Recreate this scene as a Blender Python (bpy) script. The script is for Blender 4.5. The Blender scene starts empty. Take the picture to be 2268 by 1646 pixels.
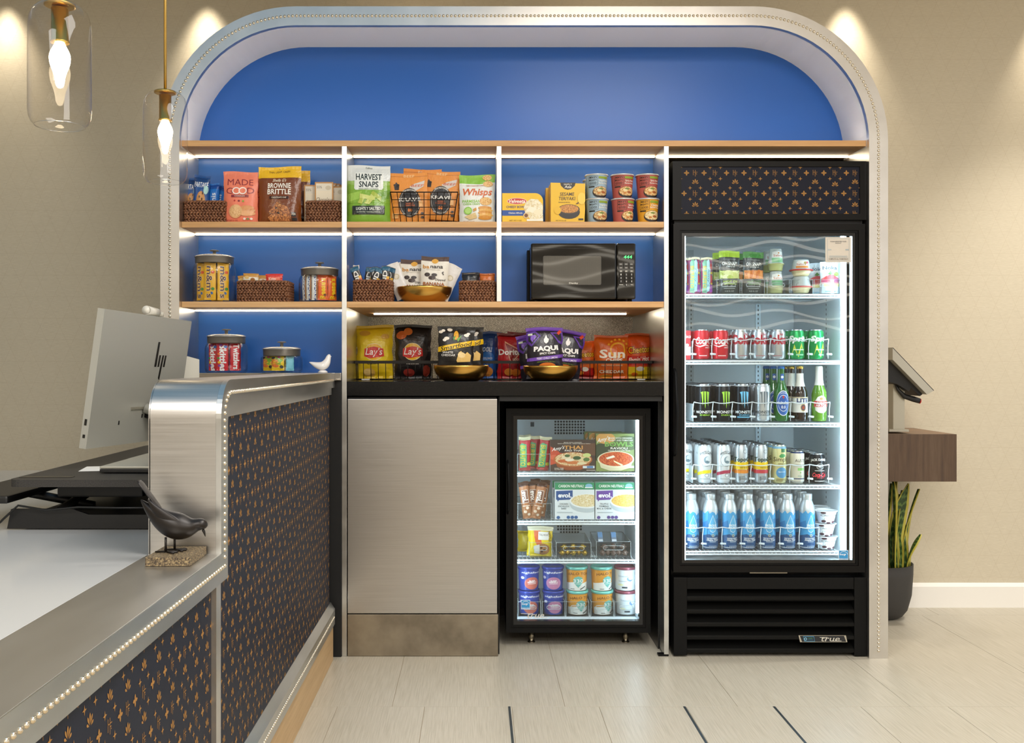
import bpy, bmesh, math, random
from mathutils import Vector, Matrix
PI = math.pi
random.seed(7)
sc = bpy.context.scene
C = sc.collection
# ---------------------------------------------------------------- camera
# frame 2268x1646, focal 2184 px, 3.9 m in front of the arch, eye height 1.166 m
F, CX, CY, CH, D0 = 2184.0, 1055.0, 806.0, 1.1661, 3.9
cd = bpy.data.cameras.new('camera'); cam = bpy.data.objects.new('camera', cd); C.objects.link(cam)
cam.location = (0, -D0, CH); cam.rotation_euler = (PI/2, 0, 0)
cd.sensor_width = 36; cd.lens = F/2268*36
cd.shift_x = (1134-CX)/2268; cd.shift_y = (CY-823)/2268
cd.clip_start = .05
sc.camera = cam
# ---------------------------------------------------------------- world and lights
w = bpy.data.worlds.new('world'); sc.world = w; w.use_nodes = True
bg = w.node_tree.nodes['Background']
bg.inputs[0].default_value = (1.0, .99, .98, 1); bg.inputs[1].default_value = .9
sc.view_settings.view_transform = 'Standard'; sc.view_settings.look = 'None'
sc.view_settings.exposure = 0.17; sc.view_settings.gamma = 1; sc.view_settings.use_curve_mapping = False
CEIL = 3.0
def light(name, kind, loc, energy, col, rot=(0, 0, 0), **k):
    l = bpy.data.lights.new(name, kind); o = bpy.data.objects.new(name, l); C.objects.link(o)
    o.location = loc; o.rotation_euler = rot; l.energy = energy; l.color = col
    for a, b in k.items(): setattr(l, a, b)
    return o
WARM = (1, .88, .70)
FILL_PANELS = [(-1.2, -4.6), (1.6, -4.6), (.8, -2.5), (-.6, -6.7), (2.4, -6.7)]
for px_, py_ in FILL_PANELS:      # unseen ceiling panels, added as fill light
    light('added_fill_lamp', 'AREA', (px_, py_, CEIL-.03), 60, (1, .97, .93), shape='SQUARE', size=1.2)
SPOTS = [-2.25, -1.29, -.29, .62, 1.77, 2.75]
for x_ in SPOTS:             # downlights that wash the papered wall
    light('downlight_lamp', 'SPOT', (x_, .735, CEIL-.02), 30, WARM, (math.radians(4), 0, 0), spot_size=math.radians(64), spot_blend=1, shadow_soft_size=.03)
SPOT2 = [(-.2, -2.6), (.55, -1.2), (2.75, .1)]
for x_, y_ in SPOT2:         # lobby downlights
    light('downlight_lamp', 'SPOT', (x_, y_, CEIL-.02), 55 if x_ < 2 else 130, (1, .94, .85), spot_size=math.radians(95), spot_blend=.8, shadow_soft_size=.05)
# ---------------------------------------------------------------- helpers
def PX(px, y): return (px-CX)*(D0+y)/F
def PZ(py, y): return CH-(py-CY)*(D0+y)/F
def SZ(n, y): return n*(D0+y)/F
def lin(h):
    if isinstance(h, str):
        h = h.lstrip('#'); h = h if len(h) == 6 else ''.join(q*2 for q in h); c = [int(h[i:i+2], 16)/255 for i in (0, 2, 4)]
    else: c = list(h)
    return [x/12.92 if x <= .04045 else ((x+.055)/1.055)**2.4 for x in c]+[1]
_m = {}
def M(col, rough=.45, metal=0, name=None, **k):
    key = (str(col), rough, metal, name, str(k))
    if key in _m: return _m[key]
    m = bpy.data.materials.new(name or 'paint'); m.use_nodes = True
    b = m.node_tree.nodes['Principled BSDF']
    b.inputs['Base Color'].default_value = lin(col); b.inputs['Roughness'].default_value = rough; b.inputs['Metallic'].default_value = metal
    for a, v in k.items(): b.inputs[a.replace('_', ' ')].default_value = v
    _m[key] = m; return m
def emis(col, s, name='glow'):
    m = bpy.data.materials.new(name); m.use_nodes = True; nt = m.node_tree; nt.nodes.remove(nt.nodes['Principled BSDF'])
    e = nt.nodes.new('ShaderNodeEmission'); e.inputs[0].default_value = (*col, 1); e.inputs[1].default_value = s
    nt.links.new(e.outputs[0], nt.nodes['Material Output'].inputs[0]); return m
def thin_glass(name, tint=(1, 1, 1), refl=1.0, rough=0.0, base=.03):
    m = bpy.data.materials.new(name); m.use_nodes = True; nt = m.node_tree; nt.nodes.remove(nt.nodes['Principled BSDF'])
    t = nt.nodes.new('ShaderNodeBsdfTransparent'); t.inputs[0].default_value = (*tint, 1)
    g = nt.nodes.new('ShaderNodeBsdfGlossy'); g.inputs['Roughness'].default_value = rough
    f = nt.nodes.new('ShaderNodeLayerWeight'); f.inputs[0].default_value = .5
    p_ = nt.nodes.new('ShaderNodeMath'); p_.operation = 'POWER'; p_.inputs[1].default_value = 4.5; nt.links.new(f.outputs['Facing'], p_.inputs[0])
    a = nt.nodes.new('ShaderNodeMath'); a.operation = 'MULTIPLY_ADD'; a.inputs[1].default_value = refl; a.inputs[2].default_value = base; a.use_clamp = True
    x = nt.nodes.new('ShaderNodeMixShader')
    nt.links.new(p_.outputs[0], a.inputs[0]); nt.links.new(a.outputs[0], x.inputs[0])
    nt.links.new(t.outputs[0], x.inputs[1]); nt.links.new(g.outputs[0], x.inputs[2])
    nt.links.new(x.outputs[0], nt.nodes['Material Output'].inputs[0]); return m
class NT:      # small node-tree helper
    def __init__(s, name, rough=.5, metal=0):
        s.m = bpy.data.materials.new(name); s.m.use_nodes = True; s.t = s.m.node_tree; s.b = s.t.nodes['Principled BSDF']
        s.b.inputs['Roughness'].default_value = rough; s.b.inputs['Metallic'].default_value = metal
    def n(s, typ, **k):
        o = s.t.nodes.new('ShaderNode'+typ)
        for a, v in k.items(): setattr(o, a, v)
        return o
    def l(s, a, b): s.t.links.new(a, b)
    def math(s, op, a, b=None, c=None):
        o = s.n('Math', operation=op)
        for i, v in enumerate((a, b, c)):
            if v is None: continue
            if isinstance(v, (int, float)): o.inputs[i].default_value = v
            else: s.l(v, o.inputs[i])
        return o.outputs[0]
    def coords(s, scale=(1, 1, 1), rot=(0, 0, 0), kind='Object'):
        c = s.n('TexCoord'); mp = s.n('Mapping'); mp.inputs['Scale'].default_value = scale; mp.inputs['Rotation'].default_value = rot
        s.l(c.outputs[kind], mp.inputs[0]); return mp.outputs[0]
    def noise(s, vec, scale=1, detail=3, rough=.6):
        o = s.n('TexNoise'); o.inputs['Scale'].default_value = scale; o.inputs['Detail'].default_value = detail; o.inputs['Roughness'].default_value = rough
        s.l(vec, o.inputs['Vector']); return o.outputs[0]
    def ramp(s, fac, stops):
        o = s.n('ValToRGB'); e = o.color_ramp.elements
        while len(e) < len(stops): e.new(.5)
        for q, (p, c) in zip(e, stops): q.position = p; q.color = lin(c)
        s.l(fac, o.inputs[0]); return o.outputs[0]
    def mix(s, fac, a, b):
        o = s.n('Mix', data_type='RGBA')
        for i, v in ((0, fac), (6, a), (7, b)):
            if isinstance(v, (int, float)): o.inputs[i].default_value = v
            elif isinstance(v, (list, tuple, str)): o.inputs[i].default_value = lin(v)
            else: s.l(v, o.inputs[i])
        return o.outputs[2]
    def bump(s, h, st=.2, dist=.002):
        o = s.n('Bump'); o.inputs['Strength'].default_value = st; o.inputs['Distance'].default_value = dist
        s.l(h, o.inputs['Height']); s.l(o.outputs[0], s.b.inputs['Normal'])
    def col(s, c): s.l(c, s.b.inputs['Base Color'])
def brushed(name, col, rough, axis, st=.06, var=.12):
    q = NT(name, rough, 1); v = q.coords({'x': (4, 300, 300), 'y': (300, 4, 300), 'z': (300, 300, 4)}[axis])
    n = q.noise(v, 1, 2); q.col(q.ramp(n, [(.3, [x*(1-var) for x in col]), (.7, [min(1, x*(1+var*.4)) for x in col])]))
    q.l(q.math('MULTIPLY_ADD', n, .12, rough-.06), q.b.inputs['Roughness']); return q.m
# --- mesh building
class MB:
    def __init__(s): s.v = []; s.f = []; s.mi = []; s.sm = []
    def add(s, vs, fs, mi=0, sm=False):
        o = len(s.v); s.v += [tuple(p) for p in vs]; s.f += [tuple(i+o for i in f) for f in fs]; s.mi += [mi]*len(fs); s.sm += [sm]*len(fs); return s
    def box(s, x0, x1, y0, y1, z0, z1, mi=0, ch=0):
        if ch <= 0:
            v = [(x, y, z) for z in (z0, z1) for y in (y0, y1) for x in (x0, x1)]
            return s.add(v, [(0, 2, 3, 1), (4, 5, 7, 6), (0, 1, 5, 4), (2, 6, 7, 3), (0, 4, 6, 2), (1, 3, 7, 5)], mi)
        bm = bmesh.new(); bmesh.ops.create_cube(bm, size=1)
        for q in bm.verts: q.co = Vector(((x0+x1)/2+q.co.x*(x1-x0), (y0+y1)/2+q.co.y*(y1-y0), (z0+z1)/2+q.co.z*(z1-z0)))
        bmesh.ops.bevel(bm, geom=bm.edges[:], offset=ch, segments=2, profile=.6, affect='EDGES')
        bm.verts.index_update(); s.add([q.co[:] for q in bm.verts], [[q.index for q in f.verts] for f in bm.faces], mi); bm.free(); return s
    def lathe(s, prof, seg=24, c=(0, 0, 0), mi=0, sm=True, cap0=False, cap1=False, a0=0, a1=2*PI):
        o = []; full = abs(a1-a0-2*PI) < 1e-6; n = seg if full else seg+1
        for r, z in prof:
            for k in range(n):
                a = a0+(a1-a0)*k/seg; o.append((c[0]+r*math.cos(a), c[1]+r*math.sin(a), c[2]+z))
        f = []
        for i in range(len(prof)-1):
            for k in range(seg):
                k2 = (k+1) % n; f.append((i*n+k, i*n+k2, (i+1)*n+k2, (i+1)*n+k))
        if cap0: f.append(tuple(range(n-1, -1, -1)))
        if cap1: f.append(tuple((len(prof)-1)*n+k for k in range(n)))
        return s.add(o, f, mi, sm)
    def tube(s, pts, r, seg=6, mi=0, closed=False, sm=True):
        pts = [Vector(p) for p in pts]; n = len(pts); o = []; up = Vector((0, 0, 1)); prev = None
        for i, p in enumerate(pts):
            a = pts[(i-1) % n] if (closed or i > 0) else p; b = pts[(i+1) % n] if (closed or i < n-1) else p
            t = (b-a).normalized()
            if prev is None:
                u = t.cross(up) if abs(t.z) < .95 else t.cross(Vector((1, 0, 0)))
            else: u = prev-t*prev.dot(t)
            u.normalize(); prev = u; w_ = t.cross(u); rr = r[i] if isinstance(r, (list, tuple)) else r
            for k in range(seg):
                an = 2*PI*k/seg; o.append(p+u*(rr*math.cos(an))+w_*(rr*math.sin(an)))
        f = []
        for i in range(n if closed else n-1):
            j = (i+1) % n
            for k in range(seg):
                k2 = (k+1) % seg; f.append((i*seg+k, i*seg+k2, j*seg+k2, j*seg+k))
        if not closed: f += [tuple(range(seg-1, -1, -1)), tuple((n-1)*seg+k for k in range(seg))]
        return s.add(o, f, mi, sm)
    def prism(s, pts, a0, a1, axis='y', mi=0, sm=False):   # 2D outline extruded along an axis (pts: (x,z) for y, (y,z) for x, (x,y) for z)
        P = {'y': lambda p, a: (p[0], a, p[1]), 'x': lambda p, a: (a, p[0], p[1]), 'z': lambda p, a: (p[0], p[1], a)}[axis]
        n = len(pts); s.add([P(p, a0) for p in pts]+[P(p, a1) for p in pts], [tuple(range(n)), tuple(range(2*n-1, n-1, -1))], mi)
        return s.add([P(p, a0) for p in pts]+[P(p, a1) for p in pts], [(i, i+n, (i+1) % n+n, (i+1) % n) for i in range(n)], mi, sm)
    def grid(s, fn, nu, nv, mi=0, sm=True, flip=False):
        o = [fn(i/nu, j/nv) for j in range(nv+1) for i in range(nu+1)]; f = []
        for j in range(nv):
            for i in range(nu):
                a = j*(nu+1)+i; q = (a, a+1, a+nu+2, a+nu+1); f.append(q[::-1] if flip else q)
        return s.add(o, f, mi, sm)
    def mesh(s, name, mats):
        me = bpy.data.meshes.new(name); me.from_pydata(s.v, [], s.f)
        for m in (mats if isinstance(mats, (list, tuple)) else [mats]): me.materials.append(m)
        me.polygons.foreach_set('material_index', s.mi); me.polygons.foreach_set('use_smooth', s.sm)
        me.update(); return me
    def build(s, name, mats, parent=None, loc=(0, 0, 0), rot=None, fix=False):
        me = s.mesh(name, mats)
        if fix:
            bm = bmesh.new(); bm.from_mesh(me); bmesh.ops.recalc_face_normals(bm, faces=bm.faces); bm.to_mesh(me); bm.free()
        return put(name, me, parent, loc, rot)
def put(name, me, parent=None, loc=(0, 0, 0), rot=None):
    o = bpy.data.objects.new(name, me); C.objects.link(o); o.location = loc
    if rot: o.rotation_euler = rot
    if parent is not None: o.parent = parent
    return o
def tag(o, label, cat, group=None):
    o['label'] = label; o['category'] = cat
    if group: o['group'] = group
    return o
def thing(name, label, cat, loc=(0, 0, 0), rz=0, group=None, rx=0, ry=0):
    o = bpy.data.objects.new(name, None); C.objects.link(o); o.location = loc; o.rotation_euler = (rx, ry, rz); o.empty_display_size = .05
    return tag(o, label, cat, group)
def struct(o): o['kind'] = 'structure'; return o
def clone(root, loc, label, rz=None, rx=None, ry=None, group=None):
    r = root.copy(); C.objects.link(r); r.location = loc; r['label'] = label
    e = list(root.rotation_euler)
    r.rotation_euler = (e[0] if rx is None else rx, e[1] if ry is None else ry, e[2] if rz is None else rz)
    if group: r['group'] = group
    for ch in root.children:
        c = ch.copy(); C.objects.link(c); c.parent = r
        for g in ch.children:
            d = g.copy(); C.objects.link(d); d.parent = c
    return r
# --- flat print: shapes in front-view fractions (u -1..1, v 0..1, sizes as fractions of width and height)
FONT = None
_tx = {}
def text_geo(t, bold=0, shear=0):
    k = (t, bold, shear)
    if k not in _tx:
        cu = bpy.data.curves.new('t', 'FONT'); cu.body = t; cu.size = 1; cu.resolution_u = 2; cu.offset = bold; cu.shear = shear; cu.fill_mode = 'FRONT'
        ob = bpy.data.objects.new('t', cu); me = bpy.data.meshes.new_from_object(ob)
        vs = [(q.co.x, q.co.y) for q in me.vertices]; fs = [tuple(p.vertices) for p in me.polygons]
        bpy.data.objects.remove(ob); bpy.data.curves.remove(cu); bpy.data.meshes.remove(me)
        x0 = min(v[0] for v in vs); x1 = max(v[0] for v in vs); y0 = min(v[1] for v in vs); y1 = max(v[1] for v in vs)
        _tx[k] = ([((a-(x0+x1)/2)/(x1-x0), (b-(y0+y1)/2)/(y1-y0)) for a, b in vs], fs)
    return _tx[k]
def rotp(pts, a): c, s_ = math.cos(a), math.sin(a); return [(x*c-y*s_, x*s_+y*c) for x, y in pts]
def T(t, u, v, w_, h, col, b=.012, sh=0, rot=0, arc=0): return ('T', t, u, v, w_, h, col, b, sh, math.radians(rot), arc)
def E(u, v, w_, h, col, n=20, rot=0): return ('P', [(math.cos(2*PI*k/n)/2, math.sin(2*PI*k/n)/2) for k in range(n)], u, v, w_, h, col, math.radians(rot))
def R(u, v, w_, h, col, rot=0): return ('P', [(-.5, -.5), (.5, -.5), (.5, .5), (-.5, .5)], u, v, w_, h, col, math.radians(rot))
def G(pts, col): return ('G', pts, col)
def lift(items, v0):      # squeeze a print into the part above v0
    o = []; k = 1-v0
    for it in items:
        it = list(it)
        if it[0] == 'T': it[3] = v0+k*it[3]; it[5] *= k
        elif it[0] == 'P': it[3] = v0+k*it[3]; it[5] *= k
        else: it[1] = [(x, v0+k*y) for x, y in it[1]]
        o.append(tuple(it))
    return o
def decals(S, W, H, items, parent, name='print', eps=.0006, step=None, rough=.45, zstep=None, cl=True, matf=None, lay_=.00016):
    mats = []; bm = bmesh.new(); lay = []
    L = bm.verts.layers.float.new('e')
    for idx, it in enumerate(items):
        if it[0] == 'T':
            _, t, u, v, w_, h, col, b, sh, rot, arc = it; vs, fs = text_geo(t, b, sh)
            pts = [(x*w_*W, y*h*H) for x, y in vs] if abs(rot) < 1 else [(x*w_*H, y*h*W) for x, y in vs]      # upright lettering: length along the height
            if arc: pts = [(x, y+arc*h*H*(1-(2*x/(w_*W))**2)) for x, y in pts]
            pts = rotp(pts, rot); pts = [(x+u*W/2, y+v*H) for x, y in pts]
        elif it[0] == 'P':
            _, q, u, v, w_, h, col, rot = it; pts = rotp([(x*w_*W, y*h*H) for x, y in q], rot); pts = [(x+u*W/2, y+v*H) for x, y in pts]; fs = [tuple(range(len(pts)))]
        else:
            _, q, col = it; pts = [(x*W/2, y*H) for x, y in q]; fs = [tuple(range(len(pts)))]
        m = col if isinstance(col, bpy.types.Material) else (matf or M)(col, rough)
        if m not in mats: mats.append(m)
        mi = mats.index(m); vv = []
        for x, y in pts:
            if cl: x = max(-W/2, min(W/2, x)); y = max(0, min(H, y))
            q = bm.verts.new((x, 0, y)); q[L] = eps+lay_*idx; vv.append(q)
        for f in fs:
            try: bf = bm.faces.new([vv[i] for i in f]); bf.material_index = mi
            except ValueError: pass
    if step:
        xs = [v.co.x for v in bm.verts]; k = math.floor(min(xs)/step)*step+step
        while k < max(xs):
            bmesh.ops.bisect_plane(bm, geom=bm.verts[:]+bm.edges[:]+bm.faces[:], plane_co=(k, 0, 0), plane_no=(1, 0, 0)); k += step
        zs = zstep or step; z = [v.co.z for v in bm.verts]; k = math.floor(min(z)/zs)*zs+zs
        while k < max(z):
            bmesh.ops.bisect_plane(bm, geom=bm.verts[:]+bm.edges[:]+bm.faces[:], plane_co=(0, 0, k), plane_no=(0, 0, 1)); k += zs
    for q in bm.verts:
        p, n = S(q.co.x, q.co.z); q.co = p+n*q[L]
    me = bpy.data.meshes.new(name); bm.to_mesh(me); bm.free()
    for m in mats: me.materials.append(m)
    return put(name, me, parent)
_fo = {}
def foil(col, rough=.3, metal=0):      # crinkled wrapper film
    k = (col, rough, metal)
    if k not in _fo:
        q = NT('wrapper_film', rough, metal); q.b.inputs['Base Color'].default_value = lin(col)
        n = q.noise(q.coords((1, 1, .6)), 28, 3, .55); n2 = q.noise(q.coords((.7, 1, 1.4)), 75, 2); q.bump(q.math('MULTIPLY_ADD', n2, .25, n), .55, .006); _fo[k] = q.m
    return _fo[k]
_fd = {}
def food(a, b, c, sc_=160):      # printed food picture: mottled colour
    k = (a, b, c, sc_)
    if k not in _fd:
        q = NT('food_print', .4); n1 = q.noise(q.coords(), sc_, 3, .7); n2 = q.noise(q.coords(), sc_*2.3, 2, .6)
        q.col(q.mix(q.math('GREATER_THAN', n2, .57), q.ramp(n1, [(.36, a), (.5, b), (.64, c)]), c)); _fd[k] = q.m
    return _fd[k]
FLATN = Vector((0, -1, 0))
def flat(y): return lambda x, z: (Vector((x, y, z)), FLATN)
# ================================================================ materials of the place
def wallpaper():
    q = NT('wallpaper', .75); v = q.coords((40, 40, 700)); n = q.noise(v, 1, 4); v2 = q.coords((3, 3, 3)); n2 = q.noise(v2, 1, 2)
    base = q.mix(q.math('MULTIPLY', n2, .35), q.ramp(n, [(.25, '#bfb59f'), (.75, '#d5ccb8')]), '#cfc5ae')
    s = q.n('SeparateXYZ'); c = q.n('TexCoord'); q.l(c.outputs['Object'], s.inputs[0]); X, Z = s.outputs[0], s.outputs[2]
    H, B = .1035, .0945
    def line(e, per, wd):
        fr = q.math('FRACT', q.math('DIVIDE', e, per)); d = q.math('ABSOLUTE', q.math('SUBTRACT', fr, .5)); return q.math('GREATER_THAN', d, .5-wd/per)
    g = B/(2*H)
    k = q.math('MAXIMUM', line(q.math('ADD', Z, 10), H, .0006), q.math('MAXIMUM', line(q.math('ADD', q.math('MULTIPLY_ADD', Z, g, X), 20), B, .0007), line(q.math('ADD', q.math('MULTIPLY_ADD', Z, -g, X), 20), B, .0007)))
    q.col(q.mix(q.math('MULTIPLY', k, .26), base, '#a58e72')); q.bump(n, .25, .001); return q.m
def woodmat(name, c0, c1, c2, scale=(3, 60, 60), rough=.5):
    q = NT(name, rough); v = q.coords(scale); n = q.noise(v, 1, 5, .7); v2 = q.coords((scale[0]*.4, scale[1]*.15, scale[2]*.15)); n2 = q.noise(v2, 1, 2)
    q.col(q.ramp(q.math('MULTIPLY_ADD', n2, .4, q.math('MULTIPLY', n, .6)), [(.32, c0), (.5, c1), (.68, c2)])); q.bump(n, .1, .001); return q.m
def tilemat():
    q = NT('floor_tile', .38); v = q.coords((260, 6, 1), (0, 0, math.radians(0))); n = q.noise(v, 1, 3); v2 = q.coords((2.2, 2.2, 2)); n2 = q.noise(v2, 1, 2)
    q.col(q.mix(q.math('MULTIPLY', n2, .3), q.ramp(n, [(.3, '#aba493'), (.6, '#c2bbac')]), '#b7b0a0')); q.bump(n, .12, .001); return q.m
WALLM = wallpaper(); OAK = woodmat('oak', '#b98c57', '#cf9f68', '#dcb37e'); OAKY = woodmat('oak_plinth', '#a5855c', '#bb9a6e', '#c9aa80', (60, 3, 60))
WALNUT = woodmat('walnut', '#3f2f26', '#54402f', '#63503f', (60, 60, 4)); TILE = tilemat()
def plain_metal(name, c0, c1, rough, scale):
    q = NT(name, rough, 1); n = q.noise(q.coords(scale), 1, 3); q.col(q.ramp(n, [(.3, c0), (.7, c1)])); q.l(q.math('MULTIPLY_ADD', n, .10, rough-.05), q.b.inputs['Roughness']); return q.m
ALU = plain_metal('satin_aluminium', '#cdcac5', '#dcd9d4', .36, (5, 5, 5)); STEEL = brushed('brushed_steel', (.74, .73, .715), .33, 'x', .015, .04)
STEELY = plain_metal('satin_steel', '#b9bab8', '#d2d3d1', .30, (9, 2, 9))
LINER = M('#e4e4e4', .34, .2, 'satin_liner')
WORN = NT('worn_steel', .42, 1); _n = WORN.noise(WORN.coords((6, 6, 6)), 1, 4); WORN.col(WORN.ramp(_n, [(.3, '#7d7466'), (.55, '#9a9080'), (.75, '#aca18e')])); WORN = WORN.m
CHROME = M((.9, .86, .78), .18, 1, 'rivet_metal'); BRASS = M('#d6b060', .34, 1, 'brass')
BLUE = NT('blue_lacquer', .3); BLUE.b.inputs['Base Color'].default_value = (.020, .105, .40, 1); BLUE.b.inputs['Specular IOR Level'].default_value = .35; BLUE = BLUE.m
WHITE = M('#efece6', .4, 0, 'white_paint'); BLACKP = M('#0d0d0e', .42, 0, 'black_plastic', Specular_IOR_Level=.14); BLACKM = M('#080809', .35, 0, 'black_metal', Specular_IOR_Level=.14); DARK = M('#050506', .6, 0, 'dark_recess')
GRANITE = NT('black_granite', .16); _v = GRANITE.coords((1, 1, 1)); _n = GRANITE.noise(_v, 900, 2); GRANITE.col(GRANITE.ramp(_n, [(.5, '#0c0c0d'), (.66, '#1b1a19'), (.8, '#6a665f')])); GRANITE.b.inputs['Specular IOR Level'].default_value = .3; GRANITE = GRANITE.m
SPLASH = NT('speckled_stone', .28); _v = SPLASH.coords((1, 1, 1)); _n = SPLASH.noise(_v, 700, 2); SPLASH.col(SPLASH.ramp(_n, [(.35, '#34332f'), (.5, '#77746e'), (.65, '#d0ccc2')])); SPLASH = SPLASH.m
LED = emis((1, .86, .62), 14, 'warm_led'); COOL = emis((.68, .885, 1), 26, 'cool_led'); COOLQ = emis((.70, .89, 1), 17, 'cool_led_small')
NAVY = M('#171c2b', .5, 0, 'navy_panel', Specular_IOR_Level=.2); GOLD = M('#a2763f', .5, 0, 'bronze_print', Specular_IOR_Level=.14)
FROST = M('#dfeaf0', .35, 0, 'fridge_lining'); WIRE = M('#e8eef2', .35, 0, 'coated_wire')
GLASS = thin_glass('door_glass', (.96, .985, .99), .55); CLEARP = thin_glass('clear_plastic', (.98, .99, .99), .7, .04, .015); JARG = thin_glass('jar_glass', (.97, .98, .98), 1.0, .0, .02)
WY = .83       # papered wall
# ================================================================ the setting
struct(MB().box(-4, 5, WY, WY+.1, 0, CEIL).build('wall_back', WALLM))
struct(MB().box(-4.1, -4, -8, WY+.1, 0, CEIL).build('wall_left', WALLM))
ceil = struct(MB().box(-4.1, 5.1, -8, WY+.1, CEIL, CEIL+.1).build('ceiling', M('#e6dfd2', .8)))
wr_ = struct(MB().box(-4.1, 5.1, -8.1, -8, 0, CEIL).build('wall_rear', M('#a8a196', .7)))
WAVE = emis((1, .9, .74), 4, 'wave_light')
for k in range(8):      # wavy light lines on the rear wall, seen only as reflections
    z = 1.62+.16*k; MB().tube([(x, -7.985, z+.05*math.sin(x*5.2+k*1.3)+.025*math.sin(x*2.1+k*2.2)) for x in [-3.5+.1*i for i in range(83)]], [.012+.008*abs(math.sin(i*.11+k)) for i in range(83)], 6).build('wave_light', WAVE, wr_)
fl = struct(MB().box(-4.1, 5.1, -8.1, WY+.1, -.05, -.0015).build('floor', M('#a2947c', .5)))
def tile_row(y0, y1, x0, pitch, n):
    me = MB().box(-pitch/2+.0008, pitch/2-.0008, 0, y1-y0-.0016, -.012, 0, ch=.0006).mesh('tile', TILE)
    for k in range(n):
        o = put('tile', me, fl, (x0+pitch*(k+.5), y0, 0)); 
tile_row(.675, WY, 1.559, .588, 4); tile_row(-.545, .675, -.287-.588, .588, 8); tile_row(-1.175, -.545, -.473-.296, .2965, 14); tile_row(-1.805, -1.175, -.62, .588, 7)
for x in (.112, .707, 1.012): MB().box(x-.004, x+.004, -1.175, -.547, -.002, .0012).build('metal_inlay', M('#4a5358', .35, .6), fl)
struct(MB().prism([(WY, 0), (WY-.016, 0), (WY-.016, .10), (WY-.008, .112), (WY, .116)], 1.62, 5, 'x').build('baseboard_right', WHITE))
struct(MB().prism([(WY, 0), (WY-.016, 0), (WY-.016, .10), (WY-.008, .112), (WY, .116)], -4, -1.25, 'x').build('baseboard_left', WHITE))
# blue canopy over the reception desk, unseen; its glow is added to tint reflections
struct(MB().box(-3.3, .05, -3.6, -.5, CEIL-.06, CEIL-.001).build('ceiling_canopy', emis((.28, .56, .82), .55, 'canopy_added_glow')))
for x, y in [(a, .735) for a in SPOTS]+SPOT2:
    MB().lathe([(.03, .012), (.045, .012), (.055, .004), (.055, 0), (.04, 0), (.032, .012)], 24).build('downlight_trim', WHITE, ceil, (x, y, CEIL-.0125-(.06 if -3.6 < y < -.5 and -3.3 < x < .05 else 0)))
for x, y in FILL_PANELS:  # unseen frames added around the fill lamps
    MB().box(-.65, .65, -.65, -.6, -.02, 0).box(-.65, .65, .6, .65, -.02, 0).box(-.65, -.6, -.6, .6, -.02, 0).box(.6, .65, -.6, .6, -.02, 0).build('added_panel_frame', WHITE, ceil, (x, y, CEIL-.001))
# ================================================================ arched display unit
XL, XR, ZT = PX(355, 0), PX(1967, 0), PZ(14, 0); XLi, XRi, ZTi = PX(397, 0), PX(1925, 0), PZ(56, 0)
ROUT, RIN = .535, .462; YB = .27; YS = .03
def arch(x0, x1, zt, r, z0=0, n=20):
    p = [(x0, z0), (x0, zt-r)]
    p += [(x0+r-r*math.cos(a), zt-r+r*math.sin(a)) for a in [PI/2*k/n for k in range(1, n+1)]]
    p += [(x1-r+r*math.sin(a), zt-r+r*math.cos(a)) for a in [PI/2*k/n for k in range(0, n+1)]]
    return p+[(x1, z0)]
ao, ai = arch(XL, XR, ZT, ROUT), arch(XLi, XRi, ZTi, RIN)
def strip(outer, inner, y0, y1):
    m = MB(); n = len(outer)
    v = [(x, y, z) for y in (y0, y1) for p in (outer, inner) for x, z in p]
    f = []
    for i in range(n-1):
        a, b = i, i+1
        f += [(a, b, n+b, n+a), (2*n+a, 3*n+a, 3*n+b, 2*n+b), (a, 2*n+a, 2*n+b, b), (n+a, n+b, 3*n+b, 3*n+a)]
    f += [(0, n, 3*n, 2*n), (n-1, 3*n-1, 4*n-1, 2*n-1)]
    return m.add(v, f)
unit = thing('arched_display_unit', 'wide arched shelf unit with riveted brushed metal frame and blue lacquered back', 'shelf unit', ((XL+XR)/2, .4, 0))
UO = Vector((-(XL+XR)/2, -.4, 0))
def upart(mb, name, mat, fix=False, parent=unit, off=True): return mb.build(name, mat, parent, UO if off else (0, 0, 0), fix=fix)
upart(strip(ao, ai, 0, .022), 'arch_frame', ALU, True)
upart(strip(arch(XL+.004, XR-.004, ZT-.004, ROUT-.004), arch(XL+.016, XR-.016, ZT-.016, ROUT-.016), .022, WY-.001), 'outer_shell', M('#b9b0a0', .6), True)
# inner lining: the curved soffit down to the top shelf, then the two straight jambs
ZS1 = PZ(311, YS)
lin_o = arch(XLi-.006, XRi+.006, ZTi+.006, RIN+.006, ZS1-.03); lin_i = arch(XLi, XRi, ZTi, RIN, ZS1-.03)
upart(strip(lin_o, lin_i, .022, YB), 'arch_lining', LINER, True)
upart(MB().box(XLi-.006, XLi, .022, YB, 0, ZS1-.03), 'jamb_lining', ALU); upart(MB().box(XRi, XRi+.006, .022, .828, 0, ZS1-.03), 'jamb_lining', ALU)
bk = arch(XLi, XRi, ZTi, RIN, ZS1-.02); upart(MB().prism(bk, YB, YB+.012, 'y'), 'back_panel', BLUE)
P1a, P1b, P2a, P2b, P3a, P3b = [PX(p, YS) for p in (757, 768, 1100, 1110.5, 1470.5, 1481)]
Z2, Z3, TH = PZ(491, YS), PZ(668, YS), SZ(13, YS)
upart(MB().box(XLi, P1a, YB, YB+.012, 1.08, ZS1-.02), 'back_panel', BLUE); upart(MB().box(P1b, P3a, YB, YB+.012, Z3-.02, ZS1-.02), 'back_panel', BLUE)
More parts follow.
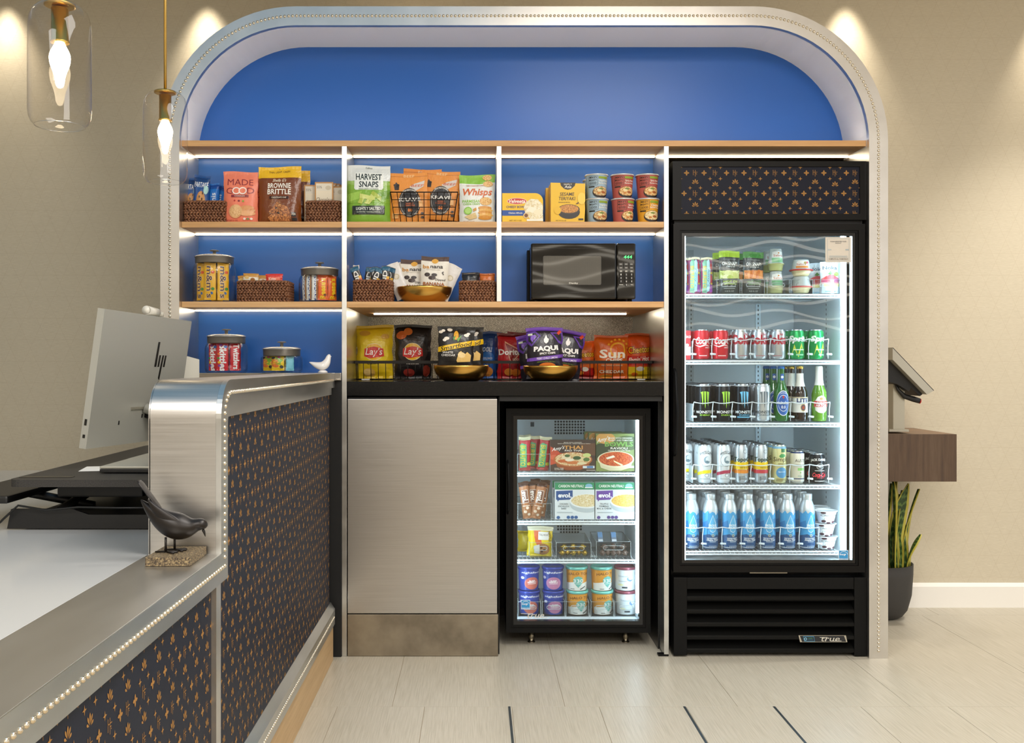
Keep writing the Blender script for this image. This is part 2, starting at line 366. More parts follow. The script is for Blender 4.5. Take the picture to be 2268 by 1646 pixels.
# rivets of the frame: far more than 300, each a few pixels
rim = arch((XL+XLi)/2, (XR+XRi)/2, (ZT+ZTi)/2, (ROUT+RIN)/2, .02, 40); rv = MB(); acc = 0; nxt = 0
dome = [(.0062, 0), (.0056, .0022), (.0038, .0042), (.0012, .005)]
def dome_at(mb, p, nrm, k=1, seg=8):
    n = Vector(nrm); u = n.cross(Vector((.3, .2, 1))).normalized(); w_ = n.cross(u); o = []
    for r, h in dome:
        for i in range(seg):
            a = 2*PI*i/seg; o.append(Vector(p)+u*(r*k*math.cos(a))+w_*(r*k*math.sin(a))+n*(h*k))
    f = [(j*seg+i, j*seg+(i+1) % seg, (j+1)*seg+(i+1) % seg, (j+1)*seg+i) for j in range(3) for i in range(seg)]+[tuple(3*seg+i for i in range(seg))]
    mb.add(o, f, 0, True)
for a, b in zip(rim, rim[1:]):
    L_ = math.hypot(b[0]-a[0], b[1]-a[1])
    while nxt <= acc+L_:
        t = (nxt-acc)/L_; dome_at(rv, (a[0]+(b[0]-a[0])*t, 0, a[1]+(b[1]-a[1])*t), (0, -1, 0)); nxt += .0157
    acc += L_
o = upart(rv, 'rivets', CHROME, True); o['kind'] = 'stuff'
# shelves, dividers, led strips
def shelf(x0, x1, z, y1=YB, y0=YS, th=TH): upart(MB().box(x0, x1, y0, y1, z-th, z, ch=.0012), 'shelf_board', OAK)
shelf(XLi+.0005, XRi-.0005, ZS1)
shelf(XLi+.0005, P1a, Z2); shelf(P1b, P3a, Z2); shelf(XLi+.0005, P1a, Z3); shelf(P1b, P3a, Z3, .814)
for a, b, z0, z1, y1 in ((P1a, P1b, .0005, ZS1-TH, .828), (P2a, P2b, Z3, ZS1-TH, YB), (P3a, P3b, .0085, ZS1-TH, .828)):
    upart(MB().box(a, b, YS-.002, y1, z0, z1, ch=.001), 'divider', STEELY if y1 > .5 else ALU)
# shelf cut-outs are avoided by stopping the boards at the dividers
def led(x0, x1, z, y=.215): upart(MB().box(x0+.004, x1-.004, y-.005, y+.005, z-.0055, z-.0002), 'led_strip', LED)
for x0, x1 in ((XLi, P1a), (P1b, P2a), (P2b, P3a), (P3b, XRi)): led(x0, x1, ZS1-TH)
upart(MB().box(XLi+.03, XRi-.03, .075, .083, ZS1, ZS1+.004), 'cove_led_strip', emis((1, .95, .88), 22, 'cove_led'))
for x0, x1 in ((XLi, P1a), (P1b, P2a), (P2b, P3a)): led(x0, x1, Z2-TH)
led(XLi, P1a, Z3-TH); upart(MB().box(P1b+.06, P3a-.08, .495, .505, Z3-TH-.0055, Z3-TH-.0002), 'led_strip', emis((1, .86, .62), 34, 'warm_led_worktop'))
for px_ in (1198, 1365): upart(MB().lathe([(.0, -.001), (.003, -.001), (.003, 0)], 10, (PX(px_, .05), .05, Z3-TH)), 'screw', M('#777', .3, 1))
upart(MB().box(P1b, P3a, .815, .828, 1.05, Z3-TH), 'backsplash', SPLASH)
upart(MB().box(P3a-.022, P3b, YS-.001, YS+.03, .0005, .008, ch=.001), 'levelling_foot', BLACKP)
# left bay base slab that carries the jars
ZC = 1.1305
# ================================================================ worktop, cabinet
ZW = PZ(845, YS); wt = MB().box(P1b+.001, P3a-.001, YS-.003, .814, PZ(877, YS), ZW, ch=.002).build('granite_worktop', GRANITE)
tag(wt, 'polished black granite worktop carrying the crisp bags', 'worktop')
cab = thing('steel_cabinet', 'tall plain brushed steel cabinet door above a worn kick plate', 'cabinet', ((P1b+PX(1101, YS))/2, .4, 0)); co = Vector((-cab.location.x, -.4, 0))
x0, x1 = P1b+.003, PX(1101, YS)
MB().box(x0, x1-.002, YS+.026, .82, .0, PZ(880, YS)).build('body', DARK, cab, co)
MB().box(x0, x1, YS, YS+.024, PZ(1359, YS), PZ(884, YS), ch=.0015).build('door', STEEL, cab, co)
MB().box(x0, x1+.004, YS-.002, YS+.022, .001, PZ(1361, YS), ch=.0015).build('kick_plate', WORN, cab, co)
bayx0, bayx1 = x1+.006, P3a-.001
by = thing('fridge_alcove', 'black lined alcove under the worktop around the small fridge', 'alcove', ((bayx0+bayx1)/2, .6, 0)); bo = Vector((-by.location.x, -.6, 0))
MB().box(bayx0, bayx1, .80, .814, 0, PZ(880, YS)).build('back_lining', DARK, by, bo)
MB().box(bayx0, bayx0+.004, YS+.03, .80, .0, PZ(880, YS)).build('side_lining', DARK, by, bo); MB().box(bayx1-.004, bayx1, YS+.1, .80, .0, PZ(880, YS)).build('side_lining', M('#3b3c3e', .3, .8), by, bo)
MB().box(bayx0+.004, bayx1-.004, YS+.01, .80, PZ(889, YS), PZ(878, YS)).build('top_lining', DARK, by, bo)
# ================================================================ reception counter with printed panels
XA, XB, YE, ZL = -.72, -.56, -1.735, .7485; RB = .085
rc = thing('reception_counter', 'stainless reception counter with rounded end, riveted edges and navy printed panels', 'counter', (-.64, -1.6, 0)); ro = Vector((.64, 1.6, 0))
def rp(mb, name, mat, fix=False): return mb.build(name, mat, rc, ro, fix=fix)
def prof(k=0, r=RB, yb=-.004):     # side outline (y,z) of the raised part, inset by k
    a = [(YE+k, ZL), (YE+k, ZC-k-r)]
    a += [(YE+k+r-r*math.cos(t), ZC-k-r+r*math.sin(t)) for t in [PI/2*i/12 for i in range(1, 13)]]
    return a+[(yb, ZC-k)]
po = prof(); pi = prof(.004, RB-.004)
sk = MB(); n = len(po)
v = [(x, y, z) for x in (XA, XB-.0122) for y, z in po]
sk.add(v, [(i, i+1, n+i+1, n+i) for i in range(n-1)], 0, True)
rp(sk, 'bullnose_skin', STEEL)
rp(MB().prism(po+[(-.004, ZL)], XA+.002, XA+.004, 'x'), 'inner_side_plate', STEELY)
rp(MB().prism([(y, z) for y, z in prof(.06, .05)]+[(-.004, ZL)], XA+.01, -.582, 'x'), 'core', DARK)
# riveted edge band on the public side
b1 = prof(0); b2 = prof(.058, .045)
def band(o_, i_, x0, x1):
    m = MB(); n_ = len(o_); vv = [(x, y, z) for x in (x0, x1) for p in (o_, i_) for y, z in p]; f = []
    for i in range(n_-1): f += [(i, i+1, n_+i+1, n_+i), (2*n_+i, 3*n_+i, 3*n_+i+1, 2*n_+i+1), (i, 2*n_+i, 2*n_+i+1, i+1), (n_+i, n_+i+1, 3*n_+i+1, 3*n_+i)]
    return m.add(vv, f)
rp(band(b1, b2, XB-.012, XB), 'edge_band', STEELY, True)
rp(MB().box(-.575, XB-.006, YE+.058, -.045, ZC-.085, ZC-.057), 'recessed_band', STEELY)
rp(MB().box(XA, XB-.002, -3.35, YE+.002, ZL-.004, ZL, ch=.001), 'ledge_top', plain_metal('ledge_steel', '#bdbab3', '#d6d3cd', .38, (5, 1.2, 5)))
rp(MB().box(XB-.012, XB, -3.35, YE+.058, ZL-.064, ZL-.0005), 'ledge_band', STEELY)
rp(MB().box(-.578, XB-.003, YE-.03, YE+.008, .225, ZL-.064), 'panel_joint_strip', ALU)
rp(MB().box(XA+.01, -.582, -3.35, YE+.06, .01, ZL-.006), 'lower_core', DARK)
rp(MB().box(XA+.01, -.582, YE+.06, -.01, .01, ZL), 'raised_core', DARK)
PXP = -.574
rp(MB().box(-.58, PXP, YE+.008, -.05, .22, ZC-.07), 'printed_panel', NAVY); rp(MB().box(-.58, PXP, -3.35, YE-.03, .22, ZL-.06), 'printed_panel', NAVY)
rp(MB().prism([(-.582, .143), (-.556, .144), (-.556, .202), (-.5735, .229), (-.582, .229)], -3.35, -.02, 'y'), 'base_trim', STEELY, True)
rp(MB().box(-.62, -.5633, -3.35, -.02, .001, .144), 'plinth', OAKY)
# print motifs
def m_star(r=.0085):
    p = []
    for k in range(8):
        a = k*PI/4; q = r if k % 2 == 0 else r*.30; p.append((q*math.cos(a), q*math.sin(a)))
    return [p]
def leaf(cx, cy, l, w_, a, n=5):
    p = [(l*t, w_*math.sin(PI*t)**.8) for t in [i/n for i in range(n+1)]]+[(l*t, -w_*math.sin(PI*t)**.8) for t in [i/n for i in range(n-1, 0, -1)]]
    return [(cx+x, cy+y) for x, y in rotp(p, a)]
def m_petal(): return [leaf(0, 0, .0112, .0032, k*PI/2) for k in range(4)]
def drop(cx, cy, l, w_, a, n=6):
    q = [(l*t, w_*math.sin(PI*t**1.7)**.8) for t in [i/n for i in range(n+1)]]
    return [(cx+x, cy+y) for x, y in rotp(q+[(x, -y) for x, y in q[-2:0:-1]], a)]
def m_fan(): return [drop(.0035*math.cos(PI/2+a), -.0105+.0035*math.sin(PI/2+a), l, w_, PI/2+a) for l, w_, a in ((.0185, .0026, 0), (.0165, .0025, .50), (.0165, .0025, -.50), (.0115, .0023, 1.08), (.0115, .0023, -1.08))]
def bar(x0, y0, x1, y1): return [(x0, y0), (x1, y0), (x1, y1), (x0, y1)]
def m_hf():
    t = .0008
    return [bar(-.008-t, -.009, -.008+t, .012), bar(0-t, -.014, t, .012), bar(-.009, .002, .009, .002+2*t), bar(0, -.0035, .0065, -.0035+2*t), bar(.0045, -.0075, .0065, -.0055)]
def motif_cells(x0, x1, z0, z1, ox, oz, P=.0795, V=.0815):
    out = []
    i0 = int((x0-ox)//P)-1; i1 = int((x1-ox)//P)+2; j0 = int((z0-oz)//(2*V))-1; j1 = int((z1-oz)//(2*V))+2; s = V/205; q = P/200
    for i in range(i0, i1):
        for j in range(j0, j1):
            bx = ox+i*P; bz = oz+j*2*V-(V if i % 2 else 0)
            for dy in (0, -205): out.append((m_hf(), bx, bz+dy*s))
            for dy in (-88, -317): out.append((m_fan(), bx, bz+dy*s))
            for dy in (-150, -263):
                for dx in (-52, 52): out.append((m_star(), bx+dx*q, bz+dy*s))
            for dx in (-87, 88): out.append((m_petal(), bx+dx*q, bz))
    return out
def clip(poly, ax, val, keep_less):
    o = []
    for i, a in enumerate(poly):
        b = poly[i-1]; ia = (a[ax] <= val) == keep_less; ib = (b[ax] <= val) == keep_less
        if ia != ib:
            t = (val-b[ax])/(a[ax]-b[ax]); o.append((b[0]+(a[0]-b[0])*t, b[1]+(a[1]-b[1])*t))
        if ia: o.append(a)
    return o
def print_pattern(to3, x0, x1, z0, z1, ox, oz):
    m = MB()
    for polys, bx, bz in motif_cells(x0, x1, z0, z1, ox, oz):
        if bx < x0-.03 or bx > x1+.03 or bz < z0-.03 or bz > z1+.03: continue
        for p in polys:
            p = [(x+bx, z+bz) for x, z in p]
            for ax, val, kl in ((0, x0, False), (0, x1, True), (1, z0, False), (1, z1, True)):
                if p: p = clip(p, ax, val, kl)
            if len(p) > 2: m.add([to3(x, z) for x, z in p], [tuple(range(len(p)))])
    return m
pp = lambda y, z: (PXP+.0005, y, z)
o = rp(print_pattern(pp, YE+.009, -.051, .23, ZC-.071, -1.66, 1.0), 'bronze_print', GOLD); o['kind'] = 'stuff'
o = rp(print_pattern(pp, -3.3, YE-.031, .23, ZL-.065, -1.80, .60), 'bronze_print', GOLD); o['kind'] = 'stuff'
# rivets: one by one along ledge, end and raised edge, a joined row on the low trim
dm = MB(); dome_at(dm, (0, 0, 0), (1, 0, 0), .82, 10); dme = dm.mesh('rivet', CHROME)
path = [(YE+.029, ZL-.012), (YE+.029, ZC-.029-.06)]+[(YE+.029+.06-.06*math.cos(t), ZC-.029-.06+.06*math.sin(t)) for t in [PI/2*i/10 for i in range(1, 11)]]+[(-.03, ZC-.029)]
def along(path, sp):
    out = []; acc = 0; nxt = 0
    for a, b in zip(path, path[1:]):
        L_ = math.hypot(b[0]-a[0], b[1]-a[1])
        while nxt <= acc+L_: t = (nxt-acc)/L_; out.append((a[0]+(b[0]-a[0])*t, a[1]+(b[1]-a[1])*t)); nxt += sp
        acc += L_
    return out
for y, z in along(path, .0160)+along([(YE+.03, ZL-.032), (-3.3, ZL-.032)], .0176):
    put('rivet', dme, rc, ro+Vector((XB, y, z)))
lr = MB()
for y, z in along([(-3.3, .174), (-.03, .174)], .0155): dome_at(lr, (-.556, y, z), (1, 0, 0), .7, 6)
o = rp(lr, 'low_rivets', CHROME); o['kind'] = 'stuff'
# counter slab in the left bay, on which the jars stand
upart(MB().box(XLi+.0005, P1a-.001, -.003, YB, ZC-.03, ZC, ch=.001), 'bay_counter', brushed('polished_counter', (.75, .74, .73), .08, 'x', .02))
upart(MB().box(XLi+.0005, P1a-.001, .02, YB, 0, ZC-.031), 'bay_base', DARK)
# ================================================================ white desk behind the counter
dk = thing('white_desk', 'glossy white reception desktop behind the steel ledge', 'desk', (-1.6, -1.7, 0))
MB().box(-2.3+1.6, XA-.002+1.6, -3.3+1.7, .015+1.7-.03, .70, ZL-.002, ch=.002).build('desktop', M('#bdbdbb', .14, 0, 'gloss_white'), dk)
for yy in (-3.2, -.2): MB().box(-2.25+1.6, XA-.05+1.6, yy+1.7, yy+.03+1.7, 0, .70).build('panel_leg', M('#cfcac0', .5), dk)
# ================================================================ refrigerators
def wire_shelf(root, x0, x1, y0, y1, z, off, nx=38):
    m = MB(); r = .0022
    for zz, rr in ((z-.003, .0036), (z-.0135, .0036)): m.tube([(x0, y0, zz), (x1, y0, zz)], rr, 8)
    k = x0+.006
    while k < x1-.003: m.tube([(k, y0, z-.0145), (k, y0-.0003, z-.002), (k, y0+.004, z-.0015), (k, y1, z-.0015)], .0014, 4); k += (x1-x0)/nx
    for t in (.3, .6, .97): m.tube([(x0, y0+(y1-y0)*t, z-.0045), (x1, y0+(y1-y0)*t, z-.0045)], .0028, 6)
    for x in (x0+.002, x1-.002): m.tube([(x, y0, z-.008), (x, y1, z-.008)], .0028, 6)
    return m.build('wire_shelf', WIRE, root, off)
def frame_rect(m, x0, x1, z0, z1, wd, y0, y1, mi=0):      # four mitred sides
    for a in (((x0, z0), (x1, z0), (x1-wd, z0+wd), (x0+wd, z0+wd)), ((x1, z0), (x1, z1), (x1-wd, z1-wd), (x1-wd, z0+wd)), ((x1, z1), (x0, z1), (x0+wd, z1-wd), (x1-wd, z1-wd)), ((x0, z1), (x0, z0), (x0+wd, z0+wd), (x0+wd, z1-wd))):
        m.prism(a, y0, y1, 'y', mi)
    return m
FY = .02
fx0, fx1 = PX(1490, FY), PX(1919.5, FY); fzt = PZ(357, FY); fcx = (fx0+fx1)/2
fr = thing('drinks_fridge', 'tall black glass-door drinks fridge with patterned header, brightly lit inside', 'refrigerator', (fcx, .4, 0)); fo = Vector((-fcx, -.4, 0))
def fp(mb, name, mat, fix=False, parent=fr, off=fo): return mb.build(name, mat, parent, off if parent is fr else (0, 0, 0), fix=fix)
IX0, IX1, IZ0, IZ1, IYB = fcx-.328, fcx+.327, PZ(1236, .1)-.02, 1.72, .735
cabm = MB(); Y0 = FY+.055
cabm.box(fx0+.004, IX0, Y0, .8, .03, fzt-.004).box(IX1, fx1-.004, Y0, .8, .03, fzt-.004).box(IX0, IX1, Y0, .8, IZ1, fzt-.004).box(IX0, IX1, Y0, .8, .03, IZ0).box(IX0, IX1, IYB+.01, .8, IZ0, IZ1)
fp(cabm, 'cabinet_body', BLACKM)
li = MB(); e = .002
li.box(IX0, IX0+e, Y0, IYB, IZ0, IZ1).box(IX1-e, IX1, Y0, IYB, IZ0, IZ1).box(IX0, IX1, IYB, IYB+.01, IZ0, IZ1).box(IX0+e, IX1-e, Y0, IYB, IZ1-e, IZ1).box(IX0+e, IX1-e, Y0, IYB, IZ0, IZ0+e)
fp(li, 'inner_lining', FROST)
for x in (IX0+.17, IX1-.17, ): fp(MB().box(x-.012, x+.012, IYB-.006, IYB, IZ0+.02, IZ1-.02), 'shelf_standard', M('#b9c8d0', .35, .4))
sl = MB()
for k in range(60):
    z = .45+k*.0205
    for x in (IX0+.17, IX1-.17): sl.box(x-.002, x+.002, IYB-.0066, IYB-.0058, z, z+.009)
    sl.box(IX1-e-.0006, IX1-e, .30, .304, z, z+.009)
fp(sl, 'slots', DARK)
# header
h = MB(); zh0, zh1 = PZ(487, FY), fzt; hx0, hx1 = PX(1509, FY), PX(1905, FY); hz0, hz1 = PZ(473.5, FY), PZ(369, FY)
h.box(fx0, hx0, FY, Y0, zh0, zh1).box(hx1, fx1, FY, Y0, zh0, zh1).box(hx0, hx1, FY, Y0, zh0, hz0).box(hx0, hx1, FY, Y0, hz1, zh1)
fp(h, 'header_frame', M('#121110', .38, 0, 'black_header', Specular_IOR_Level=.14))
hd = fp(MB().box(hx0, hx1, FY+.006, Y0, hz0, hz1), 'header_panel', M('#1a1c28', .45, Specular_IOR_Level=.14))
fp(print_pattern(lambda x, z: (x, FY+.0055, z), hx0, hx1, hz0, hz1, PX(1540.6, FY), PZ(382.5, FY)), 'header_print', GOLD)
fp(MB().box(fx0+.01, fx1-.01, FY+.02, Y0, PZ(497, FY), zh0), 'gap_strip', DARK)
# door
dz0, dz1 = PZ(1268, FY), PZ(496, FY); dx0, dx1 = PX(1491.5, FY), PX(1916, FY); gx0, gx1, gz0, gz1 = PX(1520, FY), PX(1888, FY), PZ(1243, FY), PZ(522.5, FY)
DB = M('#131211', .33, 0, 'door_black', Specular_IOR_Level=.14)
door = fp(frame_rect(MB(), dx0, dx1, dz0, dz1, .0255, FY, FY+.04), 'door', DB)
fd = lambda mb, name, mat: mb.build(name, mat, door)
fd(frame_rect(MB(), dx0+.0262, dx1-.0262, dz0+.0262, dz1-.0262, .0085, FY+.004, FY+.04), 'inner_frame', M('#0c0c0c', .4, Specular_IOR_Level=.14))
gm = frame_rect(MB(), dx0+.035, dx1-.035, dz0+.035, dz1-.035, .0125, FY+.008, FY+.04); fd(gm, 'glass_border', M('#0c0d10', .15))
GX0, GX1, GZ0, GZ1 = dx0+.0475, dx1-.0475, dz0+.0475, dz1-.0475
fd(MB().box(GX0, GX1, FY+.012, FY+.014, GZ0, GZ1), 'glass_pane', GLASS)
hz = [PZ(p, FY) for p in (1012, 1000, 912, 826, 815)]
fd(MB().tube([(dx0+.004, FY+.01, hz[0]), (dx0+.006, FY-.014, hz[1]), (dx0+.010, FY-.022, hz[2]), (dx0+.006, FY-.014, hz[3]), (dx0+.004, FY+.01, hz[4])], .006, 8), 'door_handle', BLACKP)
fd(MB().box(PX(1661, FY), PX(1744, FY), FY+.002, FY+.012, PZ(1270.5, FY), PZ(1268, FY)), 'door_bracket', M('#8a857a', .3, 1))
st = fd(MB().box(PX(1830, FY), PX(1887, FY), FY+.0095, FY+.0115, PZ(580.5, FY), PZ(525, FY)), 'notice', M('#d7cec0', .6))
SX, SZ0, SW, SH = PX(1858.5, FY), PZ(580.5, FY), SZ(57, FY), SZ(55.5, FY)
pr = decals(lambda x, z: (Vector((SX+x, FY+.0095, SZ0+z)), FLATN), SW, SH, [R(0, .94, .84, .008, '#7fa3b8'), R(0, .06, .84, .008, '#7fa3b8'), R(-.84, .5, .008, .88, '#7fa3b8'), R(.84, .5, .008, .88, '#7fa3b8'),
    T('PLEASE REGISTER YOUR', 0, .83, .62, .045, '#54585c'), T('PRODUCT', 0, .765, .24, .04, '#54585c'), T('SCAN', -.68, .5, .13, .05, '#8fb2c4'), T('HERE', .68, .5, .13, .05, '#8fb2c4'),
    R(0, .25, .7, .012, '#9ab2bd'), R(0, .20, .72, .012, '#8aa7b5'), T('COMPLETE ALL FORM FIELDS', 0, .13, .76, .05, '#54585c')], st, 'notice_print')
def star_label(parent, cx, z0, w_, h_, y):
    o = MB().box(cx-w_/2, cx+w_/2, y-.001, y, z0, z0+h_).build('energy_label', M('#e9f1f5', .4), parent)
    decals(lambda x, z: (Vector((cx+x, y-.001, z0+z)), FLATN), w_, h_, [R(0, .58, .92, .76, '#2f8fc9'), R(0, .12, .92, .14, '#2f8fc9'), T('ENERGY STAR', 0, .115, .84, .09, '#e9f1f5'), T('energy', -.12, .52, .62, .2, '#f4f8fa', sh=.4),
        G([(.35+.16*(1 if k % 2 == 0 else .42)*math.cos(PI/2+k*PI/5), .58+.08*(1 if k % 2 == 0 else .42)*math.sin(PI/2+k*PI/5)) for k in range(10)], '#f4f8fa'), G([(.8*math.cos(a), .55+.34*math.sin(a)) for a in [PI*k/10 for k in range(11)]]+[(.75*math.cos(a), .55+.30*math.sin(a)) for a in [PI*k/10 for k in range(10, -1, -1)]], '#f4f8fa')], o, 'energy_print')
star_label(door, PX(1870.5, FY), PZ(1241.5, FY), SZ(22, FY), SZ(21.5, FY), FY+.0115)
# grille
g0, g1 = PZ(1454, FY)+.004, PZ(1279.5, FY); ga, gb = PX(1522, FY), PX(1892, FY)
fp(MB().box(fx0+.004, ga-.0005, FY, Y0, g0, g1, ch=.002), 'grille_post', M('#0f0f0f', .45, Specular_IOR_Level=.14)); fp(MB().box(gb+.0005, fx1, FY, Y0, g0-.003, g1, ch=.002), 'grille_post', M('#0f0f0f', .45, Specular_IOR_Level=.14))
fp(MB().box(ga, gb, FY+.003, Y0, PZ(1305.5, FY), g1-.001, ch=.0015), 'grille_top', M('#0f0f0f', .45, Specular_IOR_Level=.14))
fp(MB().box(ga, gb, FY+.05, Y0+.01, .012, PZ(1304, FY)), 'grille_recess', DARK)
for p in (1326, 1355, 1384, 1413, 1442):
    z = PZ(p, FY)
    fp(MB().prism([(FY+.050, z+.030), (FY+.006, z+.008), (FY+.002, z+.004), (FY+.002, z-.006), (FY+.006, z-.010), (FY+.012, z-.010), (FY+.05, z+.020)], ga, gb, 'x', 0), 'louvre', M('#0f0f0e', .42, Specular_IOR_Level=.14), True)
bz = PZ(1407.5, FY-.003); bx0, bx1 = PX(1768, FY), PX(1876, FY)
bd = fp(MB().prism([(bx0, bz), (bx1-.006, bz), (bx1, bz-SZ(15, FY)), (bx0+.006, bz-SZ(15, FY))][::-1], FY-.004, FY+.004, 'y').add([(0, 0, 0)], []), 'maker_badge', M('#c9c4b8', .3, 1))
bd2 = decals(lambda x, z: (Vector(((bx0+bx1)/2+x, FY-.004, bz-SZ(15, FY)+z)), FLATN), bx1-bx0, SZ(15, FY), [G([(-.95, .94), (.86, .94), (.95, .06), (-.86, .06)], '#1a1c20'), G([(-.82, .88), (-.38, .88), (-.33, .12), (-.76, .12)], '#4aa3d0'), G([(-.81, .83), (-.39, .83), (-.34, .17), (-.75, .17)], '#15202c'), E(-.72, .48, .06, .42, '#8fd0ec'), E(-.72, .48, .04, .26, '#15202c'), R(-.52, .6, .09, .1, '#3d7a5a'), R(-.52, .4, .1, .06, '#3d6a8a'),
    T('true', .3, .46, .38, .62, '#cfcabd', b=.0, sh=.2), R(.02, .72, .16, .07, '#cfcabd'), R(.55, .2, .2, .07, '#cfcabd')], bd, 'badge_print')
# shelves and lights
FSZ = [PZ(p, .12) for p in (651.5, 798.5, 937, 1074.5, 1220.5)]
for z in FSZ: wire_shelf(fr, IX0+.006, IX1-.006, .12, IYB-.02, z, fo)
for x, wt_ in ((IX0+.0022, .004), (IX1-.020, .012)): fp(MB().box(x, x+wt_, Y0+.004, Y0+.014, IZ0+.02, IZ1-.02), 'led_tube', COOL)
# ---- small fridge under the worktop
QY = .15
qx0, qx1, qz0, qz1 = PX(1121, QY), PX(1441, QY), PZ(1402, QY), PZ(905, QY); qcx = (qx0+qx1)/2
qf = thing('countertop_freezer', 'small black glass-door freezer on short steel legs under the worktop', 'refrigerator', (qcx, .45, 0)); qo = Vector((-qcx, -.45, 0))
def qp(mb, name, mat, fix=False): return mb.build(name, mat, qf, qo, fix=fix)
JX0, JX1, JZ0, JZ1, JYB, QB = PX(1410, .24)*0+qcx-.268, PX(1410, .24), .100, .962, .567, QY+.045
m = MB(); m.box(qx0+.003, JX0, QB, .66, qz0, qz1).box(JX1, qx1-.003, QB, .66, qz0, qz1).box(JX0, JX1, QB, .66, qz0, JZ0).box(JX0, JX1, QB, .66, JZ1, qz1).box(JX0, JX1, JYB+.004, .66, JZ0, JZ1)
qp(m, 'cabinet_body', BLACKM)
m = MB(); m.box(JX0, JX0+e, QB, JYB, JZ0, JZ1).box(JX1-e, JX1, QB, JYB, JZ0, JZ1).box(JX0, JX1, JYB, JYB+.004, JZ0, JZ1).box(JX0+e, JX1-e, QB, JYB, JZ1-e, JZ1).box(JX0+e, JX1-e, QB, JYB, JZ0, JZ0+e)
qp(m, 'inner_lining', FROST)
vg = MB(); vx0, vz1 = PX(1228, JYB), PZ(932, JYB)
for i in range(11):
    for j in range(5): x = vx0+i*SZ(6.3, JYB); z = vz1-j*SZ(6.4, JYB); vg.box(x, x+.0085, JYB-.0014, JYB-.0005, z-.0085, z)
for i in range(9):
    for j in range(3):
        if j == 2 and i in (0, 8): continue
        x = PX(1234, JYB)+i*SZ(6.3, JYB); z = PZ(1164, JYB)-j*SZ(6.4, JYB); vg.box(x, x+.0085, JYB-.0014, JYB-.0005, z-.0085, z)
qp(vg, 'vent_holes', M('#2c3a42', .6)); qp(MB().box(PX(1175, JYB), PX(1183, JYB), JYB-.002, JYB-.0003, PZ(945, JYB), PZ(935, JYB)), 'temperature_label', M('#1c3a4a', .4))
qdo = qp(frame_rect(MB(), qx0, qx1, qz0, qz1, .020, QY, QY+.04), 'door', M('#0e0e0e', .4, 0, 'freezer_black', Specular_IOR_Level=.14))
MBf = frame_rect(MB(), qx0+.0203, qx1-.0203, qz0+.0203, qz1-.0203, .010, QY+.004, QY+.04); MBf.build('inner_frame', M('#0b0b0b', .35, Specular_IOR_Level=.14), qdo)
frame_rect(MB(), qx0+.030, qx1-.030, qz0+.030, qz1-.030, .016, QY+.008, QY+.04).build('glass_border', M('#0c0d10', .15), qdo)
MB().box(qx0+.046, qx1-.046, QY+.012, QY+.014, qz0+.046, qz1-.046).build('glass_pane', GLASS, qdo)
MB().tube([(qx0+.006, QY+.004, .55), (qx0+.008, QY-.012, .57), (qx0+.010, QY-.016, .66), (qx0+.008, QY-.012, .75), (qx0+.006, QY+.004, .77)], .005, 8).build('door_handle', BLACKP, qdo)
star_label(qdo, PX(1164.5, QY), PZ(1351, QY), SZ(20, QY), SZ(20.5, QY), QY+.0115)
tw = SZ(60, QY); decals(lambda x, z: (Vector((PX(1184, QY)+x, QY+.0115, PZ(1371, QY)+z)), FLATN), tw, SZ(12, QY), [T('true', .1, .46, .62, .9, '#cfcac0', b=0, sh=.3), R(-.55, .86, .45, .1, '#cfcac0'), R(.6, .1, .4, .1, '#cfcac0')], qdo, 'maker_lettering')
QSZ = [PZ(p, .24) for p in (1047, 1154, 1239.5)]; QFL = JZ0+e
for z in QSZ: wire_shelf(qf, JX0+.006, JX1-.006, .24, JYB-.01, z, qo, 30)
for x in (JX0+.0025, JX1-.0095): qp(MB().box(x, x+.007, QB+.004, QB+.012, JZ0+.03, JZ1-.03), 'led_tube', COOLQ)
for px_ in (1177, 1386):
    x = PX(px_, .23); qp(MB().lathe([(.0, 0), (.016, 0), (.016, .003), (.011, .004), (.0115, .02), (.014, .03), (.0125, .032), (.0125, qz0), (0, qz0)], 16, (x, .235, 0)), 'leg', M('#8d8472', .3, 1))
    qp(MB().lathe([(.0, 0), (.016, 0), (.012, .02), (.0125, qz0), (0, qz0)], 12, (x, .6, 0)), 'leg', M('#8d8472', .3, 1))
